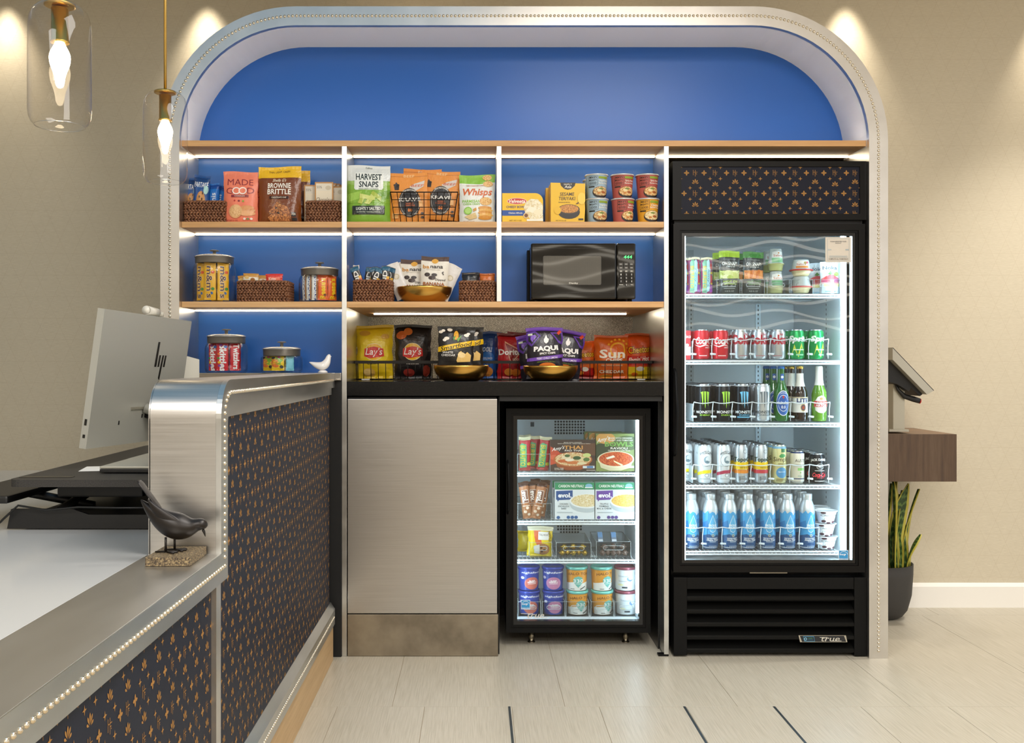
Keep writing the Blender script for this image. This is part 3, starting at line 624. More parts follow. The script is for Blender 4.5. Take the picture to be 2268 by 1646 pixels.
# ================================================================ product builders (local: front is -y, base at z = 0)
def sgn(x): return 1 if x > 0 else -1
def bag(name, label, cat, w, h, d, col, items, loc, rz=0, kind='pillow', seed=1, group=None, rx=0, ry=0, rough=.3, step=None, top=None, metal=0):
    t = thing(name, label, cat, loc, rz, group, rx, ry); R_ = random.Random(seed); ph = [R_.uniform(0, 6.28) for _ in range(6)]; am = .035*d
    def bulge(u, v):
        u = max(-1, min(1, u)); v = max(0, min(1, v)); e = (1-abs(u)**3)**.75
        if kind == 'pillow': g = max(0, math.sin(PI*min(1, max(0, (v-.05)/.9))))**.5
        else: g = min(1, max(0, (.93-v)/.78))**.75*(1-.25*max(0, 1-v/.15)**2)
        return e*g
    def pt(x, z, side=-1):
        u = x/(w/2); v = z/h; b = bulge(u, v); e = max(0, 1-u*u)
        wr = am*(math.sin(5*u+9*v+ph[0])+.7*math.sin(11*u-7*v+ph[1])+.6*math.sin(17*v+3*u+ph[2]))*e*min(1, 6*v*(1-v)+.1)
        ed = min(.0022, .012*w)*math.sin(23*v+ph[4])*(1 if kind == 'pillow' else .4)
        xs = 1-(.07 if kind == 'pillow' and w > .07 else .03)*math.sin(PI*max(0, min(1, v)))*abs(u)
        dz = h*.012*math.sin(2.6*u+ph[3])*max(0, v-.6)/.4
        return Vector((x*xs+ed*u, side*(d/2*b)+wr*(.6 if side < 0 else .3), z+dz))
    m = MB(); NU, NV = 14, 20
    for side in (-1, 1): m.grid(lambda a, b: pt((a*2-1)*w/2, b*h, side), NU, NV, 0, True, side > 0)
    if kind != 'pillow': m.add([pt((i/NU*2-1)*w/2, 0, s_) for s_ in (-1, 1) for i in range(NU+1)], [(i, NU+1+i, NU+2+i, i+1) for i in range(NU)])
    m.build('body', foil(col, rough, metal), t)
    def S(x, z):
        x = max(-w/2, min(w/2, x)); z = max(0, min(h, z)); p = pt(x, z); a = pt(x+.001, z)-pt(x-.001, z); b = pt(x, z+.001)-pt(x, z-.001)
        n = a.cross(b); n.normalize(); return p, (n if n.y < 0 else -n)
    if items: decals(S, w, h, items, t, 'print', .0007, step or w/14, rough, h/20, True, foil, .00026)
    return t
def carton(name, label, cat, w, h, d, col, items, loc, rz=0, group=None, side=None, rx=0):
    t = thing(name, label, cat, loc, rz, group, rx)
    MB().box(-w/2, w/2, -d/2, d/2, 0, h, ch=min(.0012, d/6)).build('box', M(col, .4, 0, 'card'), t)
    if items: decals(flat(-d/2), w, h, items, t, 'print', .0004, None, .4)
    return t
def round_surf(rf): 
    def S(x, z):
        r = rf(z); a = x/max(r, .001); a = max(-1.55, min(1.55, a)); n = Vector((math.sin(a), -math.cos(a), 0)); return n*r+Vector((0, 0, z)), n
    return S
def rfun(prof):
    def f(z):
        for (r0, z0), (r1, z1) in zip(prof, prof[1:]):
            if z0 <= z <= z1 and z1 > z0: return r0+(r1-r0)*(z-z0)/(z1-z0)
        return prof[0][0] if z < prof[0][1] else prof[-1][0]
    return f
SILVER = M((.80, .82, .84), .25, 1, 'can_metal')
def can(name, label, w, h, col, items, loc, rz=0, group=None, metal=.6, rough=.3):
    r = w/2; t = thing(name, label, 'can', loc, rz, group)
    p = [(r*.80, .0), (r*.86, .002), (r, h*.06), (r, h*.89), (r*.86, h*.962)]
    MB().lathe([(0, .003)]+p, 24).build('body', col if isinstance(col, bpy.types.Material) else M(col, rough, metal, 'can_paint'), t)
    lid = MB().lathe([(r*.86, h*.962), (r*.84, h*.975), (r*.86, h*.99), (r*.83, h), (r*.79, h*.985), (r*.70, h*.978), (0, h*.978)], 24)
    lid.build('lid', SILVER, t); MB().box(-r*.2, r*.2, -r*.38, r*.25, h*.979, h*.985, ch=.0006).build('pull_tab', SILVER, t)
    if items: decals(round_surf(rfun(p)), w, h, items, t, 'print', .0005, .006, .35, 1, False)
    return t
def bottle(name, label, prof, mat, items, loc, W, H, rz=0, group=None, cap=None, capmat=None, extra=None):
    t = thing(name, label, 'bottle', loc, rz, group)
    MB().lathe([(0, .002)]+prof+[(0, prof[-1][1])], 22).build('body', mat, t)
    if cap: MB().lathe(cap, 20).build('cap', capmat or SILVER, t)
    for nm, pr, mt in (extra or []): MB().lathe(pr, 22).build(nm, mt, t)
    if items: decals(round_surf(rfun(prof)), W, H, items, t, 'print', .0009, .006, .4, .012, False)
    return t
def cup(name, label, cat, rt, rb, h, col, items, loc, rz=0, group=None, lid=None, lidcol='#e9e9e6', lidh=.008, rimo=.003, capt=0):
    t = thing(name, label, cat, loc, rz, group); p = [(rb, 0), (rb+.0006, .003), (rt, h-lidh)]
    MB().lathe([(0, .001)]+p, 26).build('cup', col if isinstance(col, bpy.types.Material) else M(col, .35, 0, 'cup_paper'), t)
    MB().lathe([(rt, h-lidh), (rt+rimo, h-lidh), (rt+rimo+.0005, h-lidh*.4), (rt+rimo-.001, h), (rt-.002, h), (rt-.003, h-.002), (0, h-.0015+capt)], 26).build('lid', lidcol if isinstance(lidcol, bpy.types.Material) else M(lidcol, .3), t)
    if items: decals(round_surf(rfun(p)), 2*rt, h, items, t, 'print', .0005, .007, .38, 1, False)
    return t
FOILW = M('#e4e6e6', .25, .4, 'foil_lid')
# braided rush basket: rows of slanted strands, herringbone fashion
WICK = NT('rush', .55); _n = WICK.noise(WICK.coords((150, 150, 40)), 1, 3); WICK.col(WICK.ramp(_n, [(.25, '#4a2c1c'), (.5, '#7d5035'), (.75, '#a5744f')])); WICK = WICK.m
def basket(label, w, d, h, loc, group=None, rows=4):
    t = thing('wicker_basket', label, 'basket', loc, 0, group); r = .022
    def per(s_):      # rounded rectangle perimeter
        L = [w-2*r, PI*r/2, d-2*r, PI*r/2]*2; tot = sum(L); s_ %= tot; x = -w/2+r; k = 0
        for k, l in enumerate(L):
            if s_ <= l: break
            s_ -= l
        if k == 0: return (-w/2+r+s_, -d/2), (0, -1)
        if k == 2: return (w/2, -d/2+r+s_), (1, 0)
        if k == 4: return (w/2-r-s_, d/2), (0, 1)
        if k == 6: return (-w/2, d/2-r-s_), (-1, 0)
        cx, cy, a0 = {1: (w/2-r, -d/2+r, -PI/2), 3: (w/2-r, d/2-r, 0), 5: (-w/2+r, d/2-r, PI/2), 7: (-w/2+r, -d/2+r, PI)}[k]; a = a0+s_/r
        return (cx+r*math.cos(a), cy+r*math.sin(a)), (math.cos(a), math.sin(a))
    tot = 2*(w-2*r)+2*(d-2*r)+2*PI*r; rh = h/rows; pitch = .0125; n = int(tot/pitch); m = MB(); R_ = random.Random(int(w*1e5))
    for j in range(rows):
        for half in (0, 1):
            for i in range(n):
                s0 = (i+.5*(j % 2))*tot/n; sl = .0075*(1 if half else -1); z0 = (j+.02+.5*half)*rh-.001; z1 = z0+rh*.56; pts = []
                for q in range(5):
                    f = q/4; (x, y), (nx, ny) = per(s0+sl*(f-.5)*2*(1 if True else 0)+R_.uniform(-.0006, .0006)); o_ = .0035*math.sin(PI*f)+.001; pts.append((x+nx*o_, y+ny*o_, z0+(z1-z0)*f))
                m.tube(pts, [.0022, .0043, .0050, .0043, .0022], 5)
    o = m.build('weave', WICK, t); o['kind'] = 'stuff'
    b = MB(); N = 48; pr = [per(tot*i/N)[0] for i in range(N)]
    b.add([(x*.985, y*.985, z) for z in (0.001, h*.97) for x, y in pr], [(i, (i+1) % N, N+(i+1) % N, N+i) for i in range(N)]+[tuple(range(N-1, -1, -1))]); b.build('inner_wall', M('#2c190f', .8), t)
    MB().tube([(x*1.0, y*1.0, h-.001) for x, y in pr], .0042, 6, closed=True).build('rim', WICK, t)
    return t
def wire_bin(name, label, w0, w1, d0, d1, h, loc, nx, nz, r=.0016, rimr=.0025, group=None, rimflat=0, skip_low=0, col=None):
    t = thing(name, label, 'wire basket', loc, 0, group); mt = col or M('#17130f', .4, .5, 'black_wire'); m = MB()
    def ring(f): a, b = (w0+(w1-w0)*f)/2, (d0+(d1-d0)*f)/2; return [(-a, -b, f*h), (a, -b, f*h), (a, b, f*h), (-a, b, f*h)]
    for k in range(nz+1): m.tube(ring(k/nz)[:]+[ring(k/nz)[0]], r, 5) if k < nz else None
    ny = max(2, int(nx*d1/w1))
    for i in range(nx+1):
        f = i/nx*2-1
        for s_ in (-1, 1): m.tube([(f*w0/2, s_*d0/2, .0), (f*w1/2, s_*d1/2, h)], r, 5)
        m.tube([(f*w0/2, -d0/2, .0), (f*w0/2, d0/2, .0)], r, 5)
    for i in range(1, ny):
        f = i/ny*2-1
        for s_ in (-1, 1): m.tube([(s_*w0/2, f*d0/2, 0), (s_*w1/2, f*d1/2, h)], r, 5)
    m.build('wires', mt, t)
    if rimflat:
        a, b = w1/2+.002, d1/2+.002; q = MB(); q.box(-a, a, -b-.003, -b, h-rimflat, h).box(-a, a, b, b+.003, h-rimflat, h).box(-a-.003, -a, -b, b, h-rimflat, h).box(a, a+.003, -b, b, h-rimflat, h); q.build('rim', mt, t)
    else: MB().tube(ring(1), rimr, 6, closed=True).build('rim', mt, t)
    return t
def bowl(label, w, h, loc, group='brass bowls'):
    t = thing('brass_bowl', label, 'bowl', loc, 0, group); R0 = w/2; p = []
    for k in range(0, 15): a = PI/2*k/14; p.append((R0*(.55+.45*math.sin(a)) if k else R0*.5, h*(1-math.cos(a))**.9 if k else 0))
    inn = [(max(.0, r-.002), max(.002, z+.0015)) for r, z in p[::-1]]
    MB().lathe([(0, 0)]+p+[(inn[0][0], p[-1][1])]+inn[1:]+[(0, .002)], 48).build('bowl', M('#d3a654', .26, 1, 'spun_brass', Anisotropic=.6), t)
    return t
def jar(label, w, h, hl, loc, group='glass candy jars'):
    t = thing('candy_jar', label, 'jar', loc, 0, group); r = w/2; g = [(r*.90, .0), (r*.97, .004), (r, .014), (r, h*.80), (r*.985, h*.88), (r*.93, h*.95), (r*.86, h*.985), (r*.85, h)]
    MB().lathe([(0, 0)]+g+[(r*.83, h), (r*.84, h*.975), (r*.95, h*.87), (r*.975, h*.8), (r*.975, .014), (r*.9, .006), (0, .006)], 40).build('glass', JARG, t)
    LM = M('#77726a', .38, .6, 'lid_metal'); LT = M('#c9c7c3', .25, .6, 'lid_top')
    lb = MB().lathe([(r*.80, h-.004), (r*.875, h-.004), (r*.885, h), (r*.89, h+hl*.62), (r*.91, h+hl*.72)], 40).build('lid', LM, t)
    MB().lathe([(r*.91, h+hl*.70), (r*.93, h+hl*.74), (r*.91, h+hl*.80), (r*.80, h+hl*.95), (r*.6, h+hl), (0, h+hl)], 40).build('lid_top', LT, t)
    MB().lathe([(.0065, h+hl-.001), (.0065, h+hl+.016), (.018, h+hl+.0175), (.0185, h+hl+.0205), (.012, h+hl+.022), (0, h+hl+.022)], 20).build('knob', LM, t)
    return t
def clear_bin(label, w, d, h, loc, group='clear fridge bins', slot=True):
    t = thing('clear_bin', label, 'bin', loc, 0, group); e_ = .002; m = MB()
    m.box(-w/2, w/2, -d/2, -d/2+e_, 0, h).box(-w/2, w/2, d/2-e_, d/2, 0, h).box(-w/2, -w/2+e_, -d/2+e_, d/2-e_, 0, h).box(w/2-e_, w/2, -d/2+e_, d/2-e_, 0, h).box(-w/2+e_, w/2-e_, -d/2+e_, d/2-e_, 0, e_)
    m.build('shell', CLEARP, t)
    EDGE = M('#e7f2f5', .15, 0, 'plastic_edge', Alpha=.4)
    q = MB(); q.tube([(-w/2, -d/2, h), (w/2, -d/2, h), (w/2, d/2, h), (-w/2, d/2, h)], .0012, 5, closed=True)
    for x in (-1, 1): q.tube([(x*w/2, -d/2, 0), (x*w/2, -d/2, h)], .0011, 5)
    q.build('rim', EDGE, t)
    if slot:
        a, b, zc = w*.30, h*.13, h*.62; pts = []
        for cx, a0 in ((a-b, -PI/2), (-(a-b), PI/2)):
            for k in range(7): an = a0+PI*k/6; pts.append((cx+b*math.cos(an), -d/2-.0006, zc+b*math.sin(an)))
        MB().tube(pts, .0012, 5, closed=True).build('handle_slot', EDGE, t)
    return t
def ordl(k): return ('frontmost', 'second', 'third', 'fourth', 'fifth', 'sixth', 'seventh')[k]
def spot(px0, px1, top, y, base):      # pixel box -> X centre, width, height
    return PX((px0+px1)/2, y), SZ(px1-px0, y), PZ(top, y)-base
# ================================================================ goods on the top shelf boards
def bagpx(name, label, px0, px1, top, y, base, d, col, items, **k):
    X, w_, h_ = spot(px0, px1, top, y, base); cat = k.pop('cat', 'snack bag'); dz = k.pop('dz', 0)
    return bag(name, label, cat, w_, h_-dz, d, col, items, (X, y, base+dz+.0005), **k)
e_ = .001
b = basket('brown rush basket with blue cookie packs, at the left end of the top row', SZ(90, .05), .13, SZ(47, .05), (PX(453.5, .05), .115, Z2), 'brown rush baskets')
P_IT = [R(0, .88, 2, .12, '#173f78'), T('PARTAKE', 0, .78, .86, .12, '#eef2f5', sh=.2), E(.05, .42, .52, .42, '#c98d4d'), E(-.1, .5, .08, .06, '#3b2216'), E(.2, .45, .08, .06, '#3b2216'), E(0, .3, .08, .06, '#3b2216'), E(.25, .58, .08, .06, '#3b2216'), E(.6, .66, .26, .2, '#9fd0cf'), E(-.6, .2, .2, .16, '#9fd0cf')]
pk = bagpx('snack_packet', 'navy cookie packet with a cookie picture, standing tallest in the left basket', 425, 461, 389, .10, Z2, .03, '#1c4f93', P_IT, dz=.02, seed=3, cat='packet', group='cookie packets in the left rush basket', ry=.06)
clone(pk, (PX(427, .13), .135, Z2+.018), 'navy cookie packet half hidden behind the tallest one in the left basket', ry=-.05)
blu = bagpx('snack_packet', 'bright blue cookie packet beside the navy packets in the left basket', 463, 486, 407, .11, Z2, .03, '#1d6fc4', [R(0, .9, 2, .12, '#174a9c'), T('minis', 0, .5, .45, .4, '#dfeaf5', rot=90), E(.2, .3, .5, .3, '#5fb3e6')], dz=.02, seed=5, cat='packet', group='cookie packets in the left rush basket')
clone(blu, (PX(486, .13), .135, Z2+.02), 'blue cookie packet second from the right in the left basket', ry=.08); clone(blu, (PX(497, .12), .115, Z2+.012), 'blue cookie packet at the right edge of the left basket', rz=.5, ry=.1)
PK = '#ee8263'
mg = bagpx('cookie_pouch', 'coral pink cookie pouch printed with white and maroon lettering, in front of its twin', 495, 572, 381, .075, Z2, .055, PK, [T('MADE', 0, .79, .74, .12, '#8f2f35', b=.0), T('G', -.62, .62, .2, .12, '#8f2f35', b=0), T('D', .62, .62, .2, .12, '#8f2f35', b=0), E(-.22, .62, .24, .14, '#fdf3ec'), E(-.22, .62, .18, .10, PK), E(.16, .62, .24, .14, '#fdf3ec'), E(.16, .62, .18, .10, PK),
    R(0, .515, .5, .05, '#8f2f35'), T('COOKIES', 0, .515, .3, .028, '#f7d9c8'), E(-.28, .42, .05, .03, '#b5332e'), E(-.05, .415, .06, .035, '#7d1f2a'), E(.2, .41, .06, .04, '#8fae3f'), E(.45, .23, .42, .10, '#d99a63'), E(.42, .17, .44, .10, '#e2a670'), E(.45, .28, .36, .09, '#d9955a'), E(-.2, .21, .38, .26, '#e0ab74'), E(-.2, .21, .32, .21, food('#b97c46', '#dba76c', '#ecc793', 260)), T('NET WT 5 OZ', -.45, .04, .36, .024, '#8f2f35'), E(.3, .07, .07, .04, '#f3e7da'), E(.48, .07, .07, .04, '#7c8f5a'), E(.66, .07, .07, .04, '#f3e7da')], seed=11, kind='pouch', rough=.35)
clone(mg, (PX(551, .15), .16, Z2+.0005), 'coral pink cookie pouch partly hidden behind the front pink pouch', ry=.03)
BRN = '#7a3f16'
BB = [R(0, .9, 2.2, .22, '#edbb15'), G([(-1, .80), (1, .80), (.6, .775), (0, .765), (-.6, .775)], BRN), T('THIN. LIGHT. CRISPY', 0, .905, .5, .036, '#5e3d12'), E(0, .955, .02, .015, '#5e3d12'), T('Sheila G\'s', 0, .755, .32, .055, '#f3e3c8', sh=.4), T('BROWNIE', 0, .655, .54, .095, '#f8f0e2', b=.02), T('BRITTLE', 0, .545, .54, .095, '#f8f0e2', b=.02), R(0, .44, .44, .048, '#3a1c0c'), T('CHOCOLATE CHIP', 0, .44, .34, .026, '#f1dfc4'),
      G([(-.45, .18), (-.1, .36), (.4, .27), (.55, .14), (.1, .08)], food('#4a2210', '#8d4a1d', '#d08a4c', 150)), G([(-.5, .09), (-.1, .2), (.6, .14), (.5, .02), (-.4, .02)], food('#4a2210', '#8d4a1d', '#d08a4c', 150)), E(-.1, .25, .06, .03, '#2c120a'), E(.2, .22, .06, .03, '#d08a4c'), E(.0, .16, .07, .03, '#2c120a'), E(.3, .12, .06, .03, '#d08a4c'), E(-.25, .1, .06, .03, '#d08a4c'), E(.05, .3, .06, .03, '#d9a066'), R(.68, .14, .09, .07, '#1d120c'), T('120', .68, .145, .07, .03, '#f3ead9'), R(.7, .06, .1, .05, '#1d120c')]
bb = bagpx('brownie_pouch', 'brown pouch with yellow top band and white lettering, in front of its twin', 572.5, 668, 370, .078, Z2, .06, BRN, BB, seed=14, kind='pouch', rough=.25)
clone(bb, (PX(640, .16), .17, Z2+.0005), 'brown pouch with yellow top band, half hidden behind the front brown pouch', ry=.0)
b = basket('brown rush basket holding cream chocolate bars against the first divider', SZ(75, .05), .13, SZ(47, .05), (PX(717, .05), .115, Z2), 'brown rush baskets')
CHOC = [R(0, .5, .86, .9, '#e9dcc2'), R(0, .86, .86, .2, '#e3d9c6'), T('55%', -.5, .86, .28, .07, '#8a8272'), E(.45, .84, .3, .12, '#cdbfa5'), T('Chocolove', .05, .52, .9, .12, '#7b5a3a', b=0, sh=.4)]
cb = carton('chocolate_bar', 'largest cream chocolate bar, front and centre in the right basket of the top row', 'chocolate bar', SZ(41, .09), PZ(403.5, .09)-Z2-.02, .008, '#c18a49', CHOC, (PX(718, .09), .09, Z2+.02), 0, 'cream chocolate bars')
for px_, y_, top_, l in ((694, .12, 410, 'cream chocolate bar at the left edge of the right basket'), (731, .125, 406, 'cream chocolate bar just behind the largest one'), (740, .14, 407, 'cream chocolate bar third from the right basket edge'), (746, .15, 410, 'thin cream chocolate bar second from the right basket edge'), (752, .105, 413, 'cream chocolate bar leaning at the right edge of its basket')):
    clone(cb, (PX(px_, y_)-(.012 if px_ > 725 else 0), y_, PZ(top_, y_)-(PZ(403.5, .09)-Z2-.02)), l, rz=-.1 if px_ > 740 else .05)
# --- middle bay
HS = [R(0, .87, 2.2, .28, '#dfe3e0'), G([(-1, .74), (-.4, .70), (.3, .73), (1, .70), (1, .6), (-1, .6)], '#9dbf63'), G([(-1, .68), (0, .60), (1, .66), (1, .34), (-1, .34)], '#86b23c'), G([(-1, .5), (-.3, .55), (-.4, .42), (-1, .36)], '#a3cc55'), G([(.35, .5), (1, .58), (1, .42), (.5, .4)], '#6f9e2e'), T('Calbee', 0, .955, .16, .03, '#5a6a5a'),
      G([(-.62, .87), (.62, .87), (.68, .84), (.68, .60), (.62, .57), (-.62, .57), (-.68, .60), (-.68, .84)], '#edf0ea'), T('HARVEST', 0, .795, .60, .11, '#2c3430', b=.02), T('SNAPS', 0, .665, .46, .105, '#2c3430', b=.02), T('BAKED GREEN PEA SNACKS', 0, .585, .46, .022, '#7d8f6a'),
      G([(-.5, .34), (-.3, .5), (-.1, .46), (-.3, .32)], '#b9c95a'), G([(-.2, .33), (.2, .53), (.45, .48), (.05, .31)], food('#9aa83a', '#c3cf62', '#dfe69a', 200)), G([(.1, .50), (.55, .36), (.62, .44), (.2, .55)], '#aebf4b'), G([(-.4, .42), (.3, .38), (.3, .44), (-.4, .5)], '#d3db7c'),
      R(0, .21, .74, .15, '#23271f'), T('LIGHTLY SALTED', 0, .235, .56, .052, '#eef1e6', b=.02), T('GLUTEN FREE  VEGETABLE PROTEIN', 0, .175, .54, .024, '#c9cfba')]
bagpx('pea_snack_pouch', 'white and green pea snack pouch beside the wire basket', 770, 865, 367.5, .08, Z2, .06, '#7fae35', HS, seed=21, kind='pouch', rough=.25)
wb = wire_bin('wire_basket', 'black wire basket of orange jerky pouches on the top row', SZ(129, .05), SZ(150, .05), .10, .12, SZ(66, .05), (PX(939, .05), .112, Z2+.002), 10, 4, group=None)
KR = '#e8912a'
def kr(e2=1): return [R(0, .93, 2.2, .008, '#b8691a'), T('BEEF', .05, .945, .28, .05, '#f7c98a'), G([(.05, .72), (.3, .78), (.85, .84), (.8, .72), (.5, .66), (.3, .62)], '#d8cfc6'), T('BEEF', .48, .74, .34, .05, '#c9572a', sh=.2), E(-.62, .76, .16, .05, '#26180f'), G([(-.75, .74), (-.62, .82), (-.48, .74), (-.5, .66), (-.72, .66)], '#26180f'),
    E(.05, .395, .56, .60, '#2b2522', 28), E(.05, .395, .5, .55, '#e9dfd0', 28), E(.05, .395, .485, .535, '#1f1b1a', 28), T('ALL NATURAL', .05, .62, .36, .035, '#e9dfd0', arc=.9), T('KRAVE', .05, .455, .56, .07, '#f3efe6', b=.03), T('SWEET', .05, .375, .2, .028, '#e8702a'), T('CHIPOTLE', .05, .335, .26, .03, '#e8702a'), E(.0, .24, .06, .07, '#e8812a'), E(.12, .24, .06, .07, '#e8812a'), T('MADE WITH 100% BEEF', .05, .165, .36, .026, '#e9dfd0', arc=-.9), E(.68, .17, .08, .045, '#3a2a1d'), E(.68, .09, .08, .045, '#3a2a1d'), R(-.7, .13, .16, .1, '#f0b46a'), R(.62, .36, .1, .12, '#f0b46a')]
k1 = bagpx('jerky_pouch', 'front orange jerky pouch with a full black oval badge, in the wire basket', 864, 950, 384, .085, Z2, .022, KR, kr(), dz=.004, seed=31, kind='pouch', group='orange jerky pouches in the wire basket', rough=.4, ry=-.03)
for px_, y_, top_, ry_, l in ((934, .125, 375, .02, 'tallest orange jerky pouch standing behind the front one'), (972, .105, 379, .05, 'orange jerky pouch showing half a black badge, right of the front one'), (988, .142, 400, .10, 'orange jerky pouch leaning lowest at the right of the wire basket')):
    clone(k1, (PX(px_, y_), y_, PZ(top_, y_)-(PZ(384, .085)-Z2-.004)), l, ry=ry_)
WP = [R(0, .92, 2.2, .17, '#8cc63f'), G([(-1, .86), (.2, .84), (1, .88), (1, .80), (.2, .79), (-1, .82)], '#8cc63f'), G([(-1, .825), (.2, .80), (1, .84), (1, .78), (-1, .78)], '#eef0ea'), T('SIMPLY SHREDDED CHEESE', -.1, .77, .5, .022, '#c77c44'), T('Whisps', .02, .615, .82, .19, '#d9662a', b=.02, sh=.25), T('PARMESAN', -.32, .44, .5, .06, '#8cc63f'), T('CHEESE CRISPS', -.32, .38, .46, .038, '#8cc63f'),
      E(.55, .93, .26, .12, food('#b9742a', '#e3a850', '#f6d694', 200)), E(.6, .80, .28, .12, food('#b9742a', '#e3a850', '#f6d694', 200)), E(.46, .44, .34, .17, food('#b9742a', '#e3a850', '#f6d694', 200)), E(.42, .30, .38, .08, '#d9963c'), E(.46, .25, .38, .08, '#e8b35c'), E(.42, .20, .38, .08, '#d9963c'), E(.46, .15, .38, .08, '#e8b35c'), E(.42, .10, .36, .08, '#d9963c'), E(-.5, .24, .22, .16, '#8cc63f'), E(-.5, .24, .17, .12, '#b4dc78'), G([(-.22, .27), (-.06, .30), (-.04, .25), (-.2, .22)], '#d39a45'), G([(-.7, .12), (-.1, .2), (.0, .1), (-.4, .06)], '#dfc48c'), T('NET WT 2.12 OZ', -.45, .03, .3, .02, '#c9955e')]
bagpx('cheese_crisp_pouch', 'white and lime cheese crisp pouch at the right end of the middle bay', 1017, 1097, 388, .08, Z2, .05, '#eef0ea', WP, seed=41, kind='pouch', rough=.4)
# --- right bay
def cut_box(name, label, cat, w_, h_, d, col, items, loc, pts, rz=0, group=None):
    t = thing(name, label, cat, loc, rz, group); MB().prism([(x*w_/2, z*h_) for x, z in pts], -d/2, d/2, 'y').build('box', M(col, .4, 0, 'card'), t, fix=True)
    decals(flat(-d/2), w_, h_, items, t, 'print', .0004, None, .4); return t
X, w_, h_ = spot(1112, 1202, 430, .06, Z2)
vr = [(-1, 0), (1, 0), (1, .72)]+[(1-.38*(1-math.cos(a)), .72+.28*math.sin(a)) for a in [PI/2*k/6 for k in range(1, 7)]]+[(-1, 1)]
cut_box('pasta_bowl_box', 'yellow and blue pasta bowl box with a rounded corner, beside the second divider', 'food box', w_, h_, .055, '#f2c21b', [R(0, .31, 2, .19, '#1f4f9e'), R(.1, .1, .001, .001, '#f2c21b'), R(-.9, .09, .2, .2, '#f2c21b'), E(-.28, .72, .48, .22, '#f5f0e4'), E(-.28, .72, .46, .2, '#c9302c'), T('Velveeta', -.28, .72, .4, .13, '#fdf8ee', b=.02, sh=.2), T('CHEESY BOWLS', -.3, .52, .5, .075, '#2b3c7a', b=.01), T('Chicken Alfredo', -.35, .31, .34, .06, '#f3f0e6'),
    G([(.05, .5), (.15, .68), (.4, .80), (.75, .78), (.98, .6), (1, .1), (.75, .06), (.4, .08), (.15, .25)], food('#cdb47c', '#eadcb4', '#f8f0da', 70)), E(.45, .42, .24, .2, '#f8efd6'), E(.75, .33, .22, .2, '#f3e6c4'), E(.3, .28, .16, .14, '#e6d5a8'), E(.17, .22, .14, .2, '#e3c48c'), E(.17, .22, .09, .13, '#7a4a1d'), R(.7, .06, .5, .07, '#f3efdf'), T('NET WT 9 OZ', -.35, .05, .3, .04, '#7a5a18')], (X, .065, Z2), vr)
X, w_, h_ = spot(1219, 1295, 406, .07, Z2)
SA = [G([(-.45, 1), (-.40, .92), (-.2, .84), (0, .82), (.2, .84), (.40, .92), (.45, 1)], '#26221f'), T('SIMPLY', 0, .955, .24, .035, '#eee8da'), T('Asia', 0, .895, .2, .07, '#f3efe4', sh=.2), T('SESAME', -.05, .71, .42, .085, '#3a2a20', b=.01, sh=.1), T('TERIYAKI', -.05, .60, .48, .085, '#3a2a20', b=.01, sh=.1), T('NOODLE BOWL', -.2, .505, .34, .03, '#5d4a2a'), E(.06, .26, .64, .34, '#2a2624'), E(.06, .33, .63, .25, '#3a332f'), E(.06, .34, .56, .21, food('#7a4418', '#b87430', '#e0a452', 220)), R(.65, .52, .02, .2, '#5a3a22', -52), R(.72, .53, .02, .2, '#5a3a22', -48), T('NET WT 8.5 OZ', -.4, .05, .3, .025, '#6b5620'), R(.75, .08, .14, .04, '#2a2624'), E(-.6, .3, .2, .2, '#e9b81f'), E(.8, .6, .24, .3, '#f2cd4a')]
SP = [(-1, 0), (.96, 0), (1, .35), (.97, .55), (1, .7), (1, .975), (-1, 1)]
sa = cut_box('noodle_bowl_box', 'front yellow noodle bowl box with a dark bowl picture', 'food box', w_, h_, .05, '#edbd1c', SA, (X, .08, Z2), SP, 0, 'yellow noodle bowl boxes')
for k, (dx, y_, l) in enumerate(((-.0, .14, 'second yellow noodle bowl box in the row'), (-.004, .20, 'third yellow noodle bowl box in the row'))): clone(sa, (PX(1253-6*k, y_)+dx, y_, Z2), l)
def mike(col, food, name2): return [R(-.42, .72, .44, .40, col), R(-.42, .9, .42, .012, '#2c2622'), R(-.42, .53, .42, .012, '#2c2622'), R(-.84, .715, .014, .38, '#2c2622'), R(0, .715, .014, .38, '#2c2622'), T('MIKE\'S', -.42, .84, .34, .08, '#2c2622', b=.015), T('MIGHTY', -.42, .73, .36, .08, '#2c2622', b=.015), T('GOOD', -.42, .61, .32, .09, '#2c2622', b=.015), R(-.55, .46, .28, .05, '#2c2622'), R(.52, .84, .44, .09, '#8aa02f'), T(name2, .55, .70, .42, .09, '#f4efe4', sh=.1), T('Ramen Soup', .52, .60, .44, .08, '#f4efe4', sh=.1), E(.30, .24, .74, .48, '#2b2220'), E(.30, .28, .68, .38, globals()['food']('#6d3a18', food, '#f0dca8', 170)), E(.15, .32, .2, .1, '#e9d9a5'), E(.5, .24, .2, .1, '#a85e2a'), E(.3, .38, .2, .06, '#6f8a3a'), E(.1, .2, .14, .07, '#c9803a')]
MK = {'b': ('#a3bccb', '#b98a4c', 'Vegetarian'), 'r': ('#b9594f', '#d89a4a', 'Spicy Beef'), 'y': ('#e5a42c', '#ecd29a', 'Chicken')}
cw = SZ(53, .08)/2; chh = SZ(53, .08); mk = {}
names = [('light blue noodle cup standing on another light blue cup', 'b', 0, 1), ('coral red noodle cup, upper one in the middle stack', 'r', 1, 1), ('coral red noodle cup standing on the yellow cup', 'r', 2, 1), ('light blue noodle cup under another light blue cup', 'b', 0, 0), ('coral red noodle cup, lower one in the middle stack', 'r', 1, 0), ('yellow noodle cup under a red cup at the right end', 'y', 2, 0)]
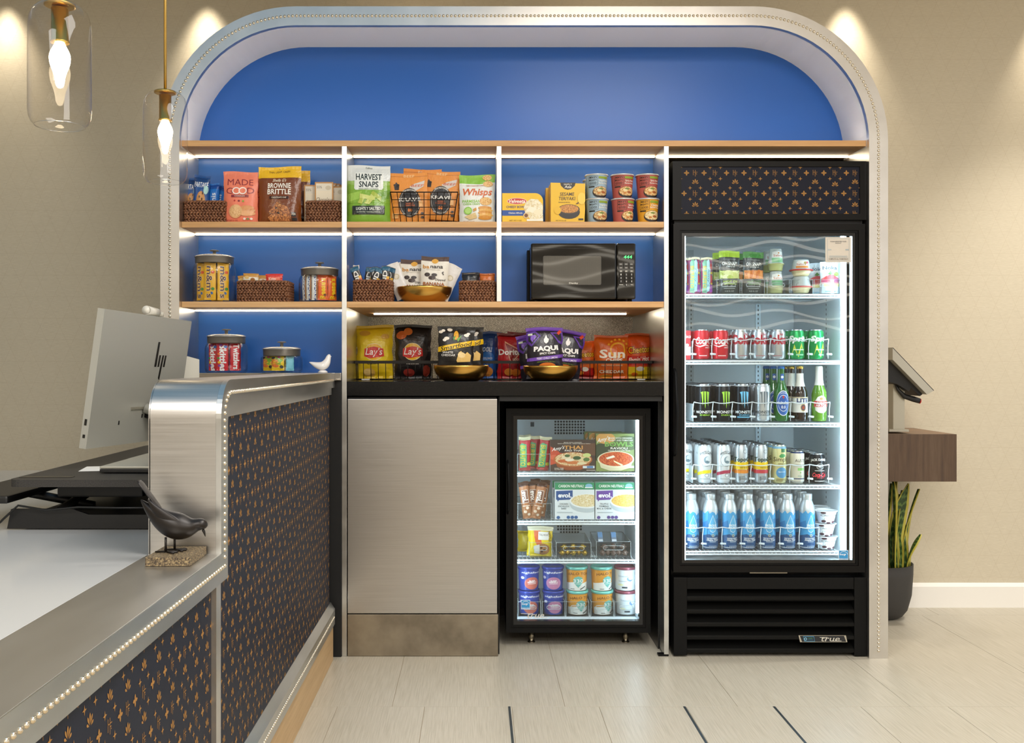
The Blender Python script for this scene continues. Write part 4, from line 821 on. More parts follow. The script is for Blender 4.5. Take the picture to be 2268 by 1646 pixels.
for l, c, i, j in names:
    px_ = (1322, 1379, 1434)[i]+(-1 if j else 0); lo = (PX(px_, .085), .085, Z2+.0005+j*(chh+.0006))
    if c in mk: clone(mk[c], lo, l, rz=(.0, .25, -.1)[i] if j == 0 else 0)
    else: mk[c] = cup('noodle_cup', l, 'noodle cup', cw-.003, cw*.76, chh, MK[c][0], mike(*MK[c]), lo, 0, 'instant noodle cups', lidcol=FOILW, lidh=.005)
for i, j, l in ((0, 0, 'rear light blue noodle cup behind the lower blue cup'), (0, 1, 'rear light blue noodle cup behind the upper blue cup')): clone(mk['b'], (PX(1316, .19), .19, Z2+.0005+j*(chh+.0006)), l, rz=.9)
# ================================================================ second row
def jarpx(label, px0, px1, gtop, ltop, base, y): X, w_, h_ = spot(px0, px1, gtop, y, base); return jar(label, w_, h_, SZ(gtop-ltop, y), (X, y, base)), X, w_, h_
def stick(name, label, w_, h_, col, items, loc, rz, group, d=.012, cat='candy pack'): return bag(name, label, cat, w_, h_, d, col, items, loc, rz, 'pillow', int(abs(loc[0])*1e4) % 97, group)
j, X, w_, h_ = jarpx('tall glass candy jar of yellow candy packs, left on the second row', 428, 522, 583, 566, Z3, .11)
MM = lambda c, n: [T('m&m\'s', .0, .5, .84, .62 if 0 else .30, '#f4efe8' if c else '#4a2b20', rot=-90, b=.03)]
def mmpack(col, txt): return [R(0, .5, .01, .01, col), T("m&m's", -.05, .48, .86, .56, '#f6efe2', rot=-90, b=.035), T("m&m's", -.05, .48, .84, .52, txt, rot=-90, b=.015), E(.5, .75, .3, .08, '#e0541f'), E(.5, .3, .28, .08, '#3f8f3a'), E(.35, .18, .2, .06, '#2f6fb5')]
pw, ph = .047, h_*.93
y1 = stick('candy_packet', 'yellow candy packet in the middle of the tall left jar', pw, ph, '#f0b51a', mmpack('#f0b51a', '#5a3020'), (X-.004, .11-.05, Z3+.008), .0, 'yellow candy packets in the tall jar')
clone(y1, (X+.044, .11-.034, Z3+.008), 'yellow candy packet at the right of the tall left jar', rz=.5); clone(y1, (X-.046, .11-.030, Z3+.008), 'yellow candy packet left of the middle in the tall left jar', rz=-.5)
stick('candy_packet', 'dark brown candy packet at the left edge of the tall left jar', pw, ph, '#4d2c22', [T("m&m's", 0, .45, .84, .5, '#e9dfd2', rot=-90, b=.03)], (X-.070, .125, Z3+.008), -1.25, None)
clone(y1, (X, .15, Z3+.008), 'yellow candy packet hidden behind the others in the tall left jar', rz=PI)
basket('brown rush basket of gold and red bars, between the two jars', SZ(110, .05), .13, SZ(46, .05), (PX(581, .05), .115, Z3), 'brown rush baskets')
gb = bagpx('snack_bar', 'gold and white wrapped bar on top in the basket between the jars', 538, 572, 606, .09, Z3, .012, '#c9913d', [R(0, .5, 1.8, .3, '#efe6d2'), E(.3, .4, .3, .4, '#a5682a'), E(-.5, .6, .3, .3, '#e5c07a')], dz=.074, seed=2, cat='bar', group='bars in the basket between the jars', ry=.05)
clone(gb, (PX(545, .12), .12, Z3+.070), 'gold wrapped bar lying lower at the left of the basket between the jars', ry=-.08); clone(gb, (PX(578, .12), .125, Z3+.070), 'gold wrapped bar behind the red one in the basket between the jars', ry=.03)
bagpx('snack_bar', 'red wrapped bar at the right of the basket between the jars', 588, 627, 607, .085, Z3, .012, '#d8382c', [R(0, .5, .7, .3, '#f07a5a'), T('Keto', -.2, .5, .4, .3, '#fbe6d8')], dz=.074, seed=4, cat='bar', group='bars in the basket between the jars')
j, X, w_, h_ = jarpx('shorter glass candy jar of chocolate bars by the first divider', 662, 754, 610, 593, Z3, .11)
sn = [R(-.55, .5, .5, 1, '#e9e4da'), T('SNICKERS', 0, .5, .92, .6, '#e9edf5', rot=90, b=.03), R(.75, .5, .2, 1, '#9c6a3c')]
s1 = stick('candy_bar', 'first brown and blue candy bar from the left in the chocolate jar', .024, h_*.92, '#2d3f86', sn, (X-.056, .085, Z3+.008), -.7, 'candy bars in the chocolate jar', .014)
for dx, dy, rz_, l in ((-.036, -.042, -.4, 'second brown and blue candy bar from the left in the chocolate jar'), (-.012, -.05, 0, 'third brown and blue candy bar from the left in the chocolate jar')): clone(s1, (X+dx, .11+dy, Z3+.008), l, rz=rz_)
rs = [T("Reese's", 0, .45, .8, .6, '#f5c823', rot=90, b=.035), E(.5, .2, .3, .1, '#7a4118')]
r1 = stick('candy_bar', 'wide orange peanut butter candy bar at the front of the chocolate jar', .040, h_*.92, '#e8641c', rs, (X+.019, .064, Z3+.008), .1, 'orange candy bars in the chocolate jar', .014)
clone(r1, (X+.054, .085, Z3+.008), 'orange candy bar at the right edge of the chocolate jar', rz=.6); clone(s1, (X, .15, Z3+.008), 'candy bar at the back of the chocolate jar', rz=PI)
# middle bay, second row
basket('brown rush basket of dark nut bars, left of the brass bowl on the second row', SZ(80, .05), .13, SZ(48, .05), (PX(824.5, .05), .115, Z3), 'brown rush baskets')
KD = [R(0, .9, 2, .16, '#1f5a78'), R(.45, .5, .5, .6, '#1c1a1a'), T('KIND', -.1, .42, .8, .5, '#f2efe8', rot=90, b=.02), R(.55, .55, .3, .10, '#e8b030'), R(.55, .45, .3, .10, '#d8542a'), R(.55, .35, .3, .10, '#6fa83c')]
kd = bag('nut_bar', 'dark nut bar with teal end leaning at the front left of the basket', 'bar', .036, .105, .010, '#232024', KD, (PX(803, .08), .085, Z3+.045), 0, 'pillow', 6, 'nut bars in the basket by the brass bowl', ry=-.35)
for px_, y_, rz_, ry_, l in ((820, .085, 0, .4, 'dark nut bar leaning left of the middle in the nut bar basket'), (852, .085, 0, .05, 'upright dark nut bar at the right front of the nut bar basket'), (838, .11, .2, -.2, 'dark nut bar in the middle of the nut bar basket'), (812, .13, .1, .15, 'dark nut bar at the back of the nut bar basket'), (856, .13, -.1, .2, 'dark nut bar at the back right of the nut bar basket')):
    clone(kd, (PX(px_, y_), y_, Z3+.042), l, rz=rz_, ry=ry_)
bag('nut_bar', 'red and white checked bar at the left edge of the nut bar basket', 'bar', .026, .11, .012, '#e9dfd6', [R((i % 2)*.7-.6+(.3 if r_ % 2 else 0), .55+.07*r_, .2, .06, '#c9342c') for r_ in range(6) for i in range(3)], (PX(791, .12), .13, Z3+.045), 0, 'pillow', 8, None, ry=-.05)
bw = bowl('brass bowl of dipped banana pouches on the second row', SZ(123, .13), SZ(36, .02), (PX(940, .13), .142, Z3), None)
CR = '#e9e3d6'
BN = [R(0, .93, 2.1, .15, '#4a2f22'), E(0, .86, .24, .16, '#e3a93c'), T('ba', -.62, .66, .24, .12, '#c98a2c', b=.02), T('nana', .14, .66, .46, .09, '#2a1d17', b=.02), T('Organic Dipped Banana Bites', -.1, .565, .5, .025, '#8d7a62'), E(-.5, .40, .2, .13, '#2f1f18'), E(-.15, .30, .26, .13, '#3a261d'), E(.0, .40, .2, .10, '#2a1b15'), T('Dipped', .45, .235, .36, .09, '#3a2a20', b=.01, sh=.1), T('BANANA', .0, .10, .76, .11, '#a5632a', b=.035), E(.62, .5, .05, .03, '#2a1d17'), R(.6, .45, .03, .1, '#2a1d17', 30)]
bn = bagpx('banana_pouch', 'front cream banana bite pouch with a full name, standing in the brass bowl', 929, 991, 569, .10, Z3, .04, CR, lift(BN, .2), dz=.03, seed=51, kind='pouch', group='banana pouches in the brass bowl', rough=.4, ry=.05)
clone(bn, (PX(916, .145), .15, Z3+.024), 'cream banana bite pouch half hidden left of the front one', ry=.02)
wp = bag('white_pouch', 'white pouch fanned out furthest left in the brass bowl', 'pouch', SZ(36, .12), .15, .02, '#e6e3de', [E(.1, .62, .4, .16, '#cfc4a8'), E(.1, .62, .26, .1, '#e9e2cf')], (PX(897, .14), .14, Z3+.022), 0, 'pouch', 61, 'white pouches in the brass bowl', ry=-.42)
clone(wp, (PX(905, .16), .165, Z3+.024), 'white pouch second from the left in the brass bowl', ry=-.26); clone(wp, (PX(975, .14), .135, Z3+.018), 'white pouch leaning right in the brass bowl', ry=.42); clone(wp, (PX(968, .17), .175, Z3+.02), 'white pouch behind the front banana pouch', ry=.3)
basket('brown rush basket of black and orange packets by the second divider', SZ(74, .05), .13, SZ(46, .05), (PX(1057.5, .05), .115, Z3), 'brown rush baskets')
bagpx('snack_packet', 'black packet with a small white label in the basket by the second divider', 1022, 1063, 604, .085, Z3, .03, '#1c1b1e', [R(.1, .4, .5, .2, '#d9d4cb'), R(0, .9, 2, .1, '#37353a')], dz=.055, seed=7, cat='packet')
bagpx('snack_packet', 'orange packet with a small white label in the basket by the second divider', 1062, 1096, 606, .09, Z3, .03, '#cf6f2d', [R(-.1, .4, .5, .2, '#ead9c6'), R(0, .9, 2, .1, '#a9521f')], dz=.055, seed=9, cat='packet')
# ================================================================ microwave
YM = .045; mx0, mx1, mz0, mz1 = PX(1176, YM), PX(1408, YM), PZ(662.5, YM), PZ(539, YM); mcx = (mx0+mx1)/2
mw = thing('microwave', 'black countertop microwave with a green clock reading 444', 'microwave', (mcx, .15, Z3)); mo = Vector((-mcx, -.15, -Z3))
mp = lambda mb, n_, m_: mb.build(n_, m_, mw, mo)
GB = M('#070707', .025, 0, 'gloss_black')
mp(MB().box(mx0+.003, mx1-.003, YM+.030, .262, mz0+.002, mz1-.002, ch=.003), 'casing', M('#141414', .35))
dv = PX(1365.5, YM); pz0, pz1 = PZ(648, YM), PZ(551, YM)
mp(MB().box(mx0, dv-.0006, YM, YM+.03, mz0, mz1, ch=.006), 'door', GB); mp(MB().box(dv+.0006, mx1, YM, YM+.03, mz0, mz1, ch=.006), 'control_panel', GB)
wx0, wx1, wz0, wz1 = PX(1203, YM), PX(1331.5, YM), PZ(631, YM), PZ(567, YM); wcx = (wx0+wx1)/2
mesh_m = NT('door_mesh', .03); _v = mesh_m.n('TexVoronoi'); _v.inputs['Scale'].default_value = 420; _v.inputs['Randomness'].default_value = 0; mesh_m.l(mesh_m.coords(), _v.inputs['Vector']); mesh_m.col(mesh_m.ramp(_v.outputs[0], [(.25, '#151514'), (.45, '#5d5a54')])); 
rr = .006; wpts = []
for cx, cz, a0 in ((wx1-rr, wz0+rr, -PI/2), (wx1-rr, wz1-rr, 0), (wx0+rr, wz1-rr, PI/2), (wx0+rr, wz0+rr, PI)):
    for k in range(6): a = a0+PI/2*k/5; wpts.append((cx+rr*math.cos(a), cz+rr*math.sin(a)))
mp(MB().prism(wpts[::-1], YM-.0006, YM+.0004, 'y'), 'window', mesh_m.m)
mp(MB().tube([(x, YM-.0006, z) for x, z in wpts], .0007, 5, closed=True), 'window_border', M('#4a4843', .3))
mp(MB().tube([(mx0+.004, YM-.001, pz0), (dv-.004, YM-.001, pz0)], .0012, 5).tube([(mx0+.004, YM-.001, pz1), (dv-.004, YM-.001, pz1)], .0008, 5), 'door_ridge', M('#3a3937', .2))
LG = '#b9b6ae'; pw_, ph_ = mx1-dv, mz1-mz0; pc = (dv+mx1)/2
btn = []
for r_ in range(2):
    for c_ in range(3): btn += [R(-.55+.55*c_, .625-.065*r_, .22, .048, '#55534f'), R(-.55+.55*c_, .625-.065*r_, .20, .036, '#151515'), R(-.55+.55*c_, .625-.065*r_, .13, .012, LG)]
for c_ in range(3): btn += [R(-.55+.55*c_, .505, .12, .012, LG), R(-.55+.55*c_, .488, .12, .010, LG)]
for k in range(9): btn += [R(-.55+.55*(k % 3), .438-.062*(k//3), .10, .044, '#2b2a29'), T(str(k+1), -.55+.55*(k % 3), .438-.062*(k//3), .04, .028, '#e6e3da')]
btn += [R(0, .252, .10, .044, '#2b2a29'), T('0', 0, .252, .05, .028, '#e6e3da'), R(-.55, .255, .2, .012, LG), R(.55, .255, .12, .012, LG), R(-.81, .43, .012, .09, '#5d5b56'), R(.81, .43, .012, .09, '#5d5b56')]
decals(lambda x, z: (Vector((pc-mcx+x, YM-.15, mz0-Z3+z)), FLATN), pw_, ph_, btn, mw, 'keypad_print', .0004)
GRN = emis((.12, 1, .25), 1.6, 'clock_digits')
decals(lambda x, z: (Vector((pc-mcx+x, YM-.15, mz0-Z3+z)), FLATN), pw_, ph_, [T('444', .18, .755, .44, .06, GRN, sh=.1), T('8', -.52, .755, .1, .06, '#2c1f1c', sh=.1)], mw, 'clock_digits', .0005)
decals(lambda x, z: (Vector((PX(1270.5, YM)-mcx+x, YM-.15, PZ(630.5, YM)-Z3+z)), FLATN), .036, .01, [T('Danby', 0, .5, 1, .9, '#d6d2c8', b=.015)], mw, 'maker_name', .0009)
for x in (mx0+.02, mx1-.02):
    for y in (.075, .235): mp(MB().lathe([(0, 0), (.010, 0), (.009, mz0-Z3+.002), (0, mz0-Z3+.002)], 12, (x, y, Z3)), 'foot', BLACKP)
mp(MB().box(mx0-.007, mx0+.002, .20, .255, Z3+.001, mz1-.01), 'rear_housing', BLACKP)
# ================================================================ jars on the left bay counter, dove
j, X, w_, h_ = jarpx('tall glass candy jar of red candy packets, lowest left', 455, 548, 759, 741, ZC, .12)
SK = lambda: [T('Skittles', .15, .45, .95, .62, '#f4f0ee', rot=-90, b=.035), E(-.5, .3, .3, .08, '#f0b51a'), E(-.6, .45, .24, .07, '#3f9a3a'), E(-.45, .18, .26, .08, '#7a3a9a'), E(-.55, .6, .24, .07, '#f07a1e'), E(.6, .86, .3, .1, '#3a6ac0'), E(-.2, .9, .3, .08, '#8a2a8a')]
k1 = stick('candy_packet', 'front red candy packet in the tall lowest jar', .046, h_*.92, '#cf202c', SK(), (X-.004, .12-.05, ZC+.008), .05, 'red candy packets in the lowest tall jar', .014)
clone(k1, (X-.047, .12-.026, ZC+.008), 'red candy packet left in the tall lowest jar', rz=-.45); clone(k1, (X-.02, .16, ZC+.008), 'red candy packet at the back of the tall lowest jar', rz=PI)
t1 = stick('candy_packet', 'red twist candy packet at the right of the tall lowest jar', .044, h_*.92, '#c81f2b', [T('Twizzlers', .1, .5, .9, .55, '#f4f0ee', rot=-90, b=.03), R(.8, .5, .12, 1, '#7d0f18')], (X+.044, .12-.03, ZC+.008), .45, None, .014)
j, X, w_, h_ = jarpx('short glass candy jar of yellow sour candy packets beside the white dove', 578, 670, 787, 768.5, ZC, .12)
SO = [E(-.3, .3, .5, .2, '#e0762a'), E(.4, .65, .4, .2, '#86b832'), T('SOUR', .1, .62, .5, .46, '#7cb52c', rot=90, b=.05), T('PATCH', -.5, .5, .42, .56, '#e0702a', rot=90, b=.05), E(.6, .25, .3, .2, '#2a2a22'), E(-.7, .8, .3, .14, '#2a2a22'), E(.2, .85, .24, .12, '#e05a8a')]
k1 = stick('candy_packet', 'front yellow sour candy packet in the short lowest jar', .05, h_*.9, '#efc71c', SO, (X-.006, .12-.048, ZC+.008), .05, 'yellow sour candy packets in the short jar', .016)
clone(k1, (X-.050, .12-.022, ZC+.008), 'yellow sour candy packet left in the short lowest jar', rz=-.4); clone(k1, (X, .165, ZC+.008), 'yellow sour candy packet at the back of the short lowest jar', rz=PI)
stick('candy_packet', 'pale blue candy packet leaning at the right of the short lowest jar', .034, h_*.86, '#7cc6d8', [R(0, .9, 2, .1, '#a5dbe6')], (X+.040, .12-.034, ZC+.008), .5, None, .012)
# ================================================================ crisp bags on the worktop
bl = [((787, 1020), 'black wire bin at the left of the worktop'), ((1022, 1219), 'black wire bin in the middle of the worktop'), ((1221, 1443), 'black wire bin at the right of the worktop')]
for (a, c), l in bl: wire_bin('wire_bin', l, SZ(c-a-4, .27), SZ(c-a-2, .27), .20, .21, PZ(799, .27)-ZW-.004, (PX((a+c)/2, .27), .375, ZW+.004), max(8, int((c-a)/16.5)), 1, group='black wire bins on the worktop', rimflat=SZ(6.5, .27))
YC = .36
LO = lambda: [E(0, .5, .5, .32, '#f6e7b0', 28), E(0, .5, .47, .30, '#f2b81c', 28), G([(-.52, .56), (0, .60), (.52, .56), (.54, .42), (.2, .40), (-.2, .38), (-.52, .42)], '#d0312b'), T("Lay's", .0, .49, .46, .17, '#fbf6ee', b=.006, sh=.2)]
bagpx('crisp_bag', 'bright yellow crisp bag with a red ribbon badge, furthest left', 788, 872, 721, YC, ZW, .07, '#e6c21f', [E(0, .5, .8, .5, '#efd02a', 24), R(0, .96, 2.2, .09, '#d9b51c')]+LO()+[T('Classic', -.06, .30, .32, .06, '#5a4a12'), E(-.25, .12, .3, .16, '#e3b65a'), E(-.35, .13, .2, .12, '#efcb7c'), E(-.5, .85, .3, .1, '#c9952f'), E(.6, .78, .22, .09, '#d6a544')], dz=.006, seed=71)
bagpx('crisp_bag', 'black crisp bag with a red ribbon badge and orange crisps', 873, 957, 720, YC, ZW, .07, '#221c1b', [R(0, .96, 2.2, .09, '#181414'), E(0, .5, .8, .5, '#3a302c', 24)]+LO()+[T('Barbecue', 0, .295, .32, .05, '#e9e0d2'), E(-.6, .80, .28, .15, '#c9642a'), E(-.25, .86, .24, .13, '#d0702f'), E(-.2, .12, .3, .14, '#8d2f26'), E(.7, .15, .2, .2, '#9a3a2a'), G([(-.3, .3), (-.1, .33), (-.2, .27)], '#d8d0c4')], dz=.006, seed=72)
bw1 = bowl('brass bowl of black popcorn bags, left one on the worktop', SZ(122, .15), SZ(36, .04), (PX(1021.5, .15), .15, ZW), None); bw2 = bowl('brass bowl of purple and black spicy chip bags on the worktop', SZ(121, .15), SZ(35, .04), (PX(1219, .15), .15, ZW), None)
SM = [R(0, .97, 2.2, .07, '#191817'), E(-.85, .86, .12, .07, '#efe4d2'), E(-.7, .89, .1, .06, '#f6eee0'), E(-.35, .91, .14, .08, '#f1e7d6'), E(.55, .80, .14, .08, '#f3eadb'), E(.65, .84, .1, .06, '#f8f1e6'), E(-.5, .70, .14, .08, '#efe4d2'), E(-.6, .66, .1, .07, '#f6eee0'), E(.0, .78, .13, .22, '#e8a92a', 20, 0), G([(-.1, .64), (-.02, .78), (-.16, .72)], '#5f9a3a'), G([(.1, .62), (.3, .80), (.16, .74), (.04, .7)], '#6aa83f'), R(0, .52, 1.0, .13, '#f2c318', 12), T('Smartfood', 0, .52, .86, .11, '#22201e', b=.01, sh=.2, rot=12), T('WHITE', -.42, .355, .28, .05, '#f3efe8', b=.015), T('CHEDDAR', -.38, .29, .36, .05, '#f3efe8', b=.015), G([(.05, .16), (.15, .36), (.3, .40), (.4, .28), (.6, .38), (.8, .30), (.8, .14), (.1, .12)], '#e8c070'), E(.3, .3, .2, .14, '#f0d294')]
sm = bagpx('popcorn_bag', 'front black popcorn bag with a yellow name banner in the left brass bowl', 966, 1050, 725, .125, ZW, .055, '#252220', lift(SM, .22), dz=.012, seed=73, group='popcorn bags in the brass bowl', ry=.03)
clone(sm, (PX(1032, .19), .195, ZW+.016), 'black popcorn bag half hidden behind the front one in the left brass bowl', ry=-.02)
DB_ = [R(0, .84, 2.2, .34, '#12407f'), T('COOL!', -.2, .62, .7, .10, '#e9f0f6', b=.02, sh=.2), E(0, .45, .7, .24, '#2f74c4'), T('COOL RANCH', 0, .43, .5, .05, '#e9f0f6'), E(0, .15, .6, .2, '#d98a3a')]
db = bagpx('crisp_bag', 'royal blue tortilla chip bag behind the left brass bowl', 1060, 1100, 735, .40, ZW, .05, '#1c54a0', DB_, dz=.006, seed=74, group='blue tortilla chip bags'); clone(db, (PX(1088, .44), .445, ZW+.006), 'royal blue tortilla chip bag behind its twin', ry=.03)
DR = [R(0, .96, 2.2, .08, '#6f1116'), G([(-.5, .82), (.75, .60), (-.05, .32), (-.28, .55)], '#e8b08a'), G([(-.44, .78), (.66, .60), (-.03, .36), (-.25, .56)], '#8f1a1c'), T('Doritos', .0, .58, .95, .13, '#f6f1ec', b=.035), T('NACHO CHEESE', .45, .42, .4, .06, '#f0d9c4', sh=.2), E(-.2, .15, .3, .16, '#e08a3a'), E(.3, .14, .3, .16, '#d9772a')]
dr = bagpx('crisp_bag', 'front red tortilla chip bag between the two brass bowls', 1101, 1165, 738, .35, ZW, .06, '#b11f24', DR, dz=.006, seed=75, group='red tortilla chip bags'); clone(dr, (PX(1152, .42), .425, ZW+.012), 'taller looking red tortilla chip bag behind the front red one', ry=.04)
PQ = [R(0, .96, 2.2, .11, '#6b3fa8'), G([(-1, .88), (-.5, .9), (-.2, .78), (-.75, .52), (-1, .6)], '#5d3a98'), G([(-.85, .84), (-.5, .86), (-.32, .77), (-.72, .58), (-.88, .66)], '#221d28'), G([(-.74, .80), (-.52, .81), (-.42, .76), (-.68, .64), (-.76, .7)], '#7d55bd'), G([(.3, .86), (1, .88), (1, .56), (.75, .60)], '#5d3a98'), G([(.45, .83), (.9, .84), (.9, .64), (.75, .66)], '#221d28'), R(.8, .87, .12, .07, '#d0432c', 45), R(-.78, .82, .12, .05, '#cfd6c2'),
      G([(.08, .80), (-.06, .68), (-.04, .62), (.06, .58), (.18, .62), (.22, .70), (.14, .72)], '#f4f1ee'), T('PAQUI', .05, .455, .66, .15, '#f6f3ef', b=.05, rot=3), T('SPICY CHIPS', .12, .345, .42, .05, '#f6f3ef', b=.03, rot=3), R(0, .225, 2, .085, '#7a4fb8', 3), T('FIERY CHILE LIMON', .1, .225, .56, .05, '#efe6f5', rot=3), T('ABSURD FLAVOUR, REAL HEAT', .05, .12, .5, .02, '#8fae3a', arc=.8), E(.1, .03, .44, .16, '#d9742a')]
pq = bagpx('crisp_bag', 'front purple and black spicy chip bag in the right brass bowl', 1166, 1249, 726, .12, ZW, .06, '#26222b', lift(PQ, .23), dz=.010, seed=76, group='spicy chip bags in the brass bowl', ry=-.02)
clone(pq, (PX(1243, .19), .20, ZW+.004), 'purple and black spicy chip bag half hidden behind the front one', ry=.14); clone(pq, (PX(1196, .21), .215, ZW-.012), 'purple spicy chip bag leaning left behind the front one', ry=-.13)
CT = lambda base: [T('Cheetos', 0, .64, .86, .17, '#1d1613', b=.07, rot=5, sh=.1), T('Cheetos', 0, .64, .82, .15, '#f2b51e', b=.025, rot=5, sh=.1)]
bagpx('crisp_bag', 'orange and red puffs bag just right of the spicy chip bowl', 1266, 1317, 755, .37, ZW, .05, '#d9641c', CT(0)+[R(0, .42, 1.4, .12, '#b5541a', 8), T('Crunchy', 0, .42, .5, .07, '#f2c54a', rot=8), R(0, .12, 2.1, .34, '#b3241f'), E(.1, .25, .3, .12, '#efe4d0'), E(-.3, .15, .3, .1, '#e88a2a')], dz=.006, seed=77, ry=.04)
bagpx('crisp_bag', 'orange multigrain chip bag with a yellow sun, second from the right', 1315, 1392, 743, .34, ZW, .06, '#d9631d', [R(0, .95, 2.2, .1, '#c9561a'), E(.35, .66, .48, .36, '#f0a92a'), E(.35, .66, .38, .28, '#d9631d')]+[R(.35+.62*math.cos(a), .66+.24*math.sin(a), .05, .05, '#f0a92a', math.degrees(a)) for a in [.2, .6, 1.0, 1.4, 1.8, 2.2, 2.6]]+[T('Sun', .02, .57, .74, .20, '#f6ead8', b=.03), T('CHIPS', .12, .42, .5, .09, '#f6ead8', b=.025), T('100% WHOLE GRAINS', 0, .31, .6, .03, '#f3d9a8'), T('CHEDDAR', 0, .17, .72, .07, '#f6e2c4', b=.03), E(-.3, .06, .4, .1, '#e59a3a')], dz=.006, seed=78)
bagpx('crisp_bag', 'orange red and yellow hot puffs bag, furthest right in the wire bins', 1384, 1442, 739, .37, ZW, .06, '#d7541c', CT(0)+[R(0, .40, 2.1, .2, '#c22a22'), T("Flamin' Hot", 0, .43, .8, .11, '#f6e4d2', b=.02, sh=.3, rot=6), R(0, .13, 2.1, .26, '#e8c21f'), E(.1, .22, .3, .1, '#f3ead9'), E(-.3, .1, .24, .08, '#d9641c'), R(0, .96, 2.2, .09, '#c2521a')], dz=.006, seed=79)
# clear price tag plates at the bin feet
for px_ in (810, 1420): tag(MB().box(-.017, .017, -.002, 0, .002, .007).build('price_tag', M('#b9b8b2', .3), None, (PX(px_, .262), .262, ZW)), 'small pale tag strip at the foot of the %s wire bin' % ('left' if px_ < 1000 else 'right'), 'tag')
# ================================================================ pendant lamps
PG = thin_glass('pendant_glass', (.97, .96, .95), .75, 0, .025); BULB = emis((1, .80, .52), 26, 'bulb_glow')
def pendant(label, px0, px1, top, bot, z):
    y = z-D0; X = PX((px0+px1)/2, y); r = SZ(px1-px0, y)/2; zt, zb = PZ(top, y), PZ(bot, y); h_ = zt-zb
    t = thing('pendant_lamp', label, 'pendant lamp', (X, y, zb), 0, 'clear glass pendant lamps')
    MB().tube([(0, 0, h_), (0, 0, CEIL-.062-zb)], .0052, 10).build('rod', BRASS, t); MB().lathe([(0, 0), (.05, 0), (.05, -.012), (0, -.014)], 24, (0, 0, CEIL-.061-zb)).build('ceiling_rose', BRASS, t)
    p = [(r*.80, 0), (r*.90, h_*.025), (r*.97, h_*.065), (r, h_*.12), (r, h_*.80), (r*.97, h_*.87), (r*.88, h_*.935), (r*.72, h_*.98), (r*.5, h_*.997), (r*.1, h_)]
    MB().lathe(p, 48).build('glass_shade', PG, t); MB().lathe([(r*.80, 0), (r*.805, -.001), (r*.795, -.0015), (r*.785, .0)], 48).build('shade_lip', thin_glass('lip', (.95, .93, .9), .8, 0, .35), t)
    MB().lathe([(0, h_+.004), (r*.48, h_+.002), (r*.50, h_-.004), (r*.44, h_-.006), (0, h_-.006)], 32).build('cap', BRASS, t)
    MB().lathe([(0, h_*.965), (.0205, h_*.965), (.0205, h_*.70), (.0225, h_*.695), (.0225, h_*.682), (0, h_*.682)], 28).build('socket', BRASS, t)
    MB().lathe([(.012, h_*.68), (.014, h_*.66), (.0245, h_*.60), (.0262, h_*.555), (.0235, h_*.50), (.0165, h_*.445), (.012, h_*.40), (.011, h_*.345), (.006, h_*.315), (0, h_*.31)], 24).build('bulb', BULB, t).modifiers.new('s', 'SUBSURF').render_levels = 2
    return t
pendant('larger, nearer clear glass pendant lamp with a glowing bulb at the upper left', 66, 199, 10, 279, 2.46)
pendant('smaller, farther clear glass pendant lamp hanging in front of the arch', 318, 414, 204, 403, 3.41)
# ================================================================ birds
def loft(m, secs, n=14, dirx=None):      # secs: centre, rx (along normal in xz), ry ; sweeps along the centre line
    pts = [Vector(s_[0]) for s_ in secs]; rings = []
    for i, s_ in enumerate(secs):
        a = pts[max(0, i-1)]; b_ = pts[min(len(pts)-1, i+1)]; t = (b_-a).normalized(); side = Vector((0, 1, 0)); side = (side-t*side.dot(t)).normalized(); up = t.cross(side)
        rings.append([pts[i]+up*(s_[1]*math.cos(2*PI*k/n))+side*(s_[2]*math.sin(2*PI*k/n)) for k in range(n)])
    v = [p for r in rings for p in r]; f = [(i*n+k, i*n+(k+1) % n, (i+1)*n+(k+1) % n, (i+1)*n+k) for i in range(len(rings)-1) for k in range(n)]
    return m.add(v, f+[tuple(range(n-1, -1, -1)), tuple((len(rings)-1)*n+k for k in range(n))], 0, True)
def smooth(o, lv=2):
    md = o.modifiers.new('s', 'SUBSURF'); md.levels = lv; md.render_levels = lv; return o
zb = 2.032; yb0 = zb-D0; bx0, bx1 = PX(321, yb0), PX(420.5, yb0); bc = (bx0+bx1)/2; yc = yb0+.0625
bird = thing('bird_sculpture', 'dark bronze bird sculpture bowing on a small speckled block', 'sculpture', (bc, yc, ZL)); 
spk = NT('speckled_block', .6); _n = spk.noise(spk.coords((1, 1, 1)), 260, 3); spk.col(spk.ramp(_n, [(.4, '#3f3428'), (.55, '#7a684c'), (.68, '#a8946c')]))
MB().box(-(bx1-bx0)/2, (bx1-bx0)/2, -.0625, .0625, .0005, .0185, ch=.0008).build('block', spk.m, bird)
BRZ = M('#1f1a17', .36, .35, 'dark_bronze'); S1 = 2184/(zb+.0625)
def bp(px, py, dy=0): return Vector((PX(px, yc)-bc, dy, PZ(py, yc)-ZL))
body = [(bp(311, 1106), .001, .001), (bp(322, 1118), .007, .008), (bp(338, 1133), .015, .016), (bp(357, 1149), .0235, .024), (bp(378, 1161), .0295, .029), (bp(398, 1167), .0305, .029), (bp(416, 1168), .0245, .024), (bp(429, 1165), .0165, .018), (bp(437, 1162), .0135, .015), (bp(446, 1161), .0138, .0145), (bp(453, 1164), .0110, .0115), (bp(457.5, 1169), .004, .004)]
smooth(loft(MB(), body).build('body', BRZ, bird))
smooth(loft(MB(), [(bp(449, 1172), .0045, .005), (bp(453, 1180), .0028, .003), (bp(455, 1190), .0005, .0005)], 8).build('beak', BRZ, bird), 1)
smooth(loft(MB(), [(bp(306, 1062), .003, .016), (bp(318, 1078), .0035, .015), (bp(338, 1105), .004, .013), (bp(362, 1138), .005, .011)], 12).build('tail', BRZ, bird), 1)
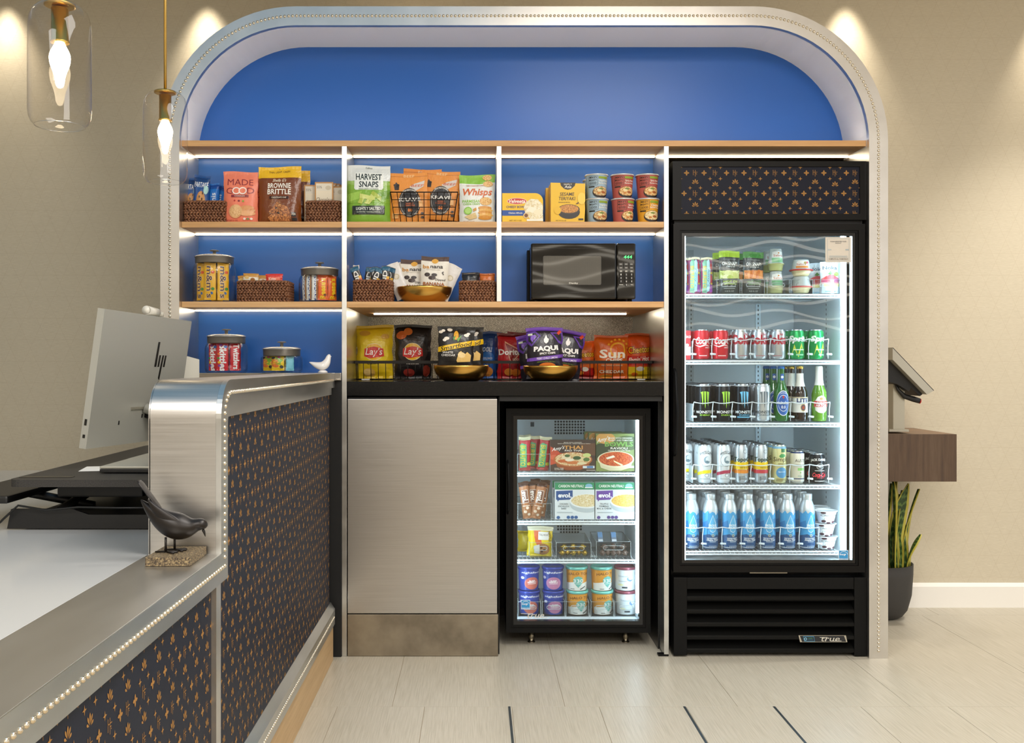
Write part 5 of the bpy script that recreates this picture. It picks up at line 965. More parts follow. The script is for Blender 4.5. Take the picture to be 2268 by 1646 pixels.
smooth(loft(MB(), [(bp(330, 1103, -.012), .001, .001), (bp(345, 1120, -.016), .008, .004), (bp(372, 1146, -.020), .016, .005), (bp(400, 1160, -.020), .014, .005), (bp(414, 1166, -.017), .003, .002)], 10).build('wing', BRZ, bird))
for px_, dy in ((371, -.012), (383, .012)):
    top_ = bp(px_, 1188, dy); MB().tube([top_, (top_.x, dy, .021)], .0026, 8).build('leg', BRZ, bird)
    MB().tube([(top_.x+.026, dy-.004, .0205), (top_.x, dy, .0215), (top_.x-.022, dy, .0205)], .002, 6).tube([(top_.x+.022, dy-.016, .0205), (top_.x, dy, .0215)], .002, 6).tube([(top_.x+.024, dy+.008, .0205), (top_.x, dy, .0215)], .002, 6).build('foot', BRZ, bird)
yd = .035; 
dv_ = thing('ceramic_dove', 'glossy white ceramic dove on the counter beside the first divider', 'figurine', (PX(715, yd), yd, ZC)); dX = PX(715, yd); k0 = PZ(820, yd)
def dp(px, py): return Vector((PX(px, yd)-dX, 0, PZ(py, yd)-k0))
CW = M('#efeae4', .12, 0, 'white_glaze', Coat_Weight=.5)
smooth(loft(MB(), [(dp(684.5, 796.5), .001, .002), (dp(691, 799), .006, .008), (dp(700, 803), .0125, .016), (dp(710, 806), .018, .021), (dp(719, 804), .020, .021), (dp(724, 797), .016, .017), (dp(726.5, 790), .0115, .012), (dp(728, 784.5), .0100, .0105), (dp(729.5, 780.5), .006, .006), (dp(730, 779), .002, .002)]).build('body', CW, dv_))
smooth(loft(MB(), [(dp(730, 783.5), .005, .005), (dp(734.5, 784.5), .0008, .0008)], 8).build('beak', CW, dv_), 1)
MB().lathe([(0, .0003), (.018, .0003), (.020, .003), (.012, .010), (0, .010)], 24).build('foot_ring', CW, dv_)
# ================================================================ desk equipment
zf = 2.45; yf = zf-D0; BZ = PZ(1063, yf); bX0, bX1 = PX(15, yf), -.735
ds = thing('desk_riser', 'black sit-stand desk riser with scissor legs on the white desk', 'desk riser', (-.95, -.9, ZL)); do = Vector((.95, .9, -ZL))
dpq = lambda mb, n_, m_: mb.build(n_, m_, ds, do)
RIS = NT('riser_top', .5); _n = RIS.noise(RIS.coords((1, 1, 1)), 500, 2); RIS.col(RIS.ramp(_n, [(.4, '#23211f'), (.6, '#3a3734')])); RIS = RIS.m
def rrect(x0, x1, y0, y1, r, n=6):
    p = []
    for cx, cy, a0 in ((x1-r, y0+r, -PI/2), (x1-r, y1-r, 0), (x0+r, y1-r, PI/2), (x0+r, y0+r, PI)):
        for k in range(n+1): a = a0+PI/2*k/n; p.append((cx+r*math.cos(a), cy+r*math.sin(a)))
    return p
dpq(MB().prism(rrect(bX0, bX1, yf, -.40, .03), BZ-.018, BZ, 'z'), 'top_board', RIS)
dpq(MB().prism(rrect(PX(45, yf+.06), PX(163, yf+.06), yf+.045, yf+.075, .008), BZ+.0002, BZ+.001, 'z'), 'phone_slot', M('#0a0a0a', .3))
dpq(MB().prism(rrect(-1.055, -1.015, -1.16, -.55, .006), BZ+.0002, BZ+.001, 'z'), 'cable_slot', M('#0a0a0a', .3))
yb1 = -1.395
dpq(MB().box(bX0+.01, -.735, yb1, -.45, ZL+.0005, ZL+.03, ch=.006), 'base_frame', M('#0d0d0e', .45)); dpq(MB().prism([(bX0-.02, ZL+.0005), (-.735, ZL+.0005), (-.735, ZL+.036), (-.98, ZL+.036), (-1.02, ZL+.05), (bX0-.01, ZL+.05)], yb1-.012, yb1-.0005, 'y'), 'base_apron', M('#121213', .45))
for x in (bX0+.07, -.80):
    dpq(MB().tube([(x, -1.30, ZL+.03), (x, -.70, BZ-.02)], .013, 6), 'scissor_arm', M('#0e0e0f', .45)); dpq(MB().tube([(x+.02, -1.30, BZ-.02), (x+.02, -.70, ZL+.03)], .013, 6), 'scissor_arm', M('#0e0e0f', .45))
dpq(MB().box(-1.08, -.86, -1.36, -1.0, BZ-.055, BZ-.0185, ch=.004), 'mechanism_box', M('#151516', .5))
dpq(MB().box(bX0-.18, bX0-.012, -1.42, -1.0, ZL+.065, ZL+.085, ch=.006), 'keyboard_tray', M('#161616', .45)); dpq(MB().tube([(bX0-.09, -1.2, ZL+.07), (bX0+.12, -1.2, ZL+.03)], .012, 6), 'tray_arm', M('#101010', .45))
tag(MB().tube([(-1.21, -1.43, ZL+.004), (-1.185, -1.425, ZL+.03), (-1.15, -1.425, ZL+.062), (-1.08, -1.425, ZL+.05), (-1.0, -1.425, ZL+.058), (-.9, -1.425, ZL+.056), (-.74, -1.42, ZL+.056)], .0028, 8).build('cable', M('#0c0c0c', .4)), 'thin black cable draped along the front of the desk riser', 'cable')
# monitor: seen from the back, leaning
mz_ = [2.67, 3.23]; A = Vector((PX(190, mz_[0]-D0), mz_[0]-D0, PZ(995, mz_[0]-D0))); B = Vector((PX(232, mz_[0]-D0), mz_[0]-D0, PZ(684, mz_[0]-D0)))
Cc = Vector((PX(425, mz_[1]-D0), mz_[1]-D0, PZ(708, mz_[1]-D0)))
up_ = (B-A); wd_ = (Cc-B); wd_ = wd_-up_.normalized()*wd_.dot(up_.normalized()); Hm, Wm = up_.length, wd_.length; ez, ex = up_.normalized(), wd_.normalized(); ny_ = ex.cross(ez)    # outward normal of the back
if ny_.x < 0: ny_ = -ny_
mon = thing('computer_monitor', 'silver all-in-one computer seen from behind with a black striped logo', 'monitor', (0, 0, 0))
cen = A+ex*(Wm/2); cen.z = BZ; mon.location = cen
def mq(a, b, c): return A+ex*(a*Wm)+ez*(b*Hm)+ny_*c-cen
def slab(a0, a1, b0, b1, c0, c1):
    v = [mq(a, b, c) for c in (c0, c1) for b in (b0, b1) for a in (a0, a1)]; m = MB(); m.add(v, [(0, 2, 3, 1), (4, 5, 7, 6), (0, 1, 5, 4), (2, 6, 7, 3), (0, 4, 6, 2), (1, 3, 7, 5)]); return m
SIL = M('#b2b1a8', .4, .35, 'silver_shell'); BK = M('#0c0c0c', .3)
slab(0, 1, 0, 1, -.020, 0).build('shell', SIL, mon, fix=True); slab(.01, .99, .08, .99, -.0212, -.0201).build('screen', M('#101418', .1), mon, fix=True)
def strip4(n_, pts, c=.0006):
    m = MB(); m.add([mq(a, b, c) for a, b in pts], [tuple(range(len(pts)))]); m.build(n_, BK, mon, fix=True)
for p in ([(.60, .60), (.625, .60), (.635, .80), (.612, .80)], [(.638, .60), (.658, .60), (.665, .695), (.645, .695)], [(.662, .51), (.680, .49), (.702, .695), (.682, .695)], [(.705, .60), (.725, .60), (.733, .695), (.713, .695)]): strip4('logo_bar', p)
slab(.40, .95, .265, .283, 0, .004).build('hinge_cover', M('#8f8a7b', .35, .4), mon, fix=True)
for a, b, w_, h_ in ((.285, .155, .012, .03), (.53, .195, .012, .03), (.565, .195, .016, .045)): slab(a, a+w_, b, b+h_, 0, .0006).build('port', BK, mon, fix=True)
slab(.58, .80, .19, .225, 0, .022).build('power_plug', BK, mon, fix=True)
for b0, b1 in ((.165, .21), (.075, .10)): 
    m = MB(); m.add([mq(-.0008/Wm, b, c) for b in (b0, b1) for c in (-.014, -.007)], [(0, 1, 3, 2)]); m.build('side_port', BK, mon)
nk = mq(.55, .27, .004); MB().tube([nk, nk+Vector((.06, 0, -.02)), (nk.x+.075, nk.y, .012)], .016, 8).build('stand_neck', SIL, mon); MB().box(nk.x-.02, nk.x+.15, nk.y-.1, nk.y+.1, .0005, .012, ch=.003).build('stand_foot', SIL, mon)
wcam = thing('webcam', 'small white cylindrical webcam clipped on top of the monitor', 'webcam', tuple(A+ex*(Wm*.58)+ez*Hm-ny_*.01)); 
MB().tube([(-.018, -.035, .0165), (-.018, -.034, .0165), (-.006, .03, .0125)], [.0135, .014, .0125], 16).build('barrel', M('#cfcabd', .35), wcam); MB().lathe([(0, .001), (.011, .001), (.012, .012), (.008, .016), (0, .016)], 18, (-.002, .045, 0)).build('clip', M('#bdb8aa', .35), wcam)
MB().tube([(-.0185, -.0355, .0165), (-.0185, -.037, .0165)], .012, 14).build('lens_cap', M('#d6d1c4', .3), wcam)
lp = thing('laptop', 'flat pale grey closed laptop lying on the desk riser', 'laptop', (-.875, -1.13, BZ))
MB().box(-.115, .13, -.18, .18, .002, .012, ch=.002).build('lower_shell', M('#1a1a1b', .4), lp); MB().box(-.115, .13, -.18, .18, .0125, .019, ch=.002).build('lid', M('#b6b3a6', .35, .3), lp)
tag(MB().box(-.045, .045, -.06, .06, 0, .0008).build('note_paper', M('#e8e6e0', .6), None, (-1.03, -1.2, BZ+.001), (0, 0, .2)), 'small white sheet of paper on the desk riser beside the laptop', 'paper')
ph_ = thing('desk_phone', 'black desk telephone with coiled cord, mostly hidden behind the counter end', 'telephone', (-.84, -1.0+.52, BZ))
MB().prism([(-.09, 0), (.08, 0), (.08, .06), (-.09, .03)], -.09, .09, 'y').build('base', BLACKP, ph_, fix=True)
coil = [(-.13+.0009*k, -.02+.008*math.cos(k*1.1), .012+.008*math.sin(k*1.1)) for k in range(70)]; MB().tube(coil, .0022, 5).build('coiled_cord', BLACKP, ph_)
yk = -.62; sd = thing('sign_holder', 'pale grey slanted-top sign holder standing behind the counter end', 'sign holder', (PX(411, yk), yk, BZ)); hk = PZ(783, yk)-BZ
MB().prism([(-.05, 0), (.05, 0), (.05, hk-.02), (-.05, hk)], -.012, .012, 'y').build('panel', M('#cfcabc', .4), sd, rot=(0, 0, 1.05), fix=True); MB().box(-.06, .06, -.04, .04, .0005, .006).build('foot_plate', M('#cfcabc', .4), sd, rot=(0, 0, 1.05))
# ================================================================ wall console, terminal, plant
yk0 = .405; kx1 = PX(2119, yk0); kz1, kz0 = PZ(962, yk0), PZ(1067, yk0)
cs = thing('wall_console', 'dark walnut floating box shelf on the right wall', 'shelf', ((1.637+kx1)/2, .62, kz0)); ko = Vector((-(1.637+kx1)/2, -.62, -kz0))
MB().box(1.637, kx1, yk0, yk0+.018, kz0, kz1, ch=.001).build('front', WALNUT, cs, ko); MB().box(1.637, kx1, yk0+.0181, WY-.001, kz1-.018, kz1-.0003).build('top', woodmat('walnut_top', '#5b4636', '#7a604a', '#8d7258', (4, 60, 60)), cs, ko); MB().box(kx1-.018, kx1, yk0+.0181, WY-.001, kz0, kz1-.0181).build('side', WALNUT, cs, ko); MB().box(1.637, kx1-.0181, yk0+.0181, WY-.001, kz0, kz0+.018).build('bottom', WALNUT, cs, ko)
yt = .52; tl = thing('tablet_terminal', 'tilted tablet terminal on a grey column with a black scanner handle', 'terminal', (PX(1985, yt), yt, kz1)); tX = PX(1985, yt)
def tp(px, py): return (PX(px, yt)-tX, PZ(py, yt)-kz1)
TG = M('#b9b4a3', .35, .3, 'terminal_grey')
MB().prism([tp(1955, 954), tp(1998, 954), tp(1998, 949), tp(1955, 949)], -.07, .07, 'y').build('base_plate', TG, tl, fix=True)
MB().prism([tp(1969, 949), tp(1994, 949), tp(1994, 862), tp(1982, 848), tp(1969, 848)], -.045, .045, 'y').build('column', TG, tl, fix=True)
MB().prism([tp(1950, 772), tp(2038, 864), tp(2024, 872), tp(1950, 797)], -.13, .13, 'y').build('tablet', M('#b4b0a2', .3, .3), tl, fix=True)
MB().prism([tp(1951, 771), tp(2039, 863), tp(2038, 864), tp(1950, 772)], -.13, .13, 'y').build('screen_glass', M('#15110f', .1), tl, fix=True)
MB().prism([tp(1950, 798), tp(2023, 872), tp(2018, 876), tp(1998, 858), tp(1994, 866), tp(1968, 850), tp(1950, 845)], -.09, .09, 'y').build('tilt_mount', M('#0e0e0f', .5), tl, fix=True)
hp = [tp(1970, 848), tp(1976, 862), tp(1990, 877), tp(2010, 883), tp(2023, 887)]; MB().tube([(x, -.06, z) for x, z in hp], [.004, .007, .011, .013, .012], 10).build('scanner_handle', M('#141414', .45), tl); x, z = tp(2024, 887.3); MB().tube([(x-.001, -.06, z), (x+.002, -.06, z-.0005)], .0115, 12).build('scanner_tip', M('#c8231c', .3), tl)
plz = .665; pX = PX(2017, plz)-.15; pl = thing('snake_plant', 'variegated snake plant in a matt charcoal pot under the wall console', 'plant', (pX, plz, 0))
MB().lathe([(0, .001), (.085, .001), (.105, .012), (.125, .04), (.143, .11), (.149, .20), (.150, .250), (.143, .250), (.141, .215), (0, .215)], 36).build('pot', M('#3a3836', .7, 0, 'charcoal_clay'), pl)
MB().lathe([(0, .222), (.141, .216)], 30).build('soil', M('#2a1d14', .9), pl)
LF = NT('variegated_leaf', .4); sx = LF.n('SeparateXYZ'); uv = LF.n('UVMap'); LF.l(uv.outputs[0], sx.inputs[0]); edge = LF.math('GREATER_THAN', LF.math('ABSOLUTE', LF.math('SUBTRACT', sx.outputs[0], .5)), .36)
vv = LF.coords((1, 1, 1), kind='UV'); nn = LF.noise(vv, 6, 3); bandv = LF.math('SINE', LF.math('ADD', LF.math('MULTIPLY', sx.outputs[1], 75), LF.math('MULTIPLY', nn, 14)))
LF.col(LF.mix(edge, LF.ramp(bandv, [(.3, '#2f4a22'), (.6, '#5d7a3c')]), '#c3b84c')); LF = LF.m
R_ = random.Random(5)
LV = [(.10, -.05, .40, .02, .16, .05), (.07, -.07, .34, .05, .10, .06), (.115, -.01, .37, .075, .0, .045), (.05, -.09, .42, -.02, -.02, .055), (.085, .0, .41, .03, .06, .05), (.02, -.06, .40, .03, .02, .05), (-.03, -.08, .38, -.05, -.03, .055), (.1, .05, .35, .06, .05, .045), (.12, -.05, .17, .05, -.02, .05), (-.08, -.03, .38, -.06, .0, .05), (.02, .05, .41, .0, .05, .05), (.06, -.02, .40, .06, -.03, .05), (-.04, .04, .36, -.03, .05, .05)]
for (x, y, hh, lx, ly, wd) in LV:
    wd *= 1.35
    n_ = 12; m = MB(); vs = []; tw = R_.uniform(-.9, .9); uvs = []
    for i in range(n_+1):
        f = i/n_; ww = wd*.5*(.55+.9*f*(1-f)*2) if f < .75 else wd*.5*(.55+.9*.75*.25*2)*((1-f)/.25)**.7
        cx, cy, cz = x+lx*f*f, y+ly*f*f, .217+hh*f; a = tw+.8*f
        for k in range(5): s_ = (k/4*2-1); d_ = .010*(1-s_*s_); vs.append((cx+ww*s_*math.cos(a)-d_*math.sin(a), cy+ww*s_*math.sin(a)+d_*math.cos(a), cz)); uvs.append((k/4, f))
    fs = [(i*5+k, i*5+k+1, i*5+k+6, i*5+k+5) for i in range(n_) for k in range(4)]; m.add(vs, fs, 0, True); o = m.build('leaf', LF, pl)
    ul = o.data.uv_layers.new(name='UVMap')
    for lp_ in o.data.loops: ul.data[lp_.index].uv = uvs[lp_.vertex_index]
    so = o.modifiers.new('t', 'SOLIDIFY'); so.thickness = .0025
# ================================================================ goods in the drinks fridge
YF = .17      # centre line of the front row
def lane(first, px0, y0, base, pitch, n, desc, xoff=0):      # copies behind the front one, same real X
    X = first.location.x
    for k in range(1, n): clone(first, (X+xoff*k, y0+pitch*k, base), desc % ordl(k))
def rack(label, px0, px1, z, h_, y, n):      # white plastic can rack: a wavy top rail, posts, prongs
    t = thing('can_rack', label, 'rack', (PX((px0+px1)/2, y), y, z), 0, 'white plastic can racks'); w_ = SZ(px1-px0, y); m = MB(); pit = w_/n
    RK = M('#dfe9ee', .3, 0, 'rack_plastic', Alpha=.85)
    top = []
    for i in range(n*8+1): x = -w_/2+i*w_/(n*8); top.append((x, -.040+.006*abs(math.sin(PI*i/8)), h_-.006*abs(math.sin(PI*i/8))))
    m.tube(top, .0022, 6); m.build('top_rail', RK, t)
    for i in range(n+1):
        x = -w_/2+i*pit; q = MB(); q.tube([(x, -.038, h_-.002), (x-.004, -.039, h_*.6), (x-.003, -.039, .004)], .0019, 5); q.tube([(x-.010, -.041, h_*.28), (x+.012, -.041, h_*.26)], [.0045, .0045], 7); q.build('prong_post', RK, t)
    MB().box(-w_/2, w_/2, -.040, .36, 0, .002).build('tray', CLEARP, t); MB().box(-w_/2-.002, -w_/2, -.03, .36, .002, h_*.9).build('side_wall', RK, t)
    return t
CR1, CR2, GRN1 = '#cf2531', '#c9ced2', '#1f9a52'
Zs = FSZ[1]+.003
COKE = [T('Coca-Cola', .55, .62, 1.5, .24, '#f6f2f0', b=.03, sh=.35), G([(-1.3, .50), (-.4, .44), (.2, .5), (1.3, .42), (.3, .46), (-.4, .40)], '#f6f2f0'), T('ORIGINAL', .75, .39, .5, .045, '#f6f2f0'), R(0, .12, .5, .03, '#e9c9c4')]
DIET = [T('Coke', .0, .66, 1.5, .34, '#b02a3a', b=.05), T('Diet', .6, .84, .4, .09, '#c9505a', sh=.3), R(.2, .12, .6, .03, '#a97b7f')]
SPR = [T('Sprite', .2, .66, 1.5, .26, '#f3f8f4', b=.05, sh=.2), G([(-.9, .1), (-.5, .5), (-.1, .15), (.4, .55), (.9, .15), (.4, .42), (0, .06), (-.5, .36)], '#c9d84a'), R(.1, .32, .7, .03, '#d9efe0'), R(.2, .15, .5, .05, '#8fd0a6')]
lanes = [('coke', 1553.5, CR1, COKE, 'red cola can', .3), ('coke', 1595, None, None, 'red cola can', .3), ('diet', 1639, CR2, DIET, 'silver cola can', .8), ('diet', 1680.5, None, None, 'silver cola can', .8), ('diet', 1722, None, None, 'silver cola can', .8), ('spr', 1763, GRN1, SPR, 'green lemon soda can', .45), ('spr', 1806, None, None, 'green lemon soda can', .45)]
lname = {1553.5: 'left red lane', 1595: 'right red lane', 1639: 'left silver lane', 1680.5: 'middle silver lane', 1722: 'right silver lane', 1763: 'left green lane', 1806: 'right green lane'}
store = {}
CW_, CHh = .0655, .1225
rack('white can rack of cola and lemon soda on the second fridge shelf', 1531, 1828, Zs, .085, YF, 7)
for k, px_, col, it, ds_, mt in lanes:
    lo = (PX(px_, YF), YF, Zs+.002); l = 'frontmost %s in the %s of the fridge' % (ds_, lname[px_])
    if k not in store: store[k] = can('drink_can', l, CW_, CHh, col, it, lo, 0, '%ss in the fridge' % ds_, mt); f = store[k]
    else: f = clone(store[k], lo, l, rz={1680.5: -.25, 1722: -.5, 1806: .35}.get(px_, 0))
    lane(f, px_, YF, Zs+.002, .069, 3, '%%s %s from the front in the %s' % (ds_, lname[px_]))
X = PX(1513, YF); carton('can_carton', 'red and white printed soda carton at the left edge of the second fridge shelf', 'carton', .03, .12, .25, '#c23a42', [T('Coca', 0, .8, 1.0, .12, '#f3ecea', sh=.3), R(0, .3, 1, .3, '#dcd6d4'), E(0, .5, .5, .1, '#f0d9d6')], (PX(1519, YF), YF+.10, Zs))
# energy drinks and beer
Zs = FSZ[2]+.003
rack('white rack of energy drinks and beer on the third fridge shelf', 1532, 1831, Zs, .082, YF, 7)
def mons(c, t2): return [G([(-.55, .78), (-.2, .80), (-.22, .55), (-.28, .42), (-.36, .55), (-.42, .72)], c), G([(-.12, .80), (.12, .80), (.10, .5), (.02, .34), (-.06, .5)], c), G([(.2, .80), (.55, .78), (.46, .6), (.40, .40), (.30, .52), (.24, .7)], c), T('MONSTER', .05, .25, 1.25, .075, t2, b=.02), T('ENERGY', .1, .17, .7, .04, c), R(0, .945, 1.9, .02, '#c9cdd0')]
BKC = '#14161a'
m1 = can('drink_can', 'frontmost black energy can with a green claw mark, left of two', .066, .154, BKC, mons('#9fd43a', '#f0f0ee'), (PX(1557.5, YF), YF, Zs+.002), 0, 'tall energy drink cans', .5)
m2 = clone(m1, (PX(1601.5, YF), YF, Zs+.002), 'frontmost black energy can with a green claw mark, right of two', rz=.15)
m3 = can('drink_can', 'frontmost black energy can with a pale blue claw mark', .066, .154, '#10161f', mons('#6fc0e8', '#e9f3f8')+[R(.1, .115, 1, .03, '#6fc0e8')], (PX(1644, YF), YF, Zs+.002), 0, 'tall energy drink cans', .5)
m4 = can('drink_can', 'frontmost white energy can with a grey claw mark', .066, .154, '#cfd6db', mons('#6d777f', '#4a5258'), (PX(1688, YF), YF, Zs+.002), 0, 'tall energy drink cans', .7)
for f, n_, dd in ((m1, 5, 'black energy can %s in the left green-claw lane'), (m2, 5, 'black energy can %s in the right green-claw lane'), (m3, 4, 'black energy can %s in the blue-claw lane'), (m4, 3, 'white energy can %s in the grey-claw lane')): lane(f, 0, YF, Zs+.002, .070, n_, dd)
def glassm(col, name): return M(col, .08, 0, name, Transmission_Weight=.35, Coat_Weight=.6)
BPR = [(.027, .0), (.0300, .004), (.0305, .012), (.0305, .108), (.0285, .124), (.020, .145), (.0152, .160), (.0138, .175), (.0132, .212), (.0135, .218), (.0135, .222)]
CAPP = [(0, .222), (.0142, .2165), (.0146, .2175), (.0142, .222), (.0125, .2265), (0, .2268)]
CAPP = [(.0148, .2155), (.0150, .218), (.0140, .2245), (.012, .2268), (0, .2268)]
GRB = glassm('#2f7d2c', 'green_bottle'); BRB = glassm('#2e1a10', 'brown_bottle'); LGB = glassm('#6fa52c', 'light_green_bottle')
hk_ = [E(0, .33, .92, .46, '#e8edf2', 30), E(0, .33, .86, .43, '#2a5fae', 30), E(0, .33, .66, .30, '#e8edf2', 30), E(0, .33, .62, .28, '#2457a8', 30), R(0, .34, .92, .075, '#2a5fae'), T('Heineken', 0, .34, .86, .06, '#f2f5f8', b=.02), T('0.0', 0, .26, .28, .055, '#f2f5f8', b=.02), E(0, .44, .12, .05, '#c23a2c'), T('ORIGINAL', 0, .50, .4, .02, '#f2f5f8', arc=.8), R(0, .80, .2, .12, '#2a5fae'), E(0, .80, .16, .05, '#e2e8ee')]
ml_ = [R(0, .30, 1.7, .28, '#e7e6e0'), T('LITE', .1, .38, .8, .075, '#22396e', b=.04), E(.15, .25, .38, .13, '#b99a4a'), E(.15, .25, .30, .10, '#26386b'), E(.15, .25, .2, .07, '#a8522c'), R(0, .428, 1.7, .010, '#b99a4a')]
st_ = [G([(-.8, .20), (-.86, .36), (-.5, .44), (0, .47), (.5, .44), (.86, .36), (.8, .20), (.4, .16), (0, .15), (-.4, .16)], '#ece8e2'), R(0, .34, 1.0, .06, '#c23a32'), T('STELLA', 0, .345, .6, .035, '#f6efe8'), R(0, .29, 1.0, .06, '#c9443a'), T('ARTOIS', 0, .29, .74, .045, '#f8f2ec', b=.02), E(0, .41, .24, .05, '#b98c5a')]
h1 = bottle('beer_bottle', 'front green beer bottle with a blue oval label', BPR, GRB, hk_, (PX(1730, YF), YF, Zs+.002), .061, .227, 0, 'green beer bottles with blue caps', CAPP, M('#2f6fb8', .3, .4))
clone(h1, (PX(1712.5, .24), .24, Zs+.002), 'second green beer bottle behind the front blue-label one'); clone(h1, (PX(1697.5, .31), .31, Zs+.002), 'third green beer bottle, furthest left of the blue-capped ones')
NKW = lambda: [('neck_label', [(.0216, .140), (.0162, .160), (.0148, .176), (.0146, .196), (.0138, .197)], M('#e6e4dc', .4))]
l1 = bottle('beer_bottle', 'front brown beer bottle with white labels and gold cap', BPR, BRB, ml_, (PX(1771.5, YF), YF, Zs+.002), .061, .227, 0, 'brown beer bottles', CAPP, M('#c9a24a', .25, .8), NKW())
clone(l1, (PX(1752.5, .24), .24, Zs+.002), 'second brown beer bottle behind the front one'); clone(l1, (PX(1737.5, .31), .31, Zs+.002), 'third brown beer bottle, half hidden by green ones')
bottle('beer_bottle', 'single light green beer bottle with a white and red label at the right', BPR, LGB, st_, (PX(1814, YF), YF, Zs+.002), .061, .227, 0, None, CAPP, M('#e9e8e4', .3, .3), [('neck_foil', [(.0200, .148), (.0172, .158), (.0158, .172), (.0150, .19), (.0148, .222)], M('#e9e9e6', .35))])
# slim cans
Zs = FSZ[3]+.003
rack('white rack of slim cans on the fourth fridge shelf', 1531, 1829, Zs, .080, YF, 7)
WC = lambda c: [E(.1, .60, .86, .34, '#3d4650', 30), E(.1, .60, .83, .327, '#e4eaee', 30), T('WHITE CLAW', .1, .74, .96, .07, '#3d4650', b=.015, arc=.9), E(.2, .60, .5, .19, '#8fa4b0'), E(.32, .62, .36, .14, '#dbe4e9'), E(.15, .55, .3, .07, '#6f8794'), T('HARD SELTZER', .1, .47, .6, .03, '#3d4650', arc=-.6), G([(-1.4, .27), (-.3, .33), (1.4, .35), (1.4, .26), (-.2, .25), (-1.4, .19)], c), E(.1, .20, .26, .085, '#3d4650'), E(.1, .20, .22, .07, '#e4eaee'), R(.1, .11, .9, .012, '#8d989f')]
TC = lambda c: [R(0, .46, 2.8, .16, '#f0cb1c'), R(0, .38, 2.8, .05, '#f0cb1c'), G([(-1.4, .50), (-.8, .56), (0, .52), (.8, .56), (1.4, .5), (1.4, .54), (-1.4, .52)], '#f0cb1c'), T('TopoChico', .6, .60, 1.9, .15, '#27402f', b=.025), E(.35, .82, .3, .1, '#7d8a90'), E(.35, .82, .25, .08, '#c9d1d6'), R(0, .30, 2.8, .09, c), T('HARD SELTZER', .2, .40, .6, .03, '#5d5416'), R(.1, .15, .3, .05, '#8a959b'), R(.1, .10, .4, .02, '#8a959b'), R(-.4, .12, .12, .1, '#6f7a80')]
w1 = can('drink_can', 'front white slim can with a yellow stripe', .058, .158, '#dfe6ea', WC('#e8d523'), (PX(1560, YF), YF, Zs+.002), 0, 'white slim cans', .3)
w2 = can('drink_can', 'front white slim can with a crimson stripe', .058, .158, '#dfe6ea', WC('#a8324f'), (PX(1602, YF), YF, Zs+.002), .15, 'white slim cans', .3)
t1 = can('drink_can', 'front silver and yellow slim can with an orange stripe', .058, .158, '#c3cbd1', TC('#e08a2a'), (PX(1641, YF), YF, Zs+.002), 0, 'silver and yellow slim cans', .6)
t2 = can('drink_can', 'front silver and yellow slim can with a red stripe', .058, .158, '#c3cbd1', TC('#c23a44'), (PX(1684.5, YF), YF, Zs+.002), .1, 'silver and yellow slim cans', .6)
s1 = can('drink_can', 'front pale yellow slim can with a blue disc', .058, .158, '#d9d59a', [R(0, .92, 2.8, .06, '#7fb0cf'), R(.3, .85, .3, .1, '#3f7a4a'), G([(-.3, .70), (0, .76), (.5, .75), (.7, .70), (.3, .66), (-.1, .66)], '#4f9a5a'), T('Simply', .1, .60, 1.2, .15, '#4a3a22', b=.0), T('SPIKED', .2, .50, .6, .03, '#6a5a3a'), E(.1, .27, .78, .28, '#4f8fbf', 26), T('Signature', .1, .29, .5, .04, '#dfeaf0', sh=.3), R(.1, .1, .8, .02, '#7a7040'), R(.1, .06, .8, .02, '#7a7040')], (PX(1725.5, YF), YF, Zs+.002), 0, 'pale yellow slim cans', .2)
a1 = can('drink_can', 'front cream can with dark blue ends', .058, .132, '#ded9c6', [R(0, .945, 2.8, .05, '#2a3c66'), R(0, .09, 2.8, .12, '#2a3c66'), T('AUSTIN', .35, .70, .9, .09, '#3a3a3a', b=0), T('COCKTAILS', .3, .56, .8, .045, '#4a4a44'), R(.3, .43, .5, .08, '#86bf6a'), E(.2, .33, .1, .04, '#86bf6a'), R(.1, .22, .3, .02, '#8fae9a')], (PX(1765, YF), YF, Zs+.002), 0, 'cream cocktail cans', .15)
d1 = can('drink_can', 'front black whiskey cola can at the right end', .0625, .1215, '#17171a', [T("JACK DANIEL'S", .1, .75, 1.3, .11, '#efece6', b=.03, arc=.3), E(.1, .56, .5, .2, '#d9d6cf'), E(.1, .56, .46, .18, '#17171a'), T('No 7', .1, .57, .34, .08, '#efece6', b=.02), R(.1, .42, .7, .02, '#c9c6bf'), T('Coca-Cola', .1, .28, 1.0, .15, '#d83a44', b=.03, sh=.35), T('ZERO SUGAR', .15, .18, .5, .03, '#d83a44'), R(.1, .07, .7, .025, '#c9c6bf')], (PX(1809.5, YF), YF, Zs+.002), 0, 'black whiskey cola cans', .5)
for f, n_, pt_, dd in ((w1, 7, .062, 'white slim can %s in the yellow-stripe lane'), (w2, 6, .062, 'white slim can %s in the crimson-stripe lane'), (t1, 4, .062, 'silver slim can %s in the orange-stripe lane'), (t2, 4, .062, 'silver slim can %s in the red-stripe lane'), (s1, 3, .062, 'pale yellow slim can %s in its lane'), (a1, 3, .062, 'cream can %s in its lane'), (d1, 4, .066, 'black whiskey cola can %s in its lane')): lane(f, 0, YF, Zs+.002, pt_, n_, dd)
w0 = clone(w1, (PX(1518, .235), .235, Zs+.002), 'white slim can partly cut off by the left door frame'); lane(w0, 0, .235, Zs+.002, .062, 5, 'white slim can %s in the lane at the left door frame')
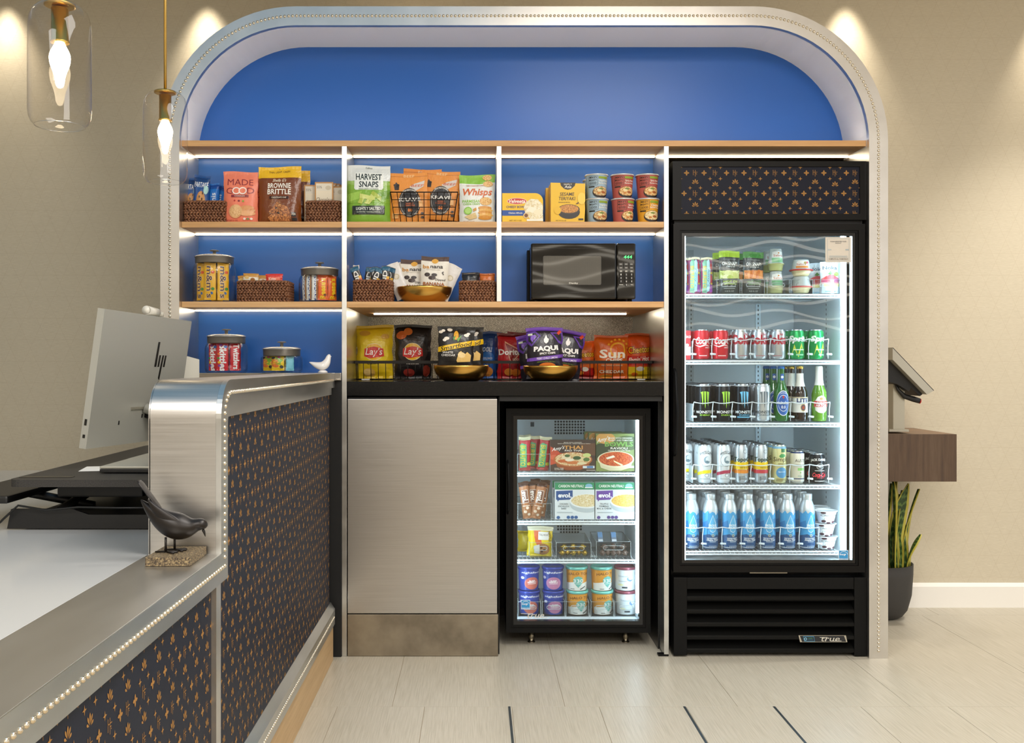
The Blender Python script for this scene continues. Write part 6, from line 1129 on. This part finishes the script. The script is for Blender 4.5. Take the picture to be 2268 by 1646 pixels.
# aluminium water bottles
Zs = FSZ[4]+.003
rack('white rack of blue aluminium water bottles on the bottom fridge shelf', 1511, 1807, Zs, .092, YF, 7)
WB = [(.028, .0), (.0308, .004), (.0315, .012), (.0315, .150), (.0306, .162), (.0275, .176), (.0230, .189), (.0206, .195), (.0200, .200)]
WBC = [(.0195, .198), (.0208, .199), (.0210, .218), (.0200, .223), (.0, .2235)]
AL = M('#d6dfe5', .32, .55, 'bare_aluminium')
ws_ = [G([(-1.5, .0), (1.5, .0), (1.5, .64), (1.1, .60), (.9, .66), (.5, .61), (.3, .66), (0, .68), (-.35, .645), (-.6, .70), (-1.0, .64), (-1.5, .67)], '#3f9ad0'), G([(-1.5, .0), (1.5, .0), (1.5, .20), (.6, .26), (.2, .22), (-.4, .27), (-1.5, .23)], '#1d4f80'), G([(-1.5, .46), (-.6, .52), (-.5, .4), (-1.5, .34)], '#2878b4'), G([(.5, .54), (1.5, .58), (1.5, .48), (.7, .46)], '#2a7ab6'), G([(.6, .38), (1.5, .44), (1.5, .28), (.9, .3)], '#2368a2'),
       G([(.05, .62), (.48, .46), (.50, .39), (.38, .32), (.05, .295), (-.28, .32), (-.40, .39), (-.38, .46)], '#dfeaf2'), G([(.05, .605), (.43, .455), (.45, .39), (.34, .327), (.05, .303), (-.24, .327), (-.35, .39), (-.33, .455)], '#56abd9'), T('PROUD', .05, .43, .5, .04, '#f4f8fa', b=.02), T('SOURCE', .05, .385, .58, .04, '#f4f8fa', b=.02), E(.05, .245, .16, .05, '#d9b55a'), E(.05, .245, .11, .035, '#4f8fae'), R(0, .195, .7, .012, '#cfdce6'), T('Alkaline Water', .05, .165, .8, .04, '#f0f5f8', sh=.3), R(.05, .13, .4, .012, '#b9cad8'), R(.05, .05, .5, .010, '#b9cad8')]
wl = [(1531, 'first'), (1573, 'second'), (1615, 'third'), (1656, 'fourth'), (1700, 'fifth'), (1743.5, 'sixth'), (1787, 'seventh')]
b1 = None
for i, (px_, nm) in enumerate(wl):
    lo = (PX(px_, YF), YF, Zs+.002); l = 'frontmost blue and silver water bottle in the %s lane from the left' % nm
    if not b1: b1 = bottle('water_bottle', l, WB, AL, ws_, lo, .063, .2235, 0, 'blue aluminium water bottles', WBC, AL); f = b1
    else: f = clone(b1, lo, l, rz=(0, .05, .2, 0, -.1, .05, .15)[i])
    lane(f, 0, YF, Zs+.002, .068, 3 if i not in (3,) else 4, 'water bottle %%s in the %s lane from the left' % nm)
CB = [T('Chobani', .1, .66, .9, .15, '#4d5a5c', b=.01), E(-.45, .18, .22, .22, '#4a2c34'), E(.0, .06, .2, .16, '#4a2c34'), E(.5, .12, .2, .2, '#5a343c'), E(-.55, .86, .26, .16, '#4a2c34'), R(.1, .45, .4, .03, '#9fb0b2'), R(.1, .38, .36, .03, '#9fb0b2'), R(-.4, .36, .012, .2, '#5f6f50', -15)]
ch1 = cup('yogurt_cup', 'lowest white yogurt cup with cherries, front stack at the right', 'yogurt cup', .0435, .030, .052, '#e6ecef', CB, (PX(1829, YF), YF, Zs), .1, 'white yogurt cups', lidcol='#e2e6e8', lidh=.003, rimo=.004)
clone(ch1, (PX(1826, YF), YF, Zs+.0525), 'middle white yogurt cup of the front stack', rz=-.05); clone(ch1, (PX(1829, YF), YF, Zs+.105), 'top white yogurt cup of the front stack', rz=0)
for k in range(3): clone(ch1, (PX(1815, .27), .275, Zs+.0525*k), ('lowest', 'middle', 'top')[k]+' white yogurt cup of the stack behind', rz=.4)
# top shelf: bins, pouches, dips
Zs = FSZ[0]+.003
def bpx(px0, px1, h_, l, y=YF, d=.26): return clear_bin(l, SZ(px1-px0, y-.03), d, h_, (PX((px0+px1)/2, y-.03), y-.03+d/2, Zs))
bpx(1588, 1639, .058, 'clear bin holding the pickle pouches'); bpx(1643, 1693, .058, 'clear bin holding the carrot pouches'); bpx(1699, 1748, .058, 'clear bin holding the green dip cups'); bpx(1752, 1800, .058, 'clear bin holding the red-rimmed dip cups'); bpx(1804, 1860, .058, 'clear bin holding the fruit pouches')
BU = [G([(-.75, .04), (-.75, .86), (-.3, .96), (.1, .9), (.1, .02)], '#7fb79a'), T('BURRITO', -.42, .46, .6, .3, '#d9b84a', rot=-90, b=.02), G([(.0, .06), (.0, .88), (.35, .95), (.6, .8), (.45, .08)], '#a8d3dc'), T("Amy's", .2, .45, .5, .22, '#5d97a8', rot=-90), R(.8, .75, .3, .14, '#b5343c'), R(.82, .4, .3, .2, '#c23a44'), R(.8, .16, .3, .2, '#9a4fae'), R(0, .965, 1, .07, '#d9d3b0'), E(.75, .57, .2, .06, '#d9c23a'), E(.75, .28, .2, .05, '#d9c23a')]
BUT = BU
bu = bagpx('burrito_sleeve', 'right burrito sleeve with a green and pink pattern on the top fridge shelf', 1552, 1577, 571, YF, Zs, .03, '#8f3f6a', BU, seed=91, cat='burrito pack', group='burrito sleeves in the drinks fridge', rough=.35)
clone(bu, (PX(1537, YF), YF, Zs+.001), 'middle burrito sleeve with a green and pink pattern on the top fridge shelf'); clone(bu, (PX(1513, .2), .2, Zs+.001), 'burrito sleeve cut off by the left door frame'); clone(bu, (PX(1545, .25), .25, Zs+.001), 'burrito sleeve standing behind the middle one')
def osn(c, top_, nm): return [R(0, .93, 1, .16, top_), R(0, .70, 1, .30, '#2c3a40'), G([(-.85, .56), (.85, .56), (.85, .48), (.4, .53), (0, .54), (-.4, .53), (-.85, .48)], '#2c3a40'), T('OH SNAP!', 0, .70, .72, .085, '#eef3f2', b=.01, sh=.1), T('pickling co.', .05, .625, .44, .04, '#dfe8e6', sh=.4), R(0, .80, .6, .008, '#9fb0b2')]+c+[R(0, .17, 1, .34, '#2f3a3c'), T(nm, 0, .27, .62, .055, top_, b=.02), R(0, .21, .56, .018, top_), R(-.1, .15, .6, .012, '#b9c4c4'), R(-.1, .11, .5, .012, '#b9c4c4'), T('3.25 FL OZ', -.1, .05, .4, .03, '#b9c4c4')]
pick = [R(0, .42, .9, .22, food('#94a83e', '#c3d06a', '#e6ecb8', 90)), E(-.2, .48, .4, .12, '#dbe39a'), E(.4, .42, .36, .16, '#d3dc82'), E(-.4, .38, .3, .12, '#e3e9b0'), E(0, .37, .3, .1, '#b3c455')]
carr = [R(0, .43, .9, .24, food('#b85a20', '#d9813a', '#eda765', 90))]+[E(-.5+.28*i, .43+.03*(i % 2), .16, .22, ('#e8954a', '#d2742e')[i % 2], 16, -20) for i in range(5)]
o1 = bagpx('pickle_pouch', 'front pickle pouch with a lime green top band', 1592, 1638, 556.5, YF, Zs, .04, '#8aa04a', osn(pick, '#b5dc3a', 'HOT DILLIES'[:6]), seed=93, kind='pouch', group='pickle pouches', dz=.003, rough=.25)
clone(o1, (PX(1601, .24), .245, Zs+.004), 'pickle pouch behind the front lime green one')
o2 = bagpx('carrot_pouch', 'front carrot pouch with a dark green top band', 1645, 1691, 558.5, YF, Zs, .04, '#3a5a3a', osn(carr, '#4a9a4a', 'HOT CUTS'), seed=94, kind='pouch', group='carrot pouches', dz=.003, rough=.25)
clone(o2, (PX(1652, .25), .255, Zs+.004), 'carrot pouch behind the front dark green one')
CLP = M('#dbe6e4', .2, 0, 'translucent_plastic', Transmission_Weight=.3)
def snack(label, lo, group):      # tall tapered snack tub: dip bowl below, tapered clear top above
    t = thing('dip_snack_cup', label, 'dip cup', lo, 0, group)
    MB().lathe([(0, .001), (.025, .001), (.0265, .004), (.030, .026), (.0335, .027), (.0335, .0295), (.0305, .030)], 26).build('dip_bowl', M('#b9bf7c', .35), t)
    MB().lathe([(.0305, .0300), (.0335, .0305), (.0300, .033), (.0245, .086), (.0225, .091), (.012, .092), (0, .092)], 26).build('clear_top', CLP, t)
    decals(round_surf(rfun([(.0300, .033), (.0245, .086)])), .054, .092, [G([(-.9, .36), (.9, .36), (.9, .60), (-.9, .60)], '#7fbf8f'), G([(-.9, .58), (.9, .58), (.8, .84), (0, .88), (-.8, .84)], '#eef1ee'), T('Sabra', .1, .68, .72, .10, '#b5532c', b=.01), E(.15, .79, .12, .06, '#d98a2a'), R(0, .5, .9, .02, '#5fae76'), R(0, .42, .8, .02, '#5fae76')], t, 'print', .0006, .006, .4, 1, False); return t
g1 = snack('upper green dip cup of the front stack', (PX(1718, YF), YF, Zs+.095), 'green dip cups'); clone(g1, (PX(1718, YF), YF, Zs+.0025), 'lower green dip cup of the front stack'); clone(g1, (PX(1704, .25), .25, Zs+.0025), 'lower green dip cup of the stack behind'); clone(g1, (PX(1704, .25), .25, Zs+.095), 'upper green dip cup of the stack behind')
def hum(label, lo, group):
    t = thing('hummus_cup', label, 'dip cup', lo, 0, group)
    MB().lathe([(0, .001), (.026, .001), (.030, .004), (.038, .020), (.040, .023)], 28).build('dip_bowl', M('#d9cf9f', .35), t); MB().lathe([(.038, .023), (.047, .023), (.048, .026), (.046, .029), (.040, .0295)], 28).build('red_rim', M('#c2302c', .3), t)
    MB().lathe([(.040, .0295), (.0385, .034), (.031, .066), (.029, .069), (0, .0695)], 28).build('clear_top', CLP, t)
    decals(round_surf(rfun([(.0385, .034), (.031, .066)])), .077, .07, [G([(-.8, .50), (.6, .50), (.6, .90), (-.5, .92), (-.7, .86)], '#eceae4'), G([(-.85, .48), (.5, .48), (.5, .60), (-.85, .60)], '#e08a2f'), T('Sabra', -.25, .70, .5, .1, '#b5532c'), E(.2, .78, .18, .16, '#a8934a'), E(.42, .80, .14, .14, '#c2455a')], t, 'print', .0006, .007, .4, 1, False); return t
u1 = hum('upper red-rimmed dip cup of the front stack', (PX(1774, YF), YF, Zs+.072), 'red-rimmed dip cups'); clone(u1, (PX(1774, YF), YF, Zs+.0025), 'lower red-rimmed dip cup of the front stack', rz=2.5)
NK = [R(0, .90, 1, .1, '#dfe8ec'), T('Noka', -.05, .80, .72, .11, '#4f5f70', b=.015), G([(-.95, .2), (.95, .2), (.9, .46), (.4, .54), (0, .6), (-.4, .55), (-.9, .46)], food('#8f2a44', '#c9404a', '#e88a8a', 200)), E(-.3, .46, .4, .14, '#cf3f44'), E(.15, .50, .4, .16, '#d8545a'), E(.55, .40, .36, .14, '#a84f7a'), E(-.6, .36, .3, .12, '#b84a6a'), G([(-.3, .60), (0, .70), (.25, .62), (0, .58)], '#5f9a4f'), E(.55, .60, .26, .12, '#86d04a'), R(0, .14, 1, .3, '#d3e2ea'), R(.1, .25, .8, .1, '#e6dc8a'), R(-.1, .06, .5, .03, '#7fa8c4')]
n1 = bagpx('fruit_pouch', 'front white fruit pouch with a berry picture', 1816, 1860, 580, YF, Zs, .036, '#dbe6ec', NK, seed=96, kind='pouch', group='white fruit pouches', dz=.003, rough=.3)
clone(n1, (PX(1808, .24), .24, Zs+.004), 'white fruit pouch behind the front berry one'); clone(n1, (PX(1790, .32), .32, Zs+.004), 'white fruit pouch at the back behind the red-rimmed dip cups')
MB().lathe([(.006, 0), (.006, .008), (.010, .009), (.010, .018), (0, .0185)], 16).build('spout_cap', M('#dbe6ea', .3), n1, (-.004, 0, SZ(70, YF)*1.0-.003))
# ================================================================ goods in the small freezer
YQ = .29
def qbag(*a, **k): return bagpx(*a, **k)
z1 = QSZ[0]+.003
X, w_, h_ = spot(1219, 1318.5, 975, .262, z1)
PT = [R(0, .5, 1, 1, '#4a3a34'), G([(-1, .5), (-1, .8), (-.6, .62), (-.5, .3), (-1, .2)], '#c8543a'), E(-.8, .45, .24, .16, '#d9694a'), E(-.55, .52, .2, .14, '#c9482f'), G([(.3, .9), (1, .9), (1, .5), (.5, .55)], '#6a4a36'), T("Amy's", -.66, .72, .30, .14, '#f6f2ec', b=.01, sh=.5, rot=12), T('THAI', .02, .765, .42, .12, '#e0a35a', b=.02), T('PAD THAI', .02, .665, .38, .055, '#f3eee6', b=.015), T('MADE WITH ORGANIC', 0, .925, .4, .028, '#e9e2d6'), T('RICE NOODLES, VEGETABLES & TOFU', .05, .885, .72, .03, '#e9e2d6'), G([(-.84, .42), (.84, .42), (.7, .15), (.3, .04), (-.3, .04), (-.7, .15)], '#9a4f2a'), E(0, .38, .86, .48, '#b5683a', 30), E(0, .39, .80, .43, food('#a8632c', '#dcae70', '#f3e2bc', 170), 30), E(-.3, .45, .2, .12, '#e9d9b4'), E(.1, .5, .2, .1, '#e0c38a'), E(.35, .4, .24, .14, '#e6d3a0'), E(.18, .43, .18, .12, '#3f5a34'), E(-.25, .5, .12, .09, '#4f6a3c'), E(.6, .38, .14, .12, '#5a7a44'), E(-.45, .33, .22, .1, '#c9683a'), E(0, .28, .3, .1, '#cf7a44'), E(.4, .26, .22, .08, '#e8d9b0'), E(-.15, .37, .2, .1, '#f0e6cc'), E(.62, .52, .18, .13, '#cfd98a'), R(.7, .14, .26, .08, '#dfe6ea'), R(.76, .14, .14, .06, '#4f7fb5'), T('DAIRY FREE', -.62, .10, .2, .03, '#e9e2d6'), T('GLUTEN FREE', -.62, .06, .2, .03, '#e9e2d6'), R(.8, .04, .2, .02, '#d6cfc4')]
carton('frozen_meal_box', 'dark noodle meal box with an orange bowl picture, top freezer shelf', 'food box', w_, h_, .04, '#7d6a60', PT, (X, .282, z1))
X, w_, h_ = spot(1320, 1405, 961, .262, z1)
RV = [R(0, .5, 1, 1, '#8a9a5a'), E(-.6, .5, .9, .5, '#3f4a34'), E(.6, .75, .7, .4, '#5a6a3f'), E(-.5, .88, .5, .3, '#d9a25a'), T("Amy's", -.62, .84, .36, .14, '#f6f2ec', b=.01, sh=.5, rot=14), T('MADE WITH ORGANIC', .28, .885, .62, .04, '#eae6da'), T('WHEAT AND TOMATOES', .28, .825, .64, .04, '#eae6da'), T('BOWLS', .2, .725, .74, .13, '#7fb05a', b=.03), T('RAVIOLI', .2, .615, .44, .06, '#f3eee6', b=.015), T('Cheese Ravioli with Sauce', .2, .555, .58, .035, '#eee8dc'), G([(-.9, .35), (.95, .35), (.8, .1), (.3, .02), (-.3, .02), (-.75, .1)], '#d9d3ae'), E(.03, .32, .96, .44, '#e3ddb9', 30), E(.03, .33, .88, .38, food('#8f2a18', '#bd4a2a', '#dd7a44', 190), 30), G([(-.5, .36), (-.1, .43), (0, .38), (-.4, .32)], '#efe6d0'), G([(-.1, .30), (.4, .18), (.35, .14), (-.05, .25)], '#f0e2b4'), R(.86, .12, .12, .06, '#dfe6ea')]
rv = carton('frozen_meal_box', 'green ravioli bowl box with a red sauce picture, top freezer shelf', 'food box', w_, h_, .04, '#8d9464', RV, (X, .282, z1), 0, 'ravioli bowl boxes'); clone(rv, (PX(1345, .33), .335, z1), 'ravioli bowl box standing behind the front green one'); clone(rv, (PX(1335, .39), .395, z1), 'rearmost ravioli bowl box on the top freezer shelf')
BQ = [R(0, .95, 1, .1, '#d9d3b0'), R(.6, .8, .5, .16, '#c23a44'), G([(-.8, .08), (-.85, .76), (-.5, .82), (.3, .78), (.35, .1)], '#5fae7a'), T('BURRITO', -.3, .44, .62, .42, '#d9c23a', rot=-90, b=.02), R(.7, .45, .3, .3, '#c9383f'), E(.7, .2, .3, .1, '#d9c23a')]
bq = qbag('burrito_sleeve', 'front burrito sleeve with a green panel in the freezer', 1149, 1175, 968, .30, z1, .028, '#b5413f', BQ, seed=97, cat='burrito pack', group='burrito sleeves in the freezer', rough=.3)
for px_, y_, ry_, l in ((1180, .36, .06, 'middle burrito sleeve behind the front one in the freezer'), (1201, .31, .12, 'right burrito sleeve leaning in the freezer'), (1166, .42, -.05, 'rear burrito sleeve in the freezer')): clone(bq, (PX(px_, y_), y_, z1+.001), l, ry=ry_)
clear_bin('clear bin of burrito sleeves on the top freezer shelf', SZ(72, .265), .22, .072, (PX(1182, .265), .265+.11, z1-.0), 'clear freezer bins', False)
z2 = QSZ[1]+.003
def EV(c, bub, lines, food): return [R(0, .5, 1, 1, '#dde6ea'), R(0, .905, 1, .19, '#2f8f62'), T('CARBON NEUTRAL!', -.18, .905, .64, .075, '#f0f5f2', b=.015), E(.72, .91, .18, .12, '#7fb8d0'), R(.72, .865, .2, .03, '#dfe9ea'), G([(-.94, .77), (-.1, .79), (-.1, .54), (-.8, .525), (-.86, .48), (-.88, .53), (-.94, .54)], bub), T('evol.', -.5, .655, .34, .13, '#f3f5f7', b=.035), E(.62, .42, .88, .46, '#b9c6cc', 30), E(.62, .50, .88, .40, '#e6ecef', 30), E(.62, .51, .80, .34, globals()['food'](food[2], food[0], food[1], 200), 30)]+[T(t_, -.55, .42-.062*i, .05*len(t_)*.62, .045, '#5d6a70') for i, t_ in enumerate(lines)]+[R(-.5, .20, .4, .008, '#a9b5ba'), R(-.5, .18, .4, .008, '#a9b5ba'), E(-.83, .055, .09, .085, c), E(-.32, .06, .09, .085, c), E(-.12, .06, .09, .085, c), E(.07, .06, .09, .085, c)]
X, w_, h_ = spot(1229, 1316.5, 1069, .262, z2)
ev1 = carton('frozen_meal_box', 'white frozen meal box with a blue speech bubble', 'food box', w_, h_, .04, '#d3dce0', EV('#2f5f9a', '#23508f', ['CHICKEN', 'ENCHILADA', 'BAKE'], ('#d9c48a', '#efe8d2', '#c9b070')), (X, .282, z2), 0, 'white frozen meal boxes'); clone(ev1, (PX(1266, .34), .345, z2+.0), 'white frozen meal box behind the blue bubble one')
X, w_, h_ = spot(1318.5, 1405, 1069, .262, z2)
ev2 = carton('frozen_meal_box', 'white frozen meal box with a purple speech bubble', 'food box', w_, h_, .04, '#d3dce0', EV('#5a4a8f', '#6a4a9f', ['TRUFFLE', 'PARMESAN', 'MAC & CHEESE'], ('#e0b95a', '#f0d48a', '#d6a844')), (X, .282, z2), 0, 'white frozen meal boxes'); clone(ev2, (PX(1352, .34), .345, z2), 'white frozen meal box behind the purple bubble one')
EB = [R(0, .94, 1, .12, '#4a2c20'), G([(-.6, .78), (.6, .78), (.6, .44), (-.6, .44)], '#efe6dc'), G([(-.52, .77), (.52, .77), (.52, .45), (-.52, .45)], '#7a5240'), T('evol.', 0, .61, .28, .5, '#f3efe9', rot=-90, b=.03), E(.2, .3, .3, .08, '#e3cdb8'), E(-.3, .2, .3, .08, '#d9bfa6'), E(.3, .12, .26, .07, '#e3cdb8'), R(0, .36, .7, .02, '#e3cdb8')]
ebr = qbag('burrito_sleeve', 'middle brown wrap sleeve with a white outlined name on the second freezer shelf', 1169, 1191, 1066, .30, z2, .03, '#a8704a', EB, seed=98, cat='wrap pack', group='brown wrap sleeves in the freezer', rough=.3)
for px_, y_, ry_, l in ((1159, .275, -.14, 'left brown wrap sleeve leaning on the second freezer shelf'), (1196, .275, .20, 'front right brown wrap sleeve leaning on the second freezer shelf'), (1206, .34, .16, 'rear right brown wrap sleeve on the second freezer shelf'), (1182, .37, .05, 'rear brown wrap sleeve on the second freezer shelf')): clone(ebr, (PX(px_, y_)-(.02*sgn(ry_) if abs(ry_) > .1 else 0), y_, z2+.002), l, ry=ry_)
clear_bin('clear bin of brown wrap sleeves on the second freezer shelf', SZ(74, .262), .22, .067, (PX(1184, .262), .262+.11, z2), 'clear freezer bins', False)
z3 = QSZ[2]+.003
TH_ = [R(0, .93, 1, .14, '#e3e2c8'), G([(-.55, .86), (.0, .86), (.15, .35), (-.1, .3), (-.4, .5)], '#d9693a'), R(.25, .70, .42, .26, '#e9e9e4', 0), T('TOLL HOUSE', .25, .73, .34, .06, '#5a4a3a'), T('NESTLE', .75, .68, .34, .1, '#4a3a22', rot=-80), E(.2, .26, .58, .38, '#a8764a'), E(.1, .3, .1, .06, '#4a2c1c'), E(.35, .24, .1, .06, '#4a2c1c'), E(.15, .18, .1, .06, '#4a2c1c'), G([(-.5, .36), (-.05, .42), (.0, .1), (-.4, .12)], '#dcd6c8')]
qbag('cookie_pouch', 'bright yellow frozen cookie sandwich pouch leaning on the third freezer shelf', 1166, 1223, 1166, .30, z3, .04, '#e8cc22', TH_, seed=99, kind='pillow', cat='pouch', rough=.25, ry=.04)
qbag('cookie_pouch', 'plain yellow pouch half hidden at the left of the third freezer shelf', 1146, 1190, 1176, .40, z3, .04, '#d9bd1e', [R(0, .9, 1, .1, '#c4a818')], seed=100, cat='pouch', rough=.25)
def candybin(px0, px1, top, l, y=.262, d=.24): return clear_bin(l, SZ(px1-px0, y), d, PZ(top, y)-z3, (PX((px0+px1)/2, y), y+d/2, z3), 'clear freezer bins', True)
candybin(1172, 1222, 1202, 'low clear bin under the yellow cookie pouch'); candybin(1232, 1309, 1202.5, 'clear bin of gold wrapped bars on the third freezer shelf'); candybin(1321, 1397, 1200, 'clear bin of brown wrapped bars on the third freezer shelf')
GF = M('#b9963c', .22, .75, 'gold_foil'); BF = M('#6d5a52', .3, .2, 'brown_wrap'); BLW = M('#5f7f9f', .3, .1, 'blue_wrap')
def nug(name, label, mat, loc, rz, ry, l_, group):
    m = MB(); r_ = .0128; t = thing(name, label, 'candy', loc, rz, group, 0, ry)
    secs = [(-l_/2-.006, .006, .0012), (-l_/2, .0045, .0045), (-l_/2+.004, r_, r_*.95), (0, r_*1.05, r_), (l_/2-.004, r_, r_*.95), (l_/2, .0045, .0045), (l_/2+.006, .006, .0012)]; n_ = 8
    v = [(x, a*math.cos(2*PI*k/n_), b_*math.sin(2*PI*k/n_)) for x, a, b_ in secs for k in range(n_)]
    m.add(v, [(i*n_+k, (i+1)*n_+k, (i+1)*n_+(k+1) % n_, i*n_+(k+1) % n_) for i in range(6) for k in range(n_)], 0, True); m.build('wrapper', mat, t); return t
g0 = None; q0 = None; RR = random.Random(3); pos = ['left', 'second from left', 'middle', 'second from right', 'right']
for row in range(2):
    for i in range(5 if row == 0 else 3):
        f = (i+.5)/(5 if row == 0 else 3)
        lo = (PX(1239+62*f, .285), .285+.012*(i % 2), z3+.0165+.025*row); l = 'gold wrapped bar, %s in the %s layer of the gold bin' % (pos[i] if row == 0 else ('left', 'middle', 'right')[i], ('bottom', 'upper')[row])
        if g0: clone(g0, lo, l, rz=RR.uniform(-.5, .5), ry=RR.uniform(-.25, .25))
        else: g0 = nug('wrapped_bar', l, GF, lo, .3, .1, .020, 'gold wrapped bars in the freezer')
        lo = (PX(1328+62*f, .285), .285+.012*(i % 2), z3+.0165+.025*row); l = 'brown wrapped bar, %s in the %s layer of the brown bin' % (pos[i] if row == 0 else ('left', 'middle', 'right')[i], ('bottom', 'upper')[row])
        if q0: clone(q0, lo, l, rz=RR.uniform(-.4, .4), ry=RR.uniform(-.15, .15))
        else: q0 = nug('wrapped_bar', l, BF, lo, .1, 0, .020, 'brown wrapped bars in the freezer')
for px_, l in ((1330, 'blue ended bar standing at the left of the brown bar bin'), (1360, 'blue ended bar standing at the right of the brown bar bin')): carton('wrapped_bar', l, 'candy', .022, .045, .012, '#6f86a0', [R(0, .7, .9, .5, '#5f8fc0'), R(0, .15, .9, .2, '#c9d3da')], (PX(px_, .32), .32, z3+.055), .1, 'blue ended bars', rx=-.5)
# ice cream tubs, two high
zi = QFL+.0005; ht = SZ(52.5, .30)-.001; rt = SZ(50.5, .29)/2
NF = lambda c: [T('nightfood', .1, .76, 1.05, .11, '#eef0f6', b=.012), E(.1, .32, .74, .52, c, 24), T('SLEEP', .1, .42, .3, .06, '#f4f0f0', b=.03), T('FRIENDLY', .1, .36, .44, .06, '#f4f0f0', b=.03), R(.1, .30, .4, .015, '#f4f0f0'), E(-.85, .55, .2, .12, '#c9c4d8')]
HT = [R(0, .16, 2.9, .30, '#e6e8e4'), G([(-1.4, .3), (-.5, .36), (.2, .30), (1.4, .38), (1.4, .26), (-1.4, .24)], '#e6e8e4'), T('HALO TOP', .05, .68, 1.1, .11, '#7a4a1c', b=.015, arc=.45), G([(.05, .62), (.42, .56), (.55, .42), (.36, .28), (.05, .13), (-.26, .28), (-.45, .42), (-.32, .56)], '#6fb9ae'), T('330', .05, .42, .48, .16, '#eef4f2', b=.01), R(.05, .30, .3, .015, '#eef4f2'), R(.5, .12, .3, .04, '#3a3a3a', 25), R(-.5, .08, .2, .02, '#3a3a3a')]
VN = [E(.5, .5, .3, .2, '#6f8fc0'), E(.6, .55, .26, .18, '#dfe6ea'), T('Smooth', -.15, .62, .5, .08, '#9fb0c0'), R(-.2, .40, .4, .02, '#8a9aa8'), R(.0, .14, .26, .07, '#3a4048'), E(-.4, .25, .3, .08, '#e0dfb0'), E(.2, .75, .4, .06, '#d3e0e6')]
tubs = [(1172, '#2b3f9a', NF('#c2685a'), '#34459f', 'dark blue ice cream tub with a coral blob, %s in the leftmost stack', 'a'), (1225.5, '#2b3f9a', NF('#b9789f'), '#34459f', 'dark blue ice cream tub with a mauve blob, %s in the second stack', 'b'), (1278.5, '#dd9a34', HT, '#7fd0c4', 'orange ice cream tub with a teal badge, %s in the third stack', 'c'), (1333.5, None, None, None, 'orange ice cream tub with a teal badge, %s in the fourth stack', 'c'), (1386, '#dbe3e8', VN, '#8d4a5a', 'white ice cream tub with a plum lid ring, %s in the rightmost stack', 'd')]
st2 = {}
for px_, col, it, lc, ds_, k in tubs:
    for j in (0, 1):
        lo = (PX(px_-(1 if j else 0), .30), .30+.002*j, zi+.004+j*(ht+.001)); l = ds_ % ('lower', 'upper')[j]; rz_ = {(1172, 1): .2, (1225.5, 1): -.1, (1333.5, 0): .5, (1333.5, 1): .45, (1278.5, 0): .25, (1386, 1): -.2}.get((px_, j), 0)
        if k in st2: clone(st2[k], lo, l, rz=rz_)
        else: st2[k] = cup('ice_cream_tub', l, 'ice cream tub', rt-.004, rt*.84, ht, col, it, lo, rz_, 'ice cream tubs in the freezer', lidcol=M(lc, .25, .3), lidh=.012, rimo=.003)
    clear_bin('clear bin holding the %s tub stack from the left' % ('first', 'second', 'third', 'fourth', 'fifth')[[q[0] for q in tubs].index(px_)], SZ(50, .25), .24, .062, (PX(px_+.5, .25), .25+.12, zi), 'clear freezer bins')
